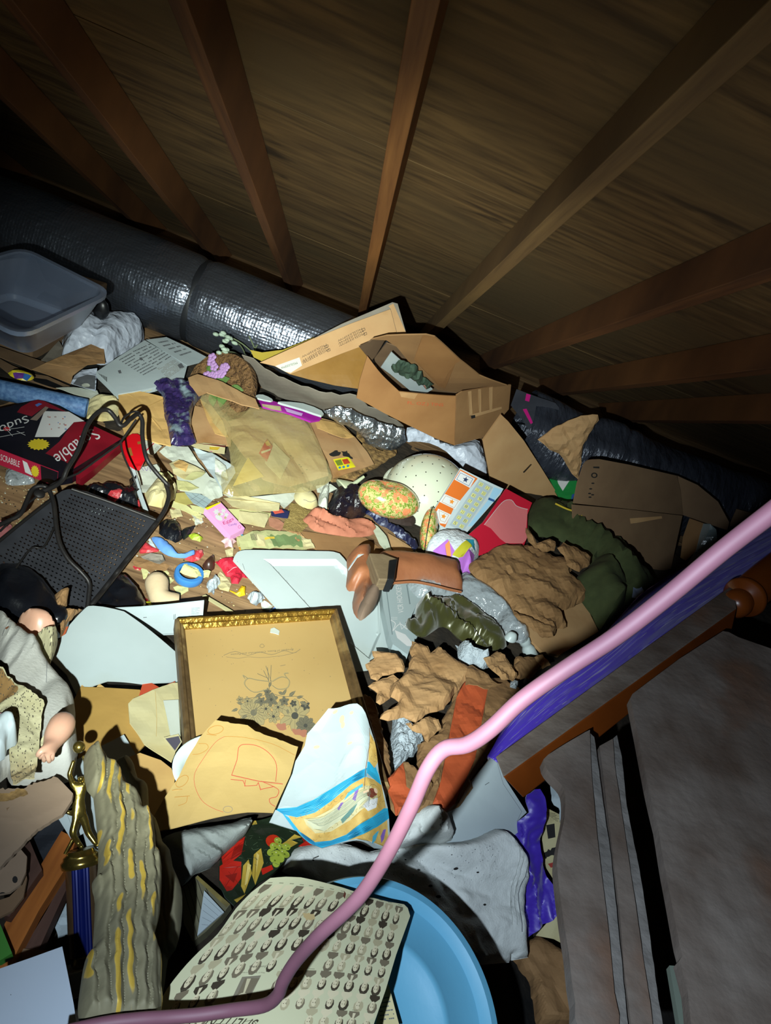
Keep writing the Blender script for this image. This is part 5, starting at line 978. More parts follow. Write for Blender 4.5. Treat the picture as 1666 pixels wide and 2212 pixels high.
# steel rods of the tray
def hpu(h, *pts): return [hp.up(h).pt(*p) for p in pts]
def rod(lb, pts, r, flt=1.0, k=6): return tube(lb, pts, r, MT['iron'], o, k=k, seg=8, flat_=flt)
rod('handle_rod', [hp.up(h).pt(x, y) for (x, y), h in zip(C3((-30,350),(60,310),(130,270),(170,190),(205,115),(255,90),(310,108),(345,200),(362,350),(385,460),(440,560),(520,640),(572,710),(570,800),(560,885)), (.03,.03,.035,.04,.045,.05,.05,.05,.045,.04,.035,.03,.02,.012,.005))], .0052)
hl = list(C3((225,140),(330,100),(400,50)))+list(A1((640,1540),(740,1370),(830,1130),(930,1010),(1020,990),(1090,1060),(1130,1130),(1180,1130),(1250,1060),(1310,1030),(1348,1090),(1350,1250),(1390,1450),(1480,1580),(1590,1700)))+list(C3((1065,70),(1085,150),(1060,240),(1010,320)))
hh = [.05,.055,.06,.075,.09,.11,.12,.12,.115,.11,.11,.11,.105,.10,.085,.07,.05,.04,.03,.025,.02,.01]
rod('carrying_handle', [hp.up(h).pt(x, y) for (x, y), h in zip(hl, hh)], .0058)
rod('wire_loop', hpu(.10, *A1((1150,1110),(1175,1060),(1230,1020),(1280,1003),(1330,1020))), .0028)
rod('wire_brace', [hp.up(h).pt(x, y) for (x, y), h in zip(list(A1((1290,1080),(1130,1310)))+list(A1((740,1590),(500,1690)))+list(C3((180,200),(0,380))), (.10,.06,.05,.045,.03,.02))], .0026, k=1)
rod('wire_brace', [hp.up(h).pt(x, y) for (x, y), h in zip(A1((1140,1290),(1170,1420),(1260,1620),(1300,1740)), (.06,.05,.04,.02))], .0024)
rod('rim_rod', [hp.up(.006+.003*math.sin(i*1.9)).pt(x, y) for i, (x, y) in enumerate(smo(C3((1012,318),(900,460),(780,610),(680,740),(560,888)), 5, False))], .0062, k=2)
rod('rim_rod', hpu(.004, *C3((345,165),(170,300),(-50,480))), .004)
rod('rim_rod', hpu(.004, *C3((460,108),(700,190),(1000,305))), .004)
rod('wire_brace', hpu(.03, *C3((350,350),(280,480),(200,490),(100,620))), .0022)
lathe('rivet', [(.001,.004),(.008,.003),(.012,0),(.012,-.004)], hp.up(.058).pt(*C3((255,135))[0]), hp.n, MT['iron'], o, seg=20)
# ---------------------------------------------------------------- fabric limb on the boards
mat('muslin','c9b594',.85,c2='b89f7c',sc=18,bump=.2,bsc=150,c3='a98c66')
pts = [atz(x, y, z) for (x, y), z in zip(C1((365,860),(365,930),(375,1000),(400,1070),(470,1120),(560,1140)), (.028,.03,.03,.028,.026,.024))]
vs, fs = mesh_tube(spl(pts, 6), lambda t: .027*math.sqrt(max(.05, 1-((.16-t)/.17)**2)) if t < .16 else .027+.002*math.sin(t*9), 24)
tag(link('doll_limb', vs, fs, MT['muslin'], None, None, True), 'stuffed cream fabric doll limb lying on the boards beside the white sleeve', 'doll limb')
# ---------------------------------------------------------------- black bag, paper, white sheets left of the frame
pap('black glossy rubbish bag filling the gap below the metal tray', smo(C3((-60,600),(120,640),(300,780),(380,900),(440,990),(380,1090),(300,1100),(100,990),(-60,900)),2), .05, 'black_bag', 4, .03, 10, 8, 'rubbish_bag', 'rubbish bag', dome=.05, edge=30, smooth=True)
pap('black plastic bag corner between the metal tray and the white printed sleeve', smo(C3((640,760),(760,660),(850,770),(950,890),(800,900),(560,900)),2), .02, 'black_bag', 5, .03, 14, 6, 'rubbish_bag', 'rubbish bag', dome=.03, edge=18, smooth=True)
pap('brown kraft paper curl above the big white sheet', jag(C3((350,795),(425,785),(430,860),(380,890),(530,885),(440,960),(390,1060),(340,900)),2,8,4), .085, 'kraft', 6, .03, 16, 5, dome=.02, edge=12)
pap('small red-orange card corner above the big white sheet', C3((400,1000),(440,990),(420,1040),(385,1060)), .08, flat('b85a38'), 2, 0)
sl = Pl((200,1325,.09),(440,1300,.16),(430,1372,.05))
pap('white printed postal sleeve with barcode text behind the picture frame', C3((590,888),(900,872),(1312,830),(1296,1035),(1180,1045),(1030,1052),(800,940)), 0, 'cool_paper', 2, .003, 6, 10, 'postal_sleeve', 'sleeve', surf=sl, th=.004,
    prints=[textblock(0,0,1,1,0,8,3,ink,bil(*C3((1232,870),(1285,868),(1280,915),(1230,918)))), text('NZ090402', C3((1165,940),(1222,935),(1222,920),(1166,925)), ink, .02), stroke(C3((1118,915),(1117,948)),1.1,ink), stroke(C3((1126,912),(1125,948)),1.1,ink), stroke(C3((922,936),(942,934)),1.4,ink), stroke(C3((1030,1045),(1296,1028)),.6,MT['greyink'])])
ws = Bend(Pl((120,1450,.14),(240,1330,.12),(390,1490,.12)), lambda x, y: .03*math.sin(max(0, min(1, (x-105)/290))*PI)*.8)
pap('large smooth white plastic sheet curving up between doll and picture frame', smo(S2((437,500),(480,370),(560,260),(700,120),(780,92),(1040,150)),3,False)+S2((1280,300),(1500,440),(1540,690),(1400,720),(1200,760),(900,745),(700,800),(640,835),(560,650)), 0, 'white_plastic', 2, 0, 6, 9, 'plastic_sheet', 'sheet', surf=ws, th=.003, smooth=True)
env = Pl((165,1490,.165),(300,1490,.15),(230,1620,.20))
pap('plain manila envelope lying below the big white sheet', S2((632,840),(690,728),(900,735),(1200,752),(1260,900),(1250,1215),(1160,1310),(900,1400),(690,1400),(672,1340),(645,980)), 0, 'manila_dark', 3, .003, 6, 10, 'manila_envelope', 'envelope', surf=env, th=.004)
pap('second manila envelope edge peeking out behind the plain one', S2((690,730),(715,692),(800,730),(825,735),(850,698),(900,735),(800,760)), 0, 'manila', 3, 0, 6, 6, 'manila_envelope', 'envelope', surf=env.up(-.004), th=.002)
pap('red-orange folder corner above the cream envelope', S2((1235,658),(1370,735),(1500,680),(1500,700),(1300,800),(1192,802)), 0, flat('b84a2c'), 2, 0, 6, 6, 'folder', 'folder', surf=env.up(.001), th=.002)
pap('cream paper envelope between the plain manila envelope and the frame', S2((1140,830),(1350,740),(1480,690),(1540,690),(1550,1180),(1470,1375),(1240,1212),(1115,1030),(1100,870)), 0, 'cream', 5, .006, 8, 8, 'envelope', 'envelope', surf=env.up(.008), prints=[stroke(S2((1330,770),(1345,1000),(1340,1150)),.7,MT['manila_dark'])], th=.002)
pap('white card rectangle tucked under the left side of the frame', S2((1400,845),(1530,838),(1545,1142),(1460,1140),(1430,980)), 0, 'white_paper', 2, 0, 6, 8, 'card', 'card', surf=env.up(.012), th=.001)
pap('dark grey photograph with cream border by the paper plate', S2((1400,1162),(1530,1132),(1560,1200),(1500,1292)), 0, 'cream', 2, 0, 6, 8, 'photograph', 'photograph', surf=env.up(.016), prints=[P(flat('504c58'), S2((1418,1172),(1532,1150),(1550,1200),(1500,1275)))])
pap('white sheet of paper behind the carved wing tip and trophy', S2((605,1510),(648,1355),(860,1235),(1062,1137),(1165,1300),(1100,1450),(1000,1800),(900,2100),(800,2300),(640,1700)), 0, 'cool_paper', 2, .003, 6, 12, surf=env.up(.014))
e2 = Pl((240,1650,.24),(370,1640,.24),(330,1760,.28))
pap('manila envelope lying in the shadow of the carved wings', S2((940,1390),(1200,1290),(1380,1350),(1470,1420),(1500,1500),(1480,1700),(1350,1900),(1100,1850),(1000,1600)), 0, 'manila', 4, .004, 6, 10, 'manila_envelope', 'envelope', surf=e2, th=.004)
# ---------------------------------------------------------------- framed print
FP = Pl((376,1350,.13),(728,1327,.14),(600,1690,.26))
TL, TR, BR, BL = (376,1350), (727,1327), (838,1712), (405,1712)
wc = [FP.pt(*p) for p in (TL, TR, BR, BL)]
mat('bag_paper','a4afb0',.7,c2='98a4a5',sc=6,bump=.1,vor=9,vst=.25)
mat('gilt','b08a3a',.3,metal=.75,c2='7a5a22',sc=60,bump=1,bsc=90,bdist=.004); mat('frame_wood','6e5636',.55,c2='4a3820',sc=40,stretch=(1,1,1),bump=.5,bsc=60,metal=.25,c3='8a7248')
fo_ = empty('picture_frame', (wc[0]+wc[2])/2, 'gilt-edged wooden picture frame holding a flower bouquet engraving on yellowed paper', 'picture frame')
fn = FP.n; bw = .0215; fh = .02
ctr = sum(wc, V((0, 0, 0)))/4
def inset(d):
    o_ = []
    for i in range(4):
        p, a, b = wc[i], wc[i-1], wc[(i+1) % 4]; ea = (a-p).normalized(); eb = (b-p).normalized(); s_ = ea.cross(eb).length
        o_.append(p+(ea+eb)*d/s_)
    return o_
prof_ = [(0, -.012), (0, fh*.7), (.004, fh), (.009, fh*.95), (.012, fh*.6), (.017, fh*.55), (bw, fh*.15), (bw, -.004)]
rings = [[p+fn*h for p in inset(d_)] for d_, h in prof_]
for i, nm in enumerate(('top_rail', 'side_rail', 'bottom_rail', 'side_rail')):
    vs = []; fs = []; n_seg = 40
    for s_ in range(n_seg+1):
        for r_g in rings:
            p = r_g[i].lerp(r_g[(i+1) % 4], s_/n_seg); vs.append(p)
    m_ = len(rings)
    if i == 0:
        vs = [v+fn*(.0016*N.noise(v*150)) for v in vs]
    for s_ in range(n_seg):
        for k in range(m_-1): fs.append([s_*m_+k, s_*m_+k+1, (s_+1)*m_+k+1, (s_+1)*m_+k])
        fs.append([s_*m_+m_-1, s_*m_, (s_+1)*m_, (s_+1)*m_+m_-1])
    link(nm, vs, fs, MT['gilt' if i == 0 else 'frame_wood'], None, fo_)
mat('yellowed','bfa068',.45,c2='b3925a',sc=4,c3='c2a062',coat=.3)
gi = flat('6a6450'); gd = flat('45443c'); gl = flat('9c8c62')
bq = []
def flower(x, y, r_, n_, m1, m2):
    for k in range(n_):
        a = 2*PI*k/n_+x; q_ = disc(x+r_*.55*math.cos(a), y+r_*.55*math.sin(a), r_*.5, r_*.3, 8, a); bq.append(P(m1, q_)); bq.append(stroke(q_, .45, gd, True))
    bq.append(P(m2, disc(x, y, r_*.22)))
    for k in range(n_*2):
        a = PI*k/n_+x; bq.append(stroke([(x+r_*.3*math.cos(a), y+r_*.3*math.sin(a)), (x+r_*.85*math.cos(a), y+r_*.85*math.sin(a))], .5, gd))
def leafp(x, y, l, a, m_):
    c, s_ = math.cos(a), math.sin(a)
    bq.append(P(m_, [(x+u*l*c-v*l*s_, y+u*l*s_+v*l*c) for u, v in ((0,0),(.3,.2),(.6,.17),(1,0),(.6,-.17),(.3,-.2))])); bq.append(stroke([(x, y), (x+l*c*.9, y+l*s_*.9)], .5, gl))
fl_ = [(870,745,85,6,gl,gd),(600,725,78,11,gl,gi),(680,700,34,6,gl,gd),(760,690,32,6,gl,gd),(715,640,36,6,gi,gd),(800,650,26,5,gi,gd),(560,650,24,5,gl,gd),(650,650,24,5,gi,gd),(940,680,24,5,gd,gi),(510,640,18,5,gl,gd),(730,750,36,7,gl,gd),(940,810,50,9,gi,gd),(860,665,18,5,gd,gi),(690,590,20,5,gi,gd)]
for x, y, r_, n_, m1, m2 in fl_: q = S1((x, y))[0]; flower(q[0], q[1], r_*1.25/3.029, n_, m1, m2)
for x, y, l, a in ((830,620,60,-.7),(880,630,50,-.3),(500,700,50,2.8),(530,670,45,3.4),(640,640,50,2.6),(700,560,45,-1.2),(660,600,60,2.7),(790,610,50,-1.0),(900,655,60,.3),(560,740,50,2.6),(760,590,50,.4),(720,600,60,1.1),(620,690,40,1.9),(820,700,40,1.4),(870,690,40,1.2)):
    q = S1((x, y))[0]; leafp(q[0], q[1], l/3.029, a, gi)
for pts in (((700,520),(690,430)),((710,520),(715,415)),((700,520),(665,450)),((695,500),(625,470)),((715,520),(680,420)),((705,600),(700,520)),((690,600),(640,620),(500,640)),((720,600),(800,620),(900,620),(960,660))): bq.append(stroke(smo(S1(*pts),3,False), 1.1, gi))
for pts in (((700,520),(620,510),(560,500),(540,540),(600,590),(690,570)),((720,520),(780,490),(830,510),(820,560),(760,570),(720,545)),((540,500),(530,480),(560,500)),((820,500),(800,470),(825,465))): bq.append(stroke(smo(S1(*pts),4,False), 1.8, gl)); bq.append(stroke(smo([(x+1.3, y+1) for x, y in S1(*pts)],4,False), .7, gi))
bq.append(stroke(smo(S1((405,350),(480,325),(560,350),(640,330),(720,345),(800,320),(860,335),(905,310)),4,False), .8, gi)); bq.append(stroke(smo(S1((420,360),(500,370),(560,360),(640,365),(720,360),(800,350),(880,330)),4,False), .6, gi))
bq.append(text('Bouquet of Roses, Convolvulus and Pansies', S1((860,318),(450,352),(450,336),(860,303)), gi, 0, .2))
bq.append(stroke(smo(S1((640,290),(655,275),(670,290),(655,300)),3,True),.7,gi,True)); bq.append(stroke(S1((775,420),(808,412)),.8,gi))
bq.append(P(flat('a06a52'), jag(S1((730,800),(810,795),(815,835),(770,840)),2,5,2), jag(S1((850,830),(950,840),(940,885),(870,870)),2,5,3)))
r = random.Random(3)
for k in range(60): x, y = r.uniform(170,1120), r.uniform(170,800); bq.append(P(gi, disc(*S1((x, y))[0], r.uniform(.3,.9), None, 5)))
ins = inset(bw-.003)
def topx(p):
    d = p-CAM; return (CX+F*d.dot(cr)/d.dot(cf), CY-F*d.dot(cu)/d.dot(cf))
sheet('print', [topx(p) for p in ins], FP, [MT['yellowed']], step=16, th=.003, prints=bq, parent=fo_)
thing('paper_chip','small torn white paper chip stuck near the top of the framed print','paper', S1((712,175),(735,168),(770,190),(765,215),(735,205),(708,200)), FP.up(.003), [MT['white_paper']], step=5)
# ---------------------------------------------------------------- plate, crayon envelope, angel bag
pl_c = Pl((370,1665,.27),(480,1560,.24),(480,1700,.28))
pc = pl_c.pt(482, 1668); prd = (pl_c.pt(370, 1668)-pc).length
vs, fs = mesh_lathe([(.001,-.008),(prd*.68,-.008),(prd*.74,-.004),(prd*.8,.006),(prd*.97,.010),(prd,.009),(prd*.98,.007),(prd*.8,.003),(prd*.7,-.011),(.001,-.011)], pc, pl_c.n, 64)
mat('plate','cfdbd8',.45,c2='c4d0c4',sc=14,c3='b0b060')
o = tag(link('paper_plate', vs, fs, MT['plate'], None, None, True), 'round pale blue paper plate with yellow sprigs behind the crayon-marked envelope', 'plate')
cp_ = Pl((350,1725,.30),(470,1568,.29),(650,1620,.33))
cp_ = Bend(cp_, lambda x, y: .018*math.sin(max(0,min(1,(x-335)/330))*PI))
rc = flat('b04a34', .8); oc = flat('a8702a', .8)
cst = [stroke(smo(S1((410,925),(350,960),(280,1050),(215,1150),(215,1240),(260,1340),(330,1395),(400,1425)),4,False),.9,rc), stroke(smo(S1((410,925),(520,930),(650,945),(760,965),(870,1010)),4,False),1,oc),
       stroke(S1((455,1180),(490,1080),(500,1000))+smo(S1((500,1000),(530,978),(620,980),(700,1020),(750,1090),(745,1200)),4,False),1.4,rc), stroke(S1((455,1180),(560,1200),(640,1212),(790,1212)),1.8,rc), stroke(S1((450,1208),(530,1215),(545,1250)),1.5,rc), stroke(S1((545,1210),(540,1250),(620,1240),(630,1220),(645,1270)),1.4,rc),
       stroke(S1((630,1220),(645,1265),(735,1235)),1.6,rc), stroke(smo(S1((650,1210),(740,1240),(765,1260),(750,1300),(705,1320),(710,1350),(740,1365)),4,False),1.5,rc),
       stroke(disc(*S1((350,880))[0],17,9,16,-.2),1.1,oc,True), stroke(S1((292,905),(355,917)),1.1,oc), stroke(disc(*S1((130,1195))[0],15,10,16,-.6),1.1,oc,True), stroke(S1((65,1245),(130,1248)),1.1,oc), stroke(smo(S1((240,965),(290,970),(300,1000),(250,1030),(200,1030)),3,False),1,oc), stroke(S1((80,1290),(180,1300)),1.1,oc), stroke(smo(S1((165,1300),(155,1340),(105,1350)),3,False),1,oc), stroke(disc(*S1((430,1408))[0],10,7,14),.7,MT['greyink'],True)]
pap('manila envelope with red and orange crayon scribbles overlapping the picture frame', jag(S1((20,1280),(110,1160),(160,1060),(250,920),(350,815)),.6,10,2,False)+jag(S1((350,815),(480,842),(560,850),(610,885),(720,910),(920,955)),1.2,8,3,False)+S1((840,1150),(770,1310),(730,1405),(560,1420),(440,1440),(180,1482),(-20,1495),(-60,1400)), 0, 'manila', 4, .006, 7, 7, 'manila_envelope', 'envelope', surf=cp_, prints=cst, th=.002)
ALL[-1].data.materials[0] = mat('manila_light','b89c62',.75,c2='ab8e54',sc=8,bump=.15,bsc=80)
ab = Bend(Pl((590,1765,.32),(710,1530,.35),(845,1830,.33)), lambda x, y: .05*math.exp(-((x-770)/60)**2)-.02)
blue = flat('2a98bc', .5); gold = mat('print_gold','c8a860',.6,c2='b8924a',sc=70,var=.3); gsh = flat('7a6438')
B_u = smo(S1((760,1310),(900,1300),(1000,1260),(1100,1215),(1210,1170),(1310,1130)),3,False)
pr = [P(gold, S1((830,1335),(1000,1320),(1150,1240),(1320,1190),(1440,1180),(1500,1600),(1240,1590),(1050,1590),(1000,1560),(900,1450))),
      P(blue, S1((755,1312),(900,1306),(1000,1268),(1100,1222),(1210,1178),(1325,1128),(1320,1188),(1210,1230),(1100,1300),(1010,1350),(900,1372),(810,1352))),
      P(blue, S1((1325,1090),(1325,1160),(1400,1190),(1440,1200),(1425,1140),(1380,1080))), P(gold, S1((1330,900),(1330,1080),(1385,1110),(1410,1060),(1380,960))),
      P(blue, S1((800,1340),(850,1375),(920,1460),(1010,1540),(1100,1560),(1180,1550),(1260,1500),(1360,1440),(1450,1350),(1492,1340),(1495,1400),(1400,1490),(1300,1560),(1190,1590),(1050,1592),(1000,1570),(900,1470))),
      P(MT['cream'], S1((945,1385),(1010,1380),(1100,1350),(1200,1290),(1290,1250),(1350,1240),(1400,1290),(1380,1350),(1290,1400),(1200,1460),(1100,1500),(1010,1480),(960,1420))),
      P(flat('b8b89a'), S1((960,1400),(1060,1385),(1180,1330),(1290,1290),(1360,1260),(1370,1290),(1260,1380),(1160,1440),(1060,1480),(1000,1450))), P(flat('5c8078'), S1((1150,1440),(1200,1390),(1250,1360),(1220,1410),(1160,1470))),
      P(flat('7a3a28'), disc(*S1((1365,1275))[0],10,8,12), disc(*S1((1345,1300))[0],9,6,10)), P(flat('d8b898'), disc(*S1((1388,1258))[0],5,6,10)), P(wht, S1((1290,1380),(1330,1340),(1400,1300),(1385,1370),(1330,1410))),
      P(flat('7a5aa8'), S1((1215,1330),(1235,1280),(1260,1270),(1245,1310),(1235,1345)), S1((1430,1540),(1450,1490),(1470,1480),(1455,1550),(1440,1580)), S1((1130,1360),(1150,1330),(1165,1330),(1140,1375))), P(flat('4aa0b8'), S1((1165,1320),(1190,1280),(1290,1235),(1290,1255),(1200,1300)), S1((1370,1560),(1400,1520),(1415,1510),(1395,1580),(1370,1610)))]
for k in range(1, 8):
    t = k/8
    pr.append(stroke([(a[0]*(1-t)+b[0]*t, a[1]*(1-t)+b[1]*t) for a, b in zip(S1((765,1314),(900,1306),(1000,1268),(1100,1222),(1210,1178),(1325,1128)), S1((810,1352),(900,1372),(1010,1350),(1100,1300),(1210,1230),(1320,1188)))], .7, flat('1a6a92')))
    pr.append(stroke([(a[0]*(1-t)+b[0]*t, a[1]*(1-t)+b[1]*t) for a, b in zip(S1((920,1462),(1010,1540),(1100,1562),(1180,1552),(1260,1502),(1360,1442),(1490,1342)), S1((940,1490),(1015,1575),(1100,1592),(1190,1588),(1300,1560),(1400,1490),(1495,1400)))], .6, flat('1a6a92')))
for k in range(16):
    t = k/15; x = 900+480*t; y = 1375-150*t; pr.append(stroke([(q[0], q[1]) for q in disc(*S1((x, y))[0], 3.6, 2.4, 7, k)[:5]], .6, gsh)); x = 1010+440*t; y = 1520-210*t; pr.append(stroke(disc(*S1((x, y))[0], 3.6, 2.4, 7, k)[:5], .6, gsh))
for k in range(9):
    o_ = k*9-36; pr.append(stroke(smo(S1((955+k*8,1405+o_*.6),(1060,1410+o_*.8),(1170,1370+o_),(1270,1310+o_*.8),(1345,1285+o_*.3)),4,False), .7, flat(('6a6a50','8a8a70','4c5a50')[k % 3])))
for k in range(8): pr.append(stroke(smo(S1((1340,1300+k*4),(1310+k*3,1350+k*3),(1265+k*10,1400-k*2)),3,False), .6, flat('7a8080')))
pr.append(stroke(disc(*S1((1382,1262))[0], 15, 13, 18), .8, gsh, True)); pr.append(P(flat('d8b898'), S1((1290,1290),(1330,1270),(1335,1280),(1295,1302))))
for k in range(14): pr.append(stroke(smo(S1((1345+k*2.5,1262+k*1.5),(1335+k*3,1285+k*2),(1325+k*3,1312+k)),3,False), .5, flat('4c2014')))
for k in range(10): x = 1330+r.uniform(0,60); y = 920+17*k; pr.append(stroke(disc(*S1((x, y))[0], 4, 2.5, 7, k)[:5], .6, gsh))
pr.append(P(flat('c8c088'), *[disc(*S1((x, y))[0], a_, b_, 10) for x, y, a_, b_ in ((1120,720,5,4),(1160,790,5,9),(1165,830,4,7),(1215,770,4,4),(1020,920,6,4),(1205,965,5,3))]))
pr.append(stroke(S1((1335,870),(1330,1000),(1315,1130),(1300,1270)),1.6,MT['card_dull']))
pap('white paper gift bag printed with blue stripes and a robed winged figure', smo(S1((1085,685),(1150,705),(1250,715),(1310,775),(1335,850)),2,False)+S1((1390,1000),(1430,1140),(1480,1340),(1500,1500),(1505,1600),(1400,1625),(1240,1600),(1050,1592),(980,1540),(900,1455),(720,1402),(770,1300),(830,1130),(890,1000),(950,900),(965,820)), 0, 'bag_paper', 4, .014, 7, 5, 'gift_bag', 'gift bag', surf=ab, prints=pr, th=.002)
# ---------------------------------------------------------------- poinsettia bag, shirt, jeans, papers
gp = Pl((500,1850,.20),(560,1770,.18),(680,1850,.22))
red_ = flat('b82418', .3); grn = flat('1f2a1c', .3); ye = flat('b89a3c', .4); gr_ = flat('9aa83c', .35)
pr = [P(red_, G7((440,440),(400,470),(310,540),(320,600),(420,540)), G7((300,590),(350,560),(420,580),(420,660),(370,720),(340,730),(300,660)), G7((740,490),(820,440),(850,480),(800,500)), G7((750,380),(800,420),(760,430)), G7((530,620),(590,600),(600,620),(540,650))),
      P(ye, G7((430,600),(460,570),(480,640),(440,740),(420,700)), G7((490,540),(530,510),(545,590),(500,700),(480,650)), G7((470,340),(500,330),(510,360),(480,370)), G7((380,780),(450,740),(400,800)), G7((650,480),(720,420),(760,440),(700,450),(740,470),(660,520))),
      P(flat('c03018',.3), disc(*G7((600,470))[0],17,15,16)), P(gr_, *[disc(*G7((x, y))[0], 8.5, 8, 12) for x, y in ((625,465),(600,500),(640,500),(675,495),(585,535),(620,540),(655,530),(600,570),(640,565),(670,540),(615,590))]), P(flat('5a6a20',.3), *[disc(*G7((x+8, y+8))[0], 2.2, 2, 7) for x, y in ((625,465),(600,500),(640,500),(675,495),(585,535),(620,540),(655,530),(600,570))]), P(flat('d8d8a0',.3), *[disc(*G7((x-6, y-6))[0], 1.6, 1.4, 6) for x, y in ((625,465),(600,500),(640,500),(675,495),(620,540),(655,530))])]
for x0, y0, x1, y1 in ((310,560,430,470),(320,600,415,600),(330,700,400,600),(350,620,410,690),(340,560,440,520),(760,490,840,465),(450,600,445,720),(505,560,495,680),(460,640,440,700)): pr.append(stroke(G7((x0, y0),(x1, y1)), .8, flat('7a1410' if x0 != 450 and x0 != 505 and x0 != 460 else '6a5020', .4)))
pr.append(P(flat('8a1a12',.3), G7((380,500),(430,480),(420,540),(360,560)), G7((330,640),(400,630),(380,680)), G7((745,395),(800,440),(770,470))))
pr.append(P(flat('d8c070',.4), G7((455,590),(475,600),(455,690),(440,700)), G7((505,530),(520,545),(505,640))))
for k in range(60): x, y = r.uniform(420,760), r.uniform(340,640); pr.append(stroke(G7((x, y),(x+r.uniform(-30,30), y+r.uniform(-20,20))), .7, flat('44543a')))
pap('glossy gift bag printed with red poinsettias and green grapes', G7((300,690),(295,600),(310,520),(440,430),(480,345),(600,320),(760,375),(870,470),(860,500),(720,520),(660,580),(600,640),(500,700),(380,812),(330,760)), 0, grn, 4, .014, 10, 6, 'gift_bag', 'gift bag', surf=gp, prints=pr, th=.002)
mat('grey_knit','8f9490',.95,c2='7d827c',sc=30,bump=.5,bsc=250)
pap('grey knitted shirt sleeve below the crayon-marked envelope', smo(F6((1035,700),(1120,650),(1270,620),(1480,590),(1615,555),(1560,680),(1430,800),(1350,880),(1250,920),(1170,995),(1110,900),(1050,780)),2), 0, 'grey_knit', 4, .03, 12, 6, 'grey_shirt', 'clothing', surf=Pl((360,1830,.20),(520,1780,.20),(420,1900,.18)), dome=.05, edge=26, smooth=True, disp=fold(.03,14,4,(.3,1,0),3))
mat('denim_white','d8dcd8',.9,c2='c4c8c4',sc=10,bump=.5,bsc=300,c3='8f938c')
jp = Pl((650,1880,.20),(1080,1800,.22),(1090,2060,.16))
sp_ = [P(MT['ink'], disc(*S6((x, y))[0], a_, a_*.6, 7)) for x, y, a_ in ((885,548,4),(1095,542,4.5),(1212,565,3),(818,487,3),(1268,745,4),(700,470,1.5),(960,600,2),(1050,470,1.5),(1300,480,1),(1180,440,1.3),(900,470,1),(290,490,3),(1000,700,6),(950,640,5))]
for k in range(160): x, y = r.uniform(400,1350), r.uniform(400,620); sp_.append(P(MT['greyink'], disc(*S6((x, y))[0], r.uniform(.4,1.1), None, 5)))
st = flat('8a8e88', .9)
sp_ += [stroke(smo(S6((1350,310),(1420,400),(1440,520),(1425,640),(1420,860)),4,False), .8, st), stroke(smo(S6((1375,315),(1440,400),(1460,520),(1450,640),(1445,860)),4,False), .8, st), stroke(smo(S6((1420,345),(1480,460),(1490,560),(1470,680),(1475,900)),4,False), 1.6, MT['greyink']), stroke(smo(S6((440,415),(520,410),(600,425),(700,430),(800,400),(1000,385)),4,False), 1, st), stroke(S6((290,480),(325,465)),2,MT['ink'])]
pap('pair of dirty white jeans spread in the middle below the gift bag', smo(S6((130,545),(180,440),(240,400),(340,380),(440,375),(560,400),(640,430),(770,400),(1000,380),(1150,370),(1250,340),(1340,300),(1395,308),(1450,360)),2,False)+smo(H8((340,1040),(385,1110),(412,1220),(402,1400),(415,1560),(425,1625)),2,False)+H8((345,1640),(335,1610),(330,1650),(190,1662),(60,1640),(-60,1600),(-180,1500),(-330,1420)), 0, 'denim_white', 5, .03, 7, 6, 'white_jeans', 'jeans', surf=jp, dome=.03, edge=20, smooth=True, disp=add(fold(.03,9,7,(.2,1,0),3), wav(.0015,120,3)), prints=sp_)
pap('bunched white cloth cap above the jeans waistband', smo(S6((775,400),(780,350),(850,220),(940,168),(985,180),(1060,245),(1112,370),(1000,382),(900,390),(790,412)),2), 0, 'denim_white', 6, .03, 16, 5, 'white_cloth', 'cloth', surf=jp.up(.02), dome=.04, edge=20, smooth=True, disp=fold(.03,16,9,(1,.3,0),2.5))
wp = Pl((960,1760,.25),(1060,1640,.28),(1130,1760,.24))
pap('stack of blank white sheets under the end of the dark wooden rail', H8((250,588),(265,612),(300,700),(420,885),(372,930),(378,985),(330,1025),(262,968),(130,1030),(0,1040),(-60,1010),(20,880),(130,740)), 0, 'cool_paper', 5, .003, 6, 10, surf=wp, th=.004, prints=[stroke(H8((208,745),(228,732)),1,MT['ink']), stroke(H8((265,620),(300,740),(395,880),(372,930)),.6,MT['greyink'])])
# ---------------------------------------------------------------- doll
mat('doll_skin','c49a82',.38,c2='b98a72',sc=10,sss=.1); mat('doll_cloth','b8b8b2',.9,c2='a8a69c',sc=8,bump=.4,bsc=200,c3='a89c86')
dp = Pl((30,1400,.22),(150,1600,.28),(60,1680,.30))
do = empty('doll', dp.pt(80, 1550), 'baby doll in a stained off-white cotton coat and eyelet dress at the left edge', 'doll')
sheet('leg', smo(S2((135,215),(180,190),(300,175),(400,205),(455,260),(485,325),(400,345),(280,345),(200,290)),2), dp.up(-.01), [MT['doll_skin']], step=5, dome=.05, edge=20, parent=do, smooth=True)
ey = []
def eyelets(polys, n_, seed):
    r_ = random.Random(seed); o_ = []
    for q in polys:
        b_ = bbox([q]); k = 0
        while k < n_:
            x, y = r_.uniform(b_[0], b_[2]), r_.uniform(b_[1], b_[3]); k += 1
            if inside(x, y, q): o_.append(disc(x, y, 1.1, 1.7, 6, r_.uniform(-.3,.3)))
    return o_
mat('eyelet_hole','4c463a',.9); mat('eyelet','bdb795',.9,c2='aea67e',sc=20,bump=.4,bsc=160,c3='8a6f46')
q1 = smo(S2((285,340),(400,330),(482,322),(492,370),(430,535),(400,500),(340,400)),2)
sheet('knickers', q1, dp.up(.0), [MT['eyelet']], step=5, dome=.045, edge=16, parent=do, smooth=True, prints=[P(MT['eyelet_hole'], *eyelets([q1], 60, 2))])
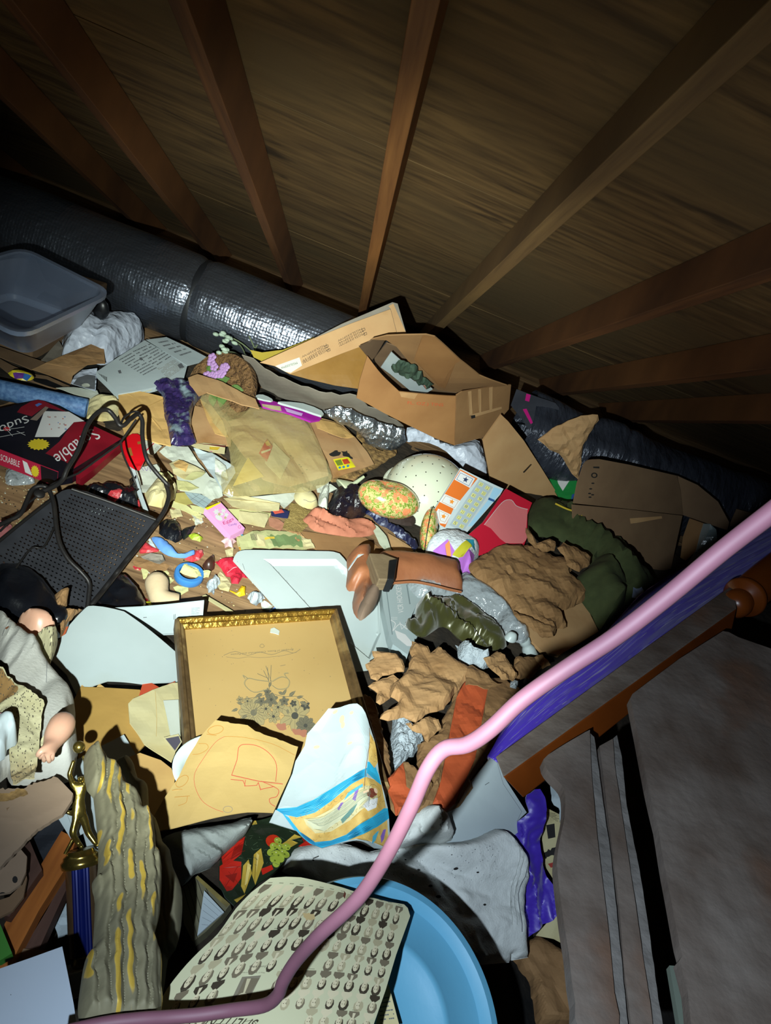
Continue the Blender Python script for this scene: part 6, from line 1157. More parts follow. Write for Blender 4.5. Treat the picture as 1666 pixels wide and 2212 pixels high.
q2 = smo(S2((-60,120),(0,160),(90,225),(210,330),(330,450),(385,560),(490,680),(600,810),(645,960),(642,1075),(668,1270),(640,1450),(600,1540),(480,1560),(280,1575),(100,1570),(60,1500),(-60,1440)),2)
sheet('coat', q2, dp, [MT['doll_cloth']], step=6, dome=.05, edge=34, disp=fold(.02,10,8,(1,.2,0),3), parent=do, smooth=True, prints=[stroke(smo(S2((90,225),(60,330),(0,440)),3,False),.9,MT['greyink']), stroke(smo(S2((385,560),(375,700),(370,870)),3,False),1,MT['greyink']), P(flat('7a5038'), disc(*S2((40,400))[0],4,2.5,8))])
q3 = S2((-60,560),(0,585),(80,640),(370,862),(380,900),(360,960),(340,1170),(330,1300),(290,1560),(110,1560),(90,1400),(60,1100),(100,945),(60,960),(-60,980))
sheet('eyelet_dress', jag(q3,1.5,6,4), dp.up(.082), [MT['eyelet']], step=6, th=.002, disp=fold(.014,16,3,(1,0,0),3), parent=do, smooth=True, prints=[P(flat('8a6a3e',.9), smo(S2((-60,590),(60,640),(150,720),(140,780),(60,830),(-60,840)),3)), P(MT['eyelet_hole'], *eyelets([q3], 430, 5))])
q4 = smo(S2((350,1180),(380,1130),(470,1075),(600,1020),(640,1050),(640,1085),(600,1090),(570,1140),(540,1100),(440,1140),(370,1210)),2)
sheet('lace_cuff', jag(q4,1.2,4,6), dp.up(.105), [MT['eyelet']], step=4, th=.004, disp=wav(.006,60,3), parent=do, prints=[P(MT['eyelet_hole'], *eyelets([q4], 50, 6))])
sheet('pink_ribbon', S2((-60,1000),(30,980),(90,985),(50,1090),(-60,1095)), dp.up(.085), [flat('b88a8a')], step=5, disp=fold(.01,40,3), parent=do)
sheet('white_bow', smo(S2((-60,1100),(80,1095),(145,1170),(130,1230),(60,1270),(40,1340),(-60,1360)),2), dp.up(.09), [MT['cool_paper']], step=5, dome=.03, edge=12, disp=fold(.02,30,5), parent=do, smooth=True)
# arm and hand as one continuous surface
def dP(x, y, h): q = S2((x, y))[0]; return dp.up(h+.012).pt(*q)
Vv = [dP(420,1290,.10), dP(440,1230,.10), dP(470,1160,.10), dP(520,1080,.10), dP(560,1000,.09)]; Rr_ = [.0125,.0105,.016,.020,.018]
Ee = [(0,1),(1,2),(2,3),(3,4)]
def chain(root, pts, rads):
    p = root
    for q, rd in zip(pts, rads): Vv.append(q); Rr_.append(rd); Ee.append((p, len(Vv)-1)); p = len(Vv)-1
chain(0, [dP(415,1320,.10), dP(418,1350,.096), dP(425,1372,.088)], [.0045,.0034,.003])
chain(0, [dP(385,1310,.10), dP(378,1342,.096), dP(380,1366,.088)], [.0045,.0034,.003])
chain(0, [dP(445,1310,.10), dP(448,1336,.096), dP(446,1356,.088)], [.0042,.0032,.0028])
chain(0, [dP(372,1290,.104), dP(352,1318,.10), dP(345,1340,.092)], [.0042,.0033,.0028])
chain(0, [dP(372,1262,.112), dP(340,1290,.11), dP(322,1322,.102)], [.005,.004,.0034])
skin('arm', Vv, Ee, Rr_, MT['doll_skin'], do, 2)
# ---------------------------------------------------------------- torn cardboard, planks at lower left
cb = Pl((10,1700,.34),(150,1700,.36),(60,1850,.36))
pap('torn piece of brown cardboard with ripped wavy upper edge below the doll', jag(F6((-60,375),(0,370),(130,365),(240,330),(345,290),(400,330)),3,6,3,False)+F6((470,400),(462,440))+jag(F6((400,530),(240,620),(100,760),(0,865),(-60,900)),1.2,8,5,False), 0, 'card', 3, .006, 8, 7, 'cardboard', 'cardboard', surf=cb, th=.006, prints=[P(MT['corrugated'], jag(F6((-60,400),(60,395),(140,350),(180,400),(60,440),(-60,460)),2,6,7)), P(MT['card_dull'], jag(F6((40,490),(62,482),(45,510)),1,4,2))])
ALL[-1].data.materials[0] = mat('card_pink','8f7862',.9,c2='83705c',sc=6,bump=.2)
pap('dull cardboard flap with black blots under the torn cardboard piece', F6((-60,920),(0,880),(130,750),(172,800),(165,900),(130,980),(60,1030),(-60,1050)), 0, 'card_pink', 3, .006, 8, 8, 'cardboard', 'cardboard', surf=cb.up(-.04), th=.004, prints=[P(MT['ink'], jag(disc(*F6((95,948))[0],6,8,9),1,5,2), jag(disc(*F6((15,1040))[0],7,4,9),1,5,2))])
pap('curled cardboard edge above the orange wooden plank', F6((-60,1100),(60,1060),(130,990),(165,900),(172,940),(150,1060),(80,1150),(0,1190),(-60,1195)), 0, 'card_dull', 3, .006, 8, 8, 'cardboard', 'cardboard', surf=cb.up(-.06), th=.004)
wood('plank_orange','7a3f16','b06a2c','y',4,.5,.3); wood('plank_dark','3a241c','5c4034','y',4,.6,.3)
kp = Pl((30,2010,.26),(150,1800,.26),(100,2040,.27))
pap('varnished orange-brown wooden plank slanting up beside the trophy', F6((30,1235),(200,960),(395,640),(490,690),(440,850),(250,1150),(105,1425),(60,1500),(-30,1560),(-30,1480)), 0, 'plank_orange', 3, 0, 6, 20, 'wooden_plank', 'plank', surf=kp, th=.02)
pap('dark purple-brown wooden slat between the orange plank and trophy', F6((150,1400),(300,1150),(440,890),(445,975),(350,1180),(245,1412)), 0, 'plank_dark', 3, 0, 6, 20, 'wooden_plank', 'plank', surf=kp.up(-.02), th=.02)
pap('dark broken wooden bracket under the torn cardboard', F6((130,750),(190,700),(270,890),(250,915),(60,1190),(20,1180),(150,1020),(175,880)), 0, 'plank_dark', 3, 0, 6, 16, 'wooden_bracket', 'bracket', surf=kp.up(.015), th=.02)
pap('slate grey cloth behind the orange plank', F6((180,640),(400,540),(440,620),(390,660),(270,880),(180,700)), 0, flat('22252b'), 3, .01, 12, 8, 'dark_cloth', 'cloth', surf=kp.up(-.03))
pap('thick tan block between dark slat and white paper at lower left', F6((90,1425),(150,1395),(330,1410),(240,1480),(60,1545)), 0, 'card_dull', 3, 0, 6, 14, 'cardboard', 'cardboard', surf=kp.up(-.015), th=.02)
pap('green painted board end at the left edge', F6((-40,1200),(0,1235),(78,1425),(0,1472),(-40,1480)), 0, flat('3c7a2c', .6), 3, 0, 6, 14, 'green_board', 'board', surf=kp.up(.03), th=.012)
pap('blank white sheet of paper in the lower left corner', F6((-60,1545),(0,1525),(200,1455),(400,1382),(440,1580),(475,1760),(500,1950),(-60,1950)), 0, mat('blue_white_paper','b4c0cc',.6,c2='a8b4c2',sc=3), 2, .003, 4, 14, surf=Pl((0,2090,.42),(130,2045,.42),(150,2200,.46)), th=.003, prints=[P(MT['ink'], disc(*F6((70,1695))[0],1,1,6))])
pap('white folded card corner between torn cardboard and trophy', F6((375,560),(440,520),(530,480),(560,640),(490,680),(460,697)), 0, 'cool_paper', 2, 0, 6, 8, 'card', 'card', surf=kp.up(.01), prints=[stroke(F6((430,530),(490,680)),.6,MT['greyink'])])
pap('torn printed plastic wrapper at the foot of the dark slat', jag(F6((380,1100),(420,1080),(450,1140),(460,1290),(370,1320),(350,1250)),2,6,3), 0, 'cool_paper', 5, .02, 16, 5, 'wrapper', 'wrapper', surf=kp.up(-.06))
# ---------------------------------------------------------------- trophy
mat('gold_plastic','a8924a',.22,metal=.9,c2='7a6a34',sc=50,bump=.3,bsc=80); mat('column_brown','4a3828',.3,metal=.4,c2='6a543a',sc=14,coat=.4); mat('blue_foil','08165c',.3,metal=.3,c2='06124a',sc=20); mat('marble','8c9088',.4,c2='a8aca2',sc=10)
tb = atz(184, 2058, .22); tt = atz(176, 1864, .28); ax = (tt-tb); hL = ax.length; ax.normalize()
tr = empty('trophy', tb, 'sports trophy with dark blue column and gold figure raising a ball, beside the carved wing', 'trophy')
rw = .0205
front = (CAM-tb); front = (front-ax*front.dot(ax)).normalized(); side = ax.cross(front)
lathe('column', [(.001,0),(rw,0),(rw,hL),(.001,hL)], tb, ax, MT['column_brown'], tr, seg=32)
vs = []; fs = []; n_ = 12
for i in range(n_+1):
    a = -0.62+1.05*i/n_
    for h in (0.001, hL-.002):
        vs.append(tb+ax*h+(front*math.cos(a)+side*math.sin(a))*(rw+.0012+.0006*(i % 2)))
for i in range(n_): fs.append([2*i, 2*i+2, 2*i+3, 2*i+1])
link('blue_panel', vs, fs, MT['blue_foil'], None, tr)
lathe('top_disc', [(.001,-.004),(rw*1.22,-.004),(rw*1.28,.0),(rw*1.28,.004),(rw*1.12,.007),(rw*1.12,.010),(rw*.9,.013),(rw*.8,.017),(.001,.018)], tt, ax, MT['gold_plastic'], tr, seg=40)
lathe('foot_ring', [(.001,-.014),(rw*.8,-.014),(rw*.9,-.008),(rw*.9,-.003),(rw*1.0,0),(.001,0)], tb, ax, MT['gold_plastic'], tr, seg=32)
vs, fs = hexa([tb-ax*.014+front*a+side*b for a, b in ((.022,-.024),(.022,.024),(-.022,.024),(-.022,-.024))], -ax*.03); bev(link('marble_base', vs, fs, MT['marble'], None, tr), .002)
# the gold figure: one continuous body
gh = .100
def fg(u, w_, h): return tt+side*(-u)*gh+front*w_*gh+ax*(.016+h*gh)
Vv = [fg(0,0,.52), fg(.0,0,.66), fg(-.02,.02,.80), fg(-.03,.02,.88), fg(-.04,.05,.97)]; Rr_ = [.0075,.0065,.0085,.0035,.0065]; Ee = [(0,1),(1,2),(2,3),(3,4)]
chain(0, [fg(.05,.03,.40), fg(.10,.06,.24), fg(.03,.0,.10), fg(-.02,.06,.03)], [.006,.0052,.0036,.003])
chain(0, [fg(-.06,0,.38), fg(-.10,-.02,.20), fg(-.20,.02,.03), fg(-.24,.06,.02)], [.006,.0048,.0034,.003])
chain(2, [fg(-.10,.02,.90), fg(-.13,.04,1.08), fg(-.08,.05,1.24)], [.004,.0034,.0028])
chain(2, [fg(.07,.02,.88), fg(.11,.06,1.02), fg(.04,.06,1.20)], [.004,.0034,.0028])
chain(0, [fg(.12,-.03,.50), fg(.2,-.02,.56)], [.003,.0022])
skin('figure', Vv, Ee, Rr_, MT['gold_plastic'], tr, 2)
vs, fs = ell(fg(-.03,.05,1.36), V((.0085,0,0)), V((0,.0085,0)), V((0,0,.0085)), 20, 12); link('ball', vs, fs, MT['gold_plastic'], None, tr, True)
tube('support', [fg(.2,.0,.0), fg(.08,.02,.2), fg(0,0,.4)], .0022, MT['gold_plastic'], tr, seg=8)
# ---------------------------------------------------------------- carved gilt wings
def wingmat():
    m, nt, b = nodes('gilt_dusty'); L = nt.links.new
    at = nt.nodes.new('ShaderNodeAttribute'); at.attribute_name = 'gilt_glint'
    tc = nt.nodes.new('ShaderNodeTexCoord'); n = nt.nodes.new('ShaderNodeTexNoise'); n.inputs['Scale'].default_value = 60; n.inputs['Detail'].default_value = 6; L(tc.outputs['Object'], n.inputs[0])
    ad = nt.nodes.new('ShaderNodeMath'); ad.operation = 'MULTIPLY_ADD'; ad.inputs[1].default_value = .25; L(n.outputs[0], ad.inputs[0]); L(at.outputs['Fac'], ad.inputs[2])
    r_ = nt.nodes.new('ShaderNodeValToRGB'); r_.color_ramp.elements[0].position = .70; r_.color_ramp.elements[1].position = .90; L(ad.outputs[0], r_.inputs[0])
    d = nt.nodes.new('ShaderNodeValToRGB'); d.color_ramp.elements[0].color = rgb('58543f'); d.color_ramp.elements[1].color = rgb('746e56'); L(n.outputs[0], d.inputs[0])
    mx = nt.nodes.new('ShaderNodeMix'); mx.data_type = 'RGBA'; L(r_.outputs[0], mx.inputs[0]); L(d.outputs[0], mx.inputs[6]); mx.inputs[7].default_value = rgb('d4b24c'); L(mx.outputs[2], b.inputs['Base Color'])
    m1 = nt.nodes.new('ShaderNodeMath'); m1.operation = 'MULTIPLY'; m1.inputs[1].default_value = .5; L(r_.outputs[0], m1.inputs[0]); L(m1.outputs[0], b.inputs['Metallic'])
    mr = nt.nodes.new('ShaderNodeMapRange'); mr.inputs[3].default_value = .75; mr.inputs[4].default_value = .38; L(r_.outputs[0], mr.inputs[0]); L(mr.outputs[0], b.inputs['Roughness'])
    bp = nt.nodes.new('ShaderNodeBump'); bp.inputs['Strength'].default_value = .4; bp.inputs['Distance'].default_value = .0015; L(n.outputs[0], bp.inputs['Height']); L(bp.outputs[0], b.inputs['Normal']); return m
WM = wingmat()
def wing(lb, outline, pl, seed, glint_on=True, amp=.009, name='carved_wing', dome=.02):
    ea = (pl.pt(250, 1700)-pl.pt(260, 2150)).normalized(); eb = ea.cross(pl.n)
    store = {}
    sd = V((seed*1.3, seed*2.1, 0))
    def rid(p):
        a = p.dot(ea); b_ = p.dot(eb); b_ += .005*math.sin(a*9+seed)+.004*N.noise(V((a*20, b_*18, seed)))+.0024*N.noise(V((a*70, b_*40, seed)))
        q = V((b_*46, a*5.2+math.floor(b_*46/1.0)*.0, 0))+sd
        n1 = 1-2*abs(N.noise(q)); n2 = 1-2*abs(N.noise(V((b_*110, a*9, seed+3.))))
        ph = b_*300+1.5*N.noise(V((a*9, b_*12, seed))); lane = abs(math.sin(ph))**.8
        gate = .5+.5*N.noise(V((math.floor(ph/PI)*7.7+.37, a*26+math.floor(ph/PI)*3.1, seed+.5)))
        return .42*lane*(.5+.9*gate)+.30*n1+.26*n2, lane, gate
    o_ = sheet(name, outline, pl, [WM], step=3.2, dome=dome, edge=26, disp=lambda p, d: amp*(rid(p)[0]-.3), smooth=True)
    at = o_.data.color_attributes.new('gilt_glint', 'FLOAT_COLOR', 'POINT'); org = V(o_['_o'])  # gilding on the ridge crests, with its specular glints put into the colour
    for i, v in enumerate(o_.data.vertices):
        p = v.co+org; h = (p-pl.o).dot(pl.n); p = p-pl.n*h
        s_, ln, gt = rid(p); w_ = (max(0, ln-.5)/.5*max(0, min(1, (gt-.40)*6))*.8+.12) if glint_on else .0
        at.data[i].color = (w_, w_, w_, 1)
    return tag(o_, lb, 'carving')
w2 = smo(S2((980,1400),(1010,1350),(1060,1330),(1110,1335),(1150,1400),(1180,1510),(1240,1540),(1270,1610),(1275,1825)),2,False)+smo(F6((960,520),(1000,560),(1030,650),(1045,710),(1090,760),(1110,870),(1150,960),(1172,1060),(1165,1250),(1130,1400),(1080,1470),(1060,1620),(1020,1830)),2,False)+F6((900,1830),(900,600),(800,300))
w2p = Pl((270,1650,.30),(330,1650,.31),(380,2000,.36))
wing('plain dusty brown carved wing lying behind the gilded one', w2, w2p, 5, False, .007, dome=.015)
w1 = smo(S2((715,1400),(720,1330),(760,1270),(820,1240),(870,1270),(910,1350),(940,1400),(1000,1420),(1040,1480),(1070,1560),(1100,1610),(1150,1640),(1200,1710),(1220,1800)),2,False)+smo(S3((1225,215),(1290,250),(1312,330),(1330,450),(1340,560),(1378,640),(1386,750),(1380,900),(1365,1100),(1335,1220),(1320,1290),(1342,1370),(1370,1440),(1386,1550),(1378,1700),(1392,1850),(1370,1960),(1350,2080)),2,False)+smo(S3((690,2080),(668,1950),(670,1850),(690,1700),(712,1560),(742,1460),(790,1400),(800,1300),(812,1000),(792,900),(788,820),(828,790),(842,600),(832,400),(800,100)),2,False)+S2((745,1620),(720,1500))
w1p = Pl((200,1650,.42),(300,1700,.43),(260,2180,.52))
wing('large carved wing with gilded feather ridges beside the trophy', w1, w1p, 2, True, .012)
# ---------------------------------------------------------------- shutter, striped paper
lv = Pl((410,1860,.16),(490,1960,.18),(400,2020,.16))
pap('grey-brown grooved wooden shutter panel between wing and class photograph', F6((1165,1010),(1270,925),(1480,1110),(1420,1190),(1320,1290),(1240,1352),(1180,1230)), 0, mat('shutter','6e6a50',.8,c2='5c5842',sc=10,bump=.3), 3, 0, 6, 10, 'wooden_shutter', 'shutter', surf=lv, th=.02, prints=[stroke(F6((1180+i*28, 1000-i*22+10),(1270+i*26, 1330-i*50)), 1.4, MT['debris']) for i in range(5)]+[P(mat('oldgilt','8a7a3c',.6,c2='5a5030',sc=60), F6((1255,940),(1275,925),(1480,1110),(1455,1130)))])
pap('white ribbed card triangle on the grooved shutter panel', F6((1312,1022),(1440,1160),(1370,1220),(1268,1312)), 0, 'cool_paper', 3, 0, 6, 8, 'ribbed_card', 'card', surf=lv.up(.012), prints=[stroke(F6((1305-i*4+8,1060+i*45),(1425-i*22,1165+i*20)), .6, MT['greyink']) for i in range(5)], th=.003)
# ---------------------------------------------------------------- blue lid on its drum
bl = atz(815, 2214, .42); lr = .152; la = V((.06,-.10,1)).normalized()
mat('blue_lid','5d9cb8',.5,c2='5492b0',sc=4,c3='8ea29c',bump=.1,bsc=90); mat('drum','3c2c22',.6,c2='2a1f1a',sc=10)
bk = empty('drum', bl-la*.2, 'dark brown drum closed with the round pale blue lid at the bottom', 'drum')
lathe('drum_body', [(.001,-.36),(lr*.93,-.36),(lr*.97,-.15),(lr*.96,-.02),(.001,-.02)], bl, la, MT['drum'], bk, seg=64)
lathe('drum_lid', [(lr*1.0,-.018),(lr*1.04,-.016),(lr*1.05,0),(lr*1.03,.006),(lr*.97,.008),(lr*.93,.003),(lr*.9,-.003),(lr*.66,-.004),(lr*.62,.001),(lr*.56,.001),(lr*.52,-.006),(lr*.2,-.007),(.001,-.007)], bl, la, MT['blue_lid'], bk, seg=96)
pap('cream printed page poking out under the class photograph on the blue lid', G7((1180,1470),(1235,1250),(1250,1270),(1310,1500),(1170,1520)), 0, 'cream', 3, 0, 6, 8, surf=Pl((820,2200,.44),(840,2130,.44),(860,2210,.44)), prints=[textblock(0,0,1,1,0,6,3,MT['greyink'],bil(*G7((1200,1340),(1250,1330),(1290,1470),(1200,1480))))])
# ---------------------------------------------------------------- class photograph
CPp = Pl((590,1890,.475),(880,1965,.475),(820,2212,.53))
def cbend(x, y):
    t = (x-372)/(880-372); t = max(0, min(1, t)); return -.06*(1-t)**2.2+.008*math.sin(t*4)
CP = Bend(CPp, cbend)
mat('sepia_paper','c3c2a0',.45,c2='b8b592',sc=4,coat=.15,c3='b09c6c')
dk = flat('3a3226', .6); md = flat('6e6450', .6); lt = flat('a69c7c', .6); fc = flat('c8bd9c', .6); ln_ = flat('565040')
def gm(u, v):
    TLc, TRc, BRc, BLc = (552,655), (1372,815), (1160,1620), (0,1560)
    x = (TLc[0]*(1-u)+TRc[0]*u)*(1-v)+(BLc[0]*(1-u)+BRc[0]*u)*v; y = (TLc[1]*(1-u)+TRc[1]*u)*(1-v)+(BLc[1]*(1-u)+BRc[1]*u)*v
    x -= 4*165*v*(1-v)*(1-u)**1.5
    y -= 45*math.sin(PI*u)*(1-v)*0+0
    return G7((x, y))[0]
pr = []
r = random.Random(11)
def blob(cx, cy, rx, ry, n=9):
    o_ = []
    for k in range(n):
        a = 2*PI*k/n; o_.append(gm(cx+rx*math.cos(a), cy+ry*math.sin(a)))
    return o_
rows = 8; cols = 14
for j in range(rows):
    for i in range(cols):
        u = (i+.5)/cols*.96+.015; v = (j+.55)/rows
        if .40 < u < .62 and .36 < v < .50: continue
        if .22 < u < .44 and .50 < v < .80: continue
        if u < .62 and v > .80 and not (v > .93): continue
        if .03 < u < .5 and v > .80: continue
        dk_ = r.random(); hh_ = (dk, md, dk, lt)[r.randrange(4)]; sh = (dk, md, lt, md, fc)[r.randrange(5)]
        jx = r.uniform(-.006,.006); su = .024; sv = .044
        cx_, cy_ = u+jx, v+.012
        pr.append(P(sh, [gm(cx_-su*1.1, cy_-sv*1.75), gm(cx_+su*1.0, cy_-sv*1.75), gm(cx_+su*1.15, cy_-sv*1.3), gm(cx_+su*.35, cy_-sv*.7), gm(cx_-su*.35, cy_-sv*.7), gm(cx_-su*1.1, cy_-sv*1.25)]))
        if r.random() < .4: pr.append(P(fc, [gm(cx_-su*.3, cy_-sv*1.5), gm(cx_+su*.3, cy_-sv*1.5), gm(cx_+su*.15, cy_-sv*.6), gm(cx_-su*.15, cy_-sv*.6)]))
        pr.append(P(hh_, blob(cx_, cy_+sv*.25, su*(1.05 if dk_ < .5 else .85), sv*(.98 if dk_ < .5 else .9))))
        pr.append(P(fc, blob(cx_-su*.08, cy_-sv*.05, su*.62, sv*.78)))
        pr.append(P(lt, blob(cx_+su*.32, cy_-sv*.05, su*.22, sv*.55, 6)))
        for ex in (-.25, .2): pr.append(P(dk, blob(cx_+su*ex-su*.08, cy_+sv*.12, su*.12, sv*.06, 5)))
        pr.append(P(md, blob(cx_-su*.08, cy_-sv*.38, su*.2, sv*.06, 5)))
        pr.append(P(ln_, *[[gm(cx_+du, cy_-sv*1.9), gm(cx_+du+.0035, cy_-sv*1.9), gm(cx_+du+.0035, cy_-sv*2.0), gm(cx_+du, cy_-sv*2.0)] for du in [-.014+.0055*k for k in range(5)]]))
big = lambda x, y: G7((x, y))[0]
pr.append(P(flat('7a7260',.6), G7((455,1148),(552,1165),(450,1362),(365,1332))))
pr.append(P(md, G7((470,1160),(545,1180),(500,1250),(430,1240)))); pr.append(P(fc, smo(G7((405,1290),(440,1240),(480,1250),(475,1300),(440,1345),(405,1335)),3))); pr.append(P(lt, smo(G7((450,1260),(478,1260),(465,1320),(445,1330)),2)))
pr.append(P(dk, G7((420,1292),(430,1294),(428,1300),(419,1298)), G7((448,1298),(458,1300),(456,1306),(447,1304)), G7((425,1320),(448,1324),(447,1328),(425,1325)))); pr.append(P(flat('b8ae8c'), G7((480,1165),(500,1170),(470,1240),(460,1240))))
pr.append(text('June 1946', G7((578,1130),(490,1108),(494,1092),(582,1114)), ln_, .01, .2)); pr.append(text('Miss F. Keith, Principal', G7((570,1158),(450,1128),(452,1120),(572,1150)), ln_))
pr.append(text('SHEFFERI', G7((500,1470),(240,1370),(290,1315),(545,1410)), dk, .03, .2))
for (x0,y0,x1,y1) in ((240,1345,300,1400),(380,1400,440,1440),(470,1400,540,1470)): pr.append(stroke(smo(G7((x0,y0),((x0+x1)/2+10,y0+10),(x1,y1),((x0+x1)/2,y1-5)),3,False),.9,dk))
pr.append(P(flat('5a2c20'), G7((1003,735),(1012,750),(1005,780),(996,765)))); pr.append(P(flat('b8a070'), smo(jag(G7((770,850),(830,860),(840,890),(790,895)),2,4,3),1)))
out = G7((597,632),(680,638),(760,650),(900,690),(1000,718),(1150,765),(1250,785),(1345,795),(1366,815),(1380,860),(1300,1080),(1240,1280),(1170,1480),(1140,1600),(-120,1600),(-60,1480),(5,1440))+smo(G7((22,1380),(30,1240),(62,1100),(150,1000),(240,930),(330,870),(420,760),(500,690)),3,False)
pap('bent sepia class photograph with rows of oval portraits across the bottom', out, 0, 'sepia_paper', 4, 0, 6, 9, 'class_photograph', 'photograph', surf=CP, prints=pr, th=.002)
# ---------------------------------------------------------------- dark wooden bed frame at right
def rampdust(name, base, base2, dust, thr=.5):
    m = mat(name, dust, .8, c2=base, sc=7, var=.6, bump=.5, bsc=28, det=10, c3=base2, bdist=.003); return m
mat('bed_wood','7a3c12',.32,c2='5a2a0c',sc=9,coat=.2,stretch=(.4,1,1)); mat('bed_dusty','7a7068',.85,c2='55453a',sc=9,var=.4,bump=.8,bsc=34,det=10,c3='6b4a34',bdist=.004)
mat('bed_edge','7c7874',.85,c2='625e5a',sc=20,bump=.8,bsc=60,bdist=.004)
RP = [atz(*H8((258,598))[0], .44), atz(*H8((300,705))[0], .455), atz(*H8((405,815))[0], .42)]
RQ = [atz(1588, 1258, .50), atz(1592, 1314, .515), atz(1580, 1367, .48)]
bf = empty('bed_frame', (RP[0]+RQ[2])/2, 'dusty dark wooden bed headboard lying on its side along the right edge', 'bed frame')
def quadbeam(name, P_, Q_, mats, parent):
    P4 = P_+[P_[0]+P_[2]-P_[1]]; Q4 = Q_+[Q_[0]+Q_[2]-Q_[1]]
    vs = P4+Q4; fs = [[0,1,5,4],[1,2,6,5],[2,3,7,6],[3,0,4,7],[3,2,1,0],[4,5,6,7]]
    return bev(link(name, vs, fs, mats, [0,1,1,0,1,1], parent), .003)
quadbeam('rail', RP, RQ, [MT['bed_dusty'], MT['bed_wood']], bf)
pax = (RQ[1]-RP[1]).normalized(); ncen = (RQ[0]+RQ[2])/2+pax*.02
pax2 = (pax+V((.05,.1,.06))).normalized()
lathe('turned_post', [(.001,-.03),(.022,-.028),(.034,-.012),(.037,.006),(.034,.022),(.027,.032),(.030,.036),(.050,.042),(.054,.050),(.052,.060),(.042,.064),(.040,.07),(.046,.09),(.048,.2),(.045,.5),(.001,.5)], ncen, pax2, MT['bed_wood'], bf, seg=48)
SPl = Pl((1280,1600,.50),(1550,1450,.53),(1330,2200,.52))
sp1 = H8((510,625),(530,590),(720,475),(742,478),(745,560),(757,760),(790,1100),(815,1300),(840,1500),(868,1800),(890,2000),(690,2000),(668,1850),(650,1750),(635,1600),(610,1450),(590,1300),(576,1180),(575,1130),(585,1050),(603,960),(614,900),(617,830),(610,770),(590,735),(560,705),(525,665))
def splat(name, top, side, th, lift=0):
    o_ = sheet(name, top, SPl.up(lift), [MT['bed_dusty']], step=16, th=th, disp=wav(.0012,30,4), parent=bf)
    if side: sheet('edge', side, SPl.up(lift-.006), [MT['bed_edge']], step=9, th=th, disp=wav(.002,50,2), parent=o_)
splat('splat', smo(sp1, 2), H8((742,478),(765,500),(772,545),(785,650),(820,900),(850,1100),(880,1400),(910,1700),(940,2000),(885,2000),(865,1800),(840,1500),(815,1300),(790,1100),(757,760),(745,560)), .02)
sp2 = H8((792,546),(860,508),(868,640),(900,850),(930,1050),(975,1350),(1010,1600),(1050,1850),(1068,2000),(955,2000),(920,1700),(890,1350),(860,1100),(830,850),(805,650))
splat('splat', sp2, H8((860,508),(880,492),(905,600),(930,850),(990,1150),(1040,1450),(1080,1750),(1120,2000),(1065,2000),(1045,1820),(1010,1600),(975,1350),(930,1050),(900,850),(868,640)), .02, -.01)
pn = H8((950,300),(960,280),(1200,100),(1420,-38),(1450,-34),(1500,-10),(1600,25),(1760,85),(1760,2000),(1262,2000),(1240,1800),(1205,1660),(1198,1640),(1215,1615),(1200,1560),(1130,1200),(1090,960),(1040,750),(975,430))
sheet('panel', pn, SPl.up(.012), [MT['bed_dusty']], step=20, th=.018, disp=wav(.0015,20,7), parent=bf)
pap('strip of grey-green painted wood under the lower corner of the bed panel', H8((1148,1665),(1195,1668),(1215,1740),(1262,2000),(1205,2000)), 0, flat('6a7468', .8), 3, 0, 6, 12, 'painted_strip', 'strip', surf=SPl.up(-.05), th=.01)
# ---------------------------------------------------------------- purple satin
mat('purple_satin','3a20a0',.42,c2='452ab0',sc=10,sheen=.3,spec=.8)
ups = spl([atz(x, y, z) for x, y, z in ((1058,1645,.36),(1100,1560,.37),(1172,1478,.38),(1280,1402,.39),(1400,1284,.40),(1536,1208,.42),(1666,1150,.44),(1760,1105,.45))], 14)
los = spl([atz(x, y, z) for x, y, z in ((1085,1655,.40),(1150,1600,.40),(1230,1540,.41),(1330,1465,.42),(1450,1375,.43),(1590,1280,.45),(1700,1215,.47),(1790,1160,.48))], 14)
def pleated(m_=64):
    vs = []; fs = []; n_ = len(ups)
    for i in range(n_):
        a, b = ups[i], los[i]; nn = (b-a).cross(ups[min(i+1, n_-1)]-ups[max(i-1, 0)]).normalized()
        if nn.z < 0: nn = -nn
        w_ = (b-a).length
        for j in range(m_+1):
            v = j/m_; q = V((v*11+.8*N.noise(V((i*.02, v*2, 2))), i*.014, 1))
            h = (1-2*abs(N.noise(q)))*.5+.28*(1-2*abs(N.noise(q*2.3)))+.12*N.noise(q*5)
            vs.append(a.lerp(b, v)+nn*(h*.16*w_+.012*math.sin(PI*v)))
    for i in range(n_-1):
        for j in range(m_): fs.append([i*(m_+1)+j, i*(m_+1)+j+1, (i+1)*(m_+1)+j+1, (i+1)*(m_+1)+j])
    return vs, fs
vs, fs = pleated(); o = tag(link('purple_cloth', vs, fs, MT['purple_satin'], None, None, True), 'shiny violet satin cloth stretched in pleats along the upper side of the wooden rail', 'cloth')
sd = o.modifiers.new('th', 'SOLIDIFY'); sd.thickness = .0015
pap('violet satin cloth hanging below the end of the wooden rail', smo(H8((405,812),(440,785),(490,765),(512,870),(505,1000),(500,1140),(560,1260),(585,1390),(500,1470),(420,1535),(402,1500),(400,1380),(412,1250),(400,1130),(335,1020),(378,985),(375,930),(425,885)),2), 0, 'purple_satin', 5, .02, 12, 5, 'purple_cloth', 'cloth', surf=Pl((1130,1730,.26),(1180,1700,.28),(1150,2020,.16)), smooth=True, disp=fold(.03,16,4,(1,.2,0),3), th=.003)
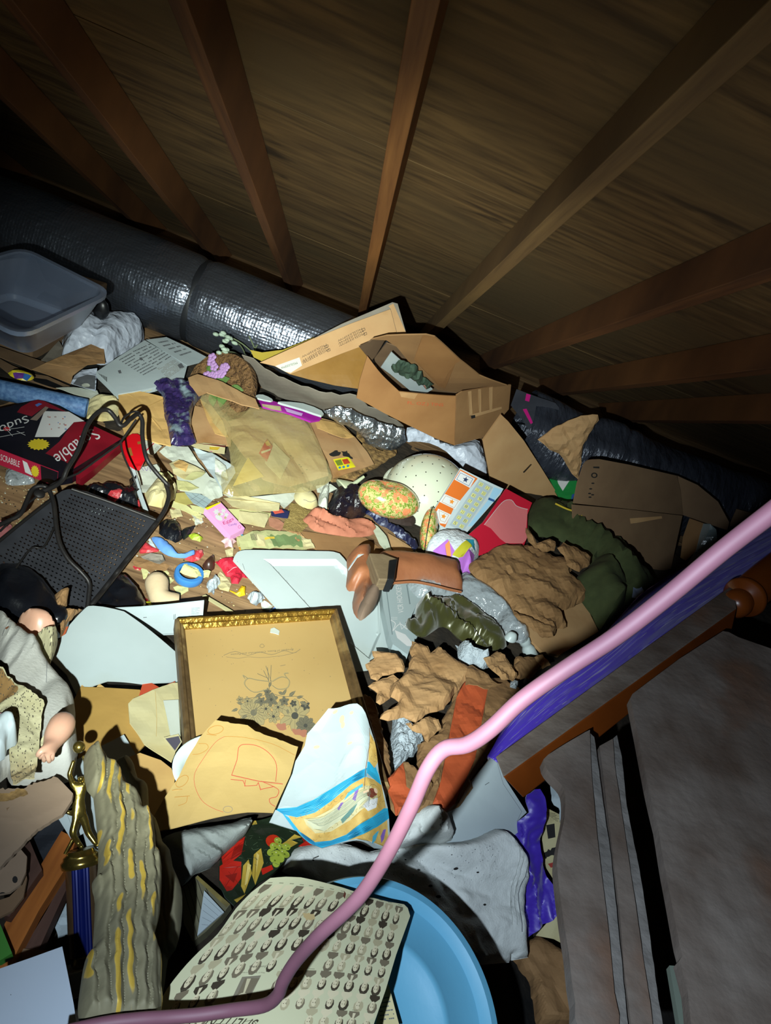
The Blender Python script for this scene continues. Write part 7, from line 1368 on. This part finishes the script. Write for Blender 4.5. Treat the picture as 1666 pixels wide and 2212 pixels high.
# ---------------------------------------------------------------- things under the splats
pap('black and white printed newspaper pages behind the scalloped splat', H8((500,900),(520,860),(600,900),(640,1000),(640,1350),(575,1260),(500,1140)), 0, 'cream', 4, .01, 10, 6, 'newspaper', 'newspaper', surf=Pl((1180,1760,.2),(1220,1800,.22),(1200,1900,.18)), prints=[P(MT['ink'], H8((520,950),(560,940),(565,1010),(530,1020)), jag(H8((505,1090),(585,1050),(585,1090),(515,1120)),3,4,3)), P(flat('a03a30'), H8((525,1145),(575,1130),(578,1155),(540,1165))), textblock(0,0,1,1,0,6,3,MT['ink'],bil(*H8((510,880),(560,885),(600,940),(570,930)))), textblock(0,0,1,1,0,6,7,MT['ink'],bil(*H8((545,1170),(600,1165),(610,1250),(580,1245))))])
pap('crumpled clear plastic beside the scalloped splat top', jag(H8((535,725),(600,760),(620,830),(605,930),(590,860),(560,830)),2,6,3), 0, 'cool_paper', 5, .02, 16, 5, 'plastic_wrap', 'plastic wrap', surf=Pl((1190,1690,.28),(1220,1700,.28),(1210,1770,.26)))
pap('wrinkled brown paper bag at the bottom between jeans and splat', jag(H8((350,1640),(415,1545),(470,1515),(560,1560),(700,1640),(720,1990),(470,1990),(430,1750)),2,10,4), 0, 'kraft', 5, .02, 9, 7, 'paper_bag', 'paper bag', surf=Pl((1150,2050,.12),(1240,2100,.14),(1180,2210,.12)), dome=.03, edge=20)
pap('stained cream paper corner above the brown bag at the bottom', H8((468,1512),(540,1430),(600,1400),(700,1500),(640,1570),(560,1530)), 0, 'cream', 5, .01, 9, 7, surf=Pl((1160,2010,.16),(1230,2000,.18),(1200,2050,.16)))
# ---------------------------------------------------------------- pink cord close to the lens
mat('pink_rubber','6c4653',.6,c2='64404c',sc=30)
ck = [(1760,1035,.42),(1666,1108,.43),(1560,1190,.44),(1440,1290,.45),(1330,1375,.46),(1230,1440,.47),(1130,1510,.48),(1060,1575,.49),(1010,1608,.50),(960,1618,.51),(925,1660,.52),(890,1740,.54),(840,1840,.57),(790,1920,.60),(750,1965,.62),(690,2020,.65),(640,2075,.695),(612,2120,.725),(600,2150,.745),(570,2172,.765),(500,2182,.785),(430,2192,.79),(370,2197,.79),(300,2202,.785),(220,2212,.785),(120,2235,.79)]
tube('pink_cord', [atd(x, y, t*1.0) for x, y, t in ck], .0057, MT['pink_rubber'], k=5, seg=14)
tag(ALL[-1], 'long pink electrical cord running diagonally over everything in the foreground', 'cord')
# ---------------------------------------------------------------- heap below everything

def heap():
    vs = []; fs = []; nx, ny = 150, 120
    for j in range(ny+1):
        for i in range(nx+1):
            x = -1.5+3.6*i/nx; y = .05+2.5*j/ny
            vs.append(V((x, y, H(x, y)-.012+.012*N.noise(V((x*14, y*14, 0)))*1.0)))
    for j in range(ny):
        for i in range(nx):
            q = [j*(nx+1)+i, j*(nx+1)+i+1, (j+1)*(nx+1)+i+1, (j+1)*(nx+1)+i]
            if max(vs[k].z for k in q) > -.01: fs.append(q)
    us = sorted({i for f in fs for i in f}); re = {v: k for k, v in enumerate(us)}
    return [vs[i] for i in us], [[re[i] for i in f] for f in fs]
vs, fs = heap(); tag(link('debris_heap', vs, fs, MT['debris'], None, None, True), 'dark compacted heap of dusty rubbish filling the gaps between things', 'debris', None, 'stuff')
GR = {'rafter': 'roof rafters under the plywood deck', 'paper': 'loose papers in the heap', 'torn_brown_paper': 'pieces of torn brown kraft paper', 'brown_paper_scrap': 'brown paper scraps near the olive garment', 'dotted_fabric': 'red dotted fabric scraps on the boards',
 'waxed_paper': 'pale yellow waxed paper pieces on the boards', 'cardboard': 'loose cardboard pieces', 'manila_envelope': 'manila envelopes around the picture frame', 'envelope': 'cream and white envelopes', 'batting': 'tufts of white batting', 'rubbish_bag': 'black rubbish bags by the metal tray',
 'cotton_tuft': 'cotton tufts on the boards', 'red_scrap': 'small red scraps on the boards', 'wooden_plank': 'wooden planks at lower left', 'gift_bag': 'printed gift bags', 'carved_wing': 'carved wooden wings', 'plastic_scrap': 'black plastic scraps', 'purple_cloth': 'violet satin cloths'}
for o in ALL:
    k = o.name.split('.')[0]
    if o.parent is None and 'label' in o and k in GR and 'kind' not in o and sum(1 for q in ALL if q.parent is None and q.name.split('.')[0] == k) > 1: o['group'] = GR[k]
for o in ALL:
    if '_o' in o: del o['_o']
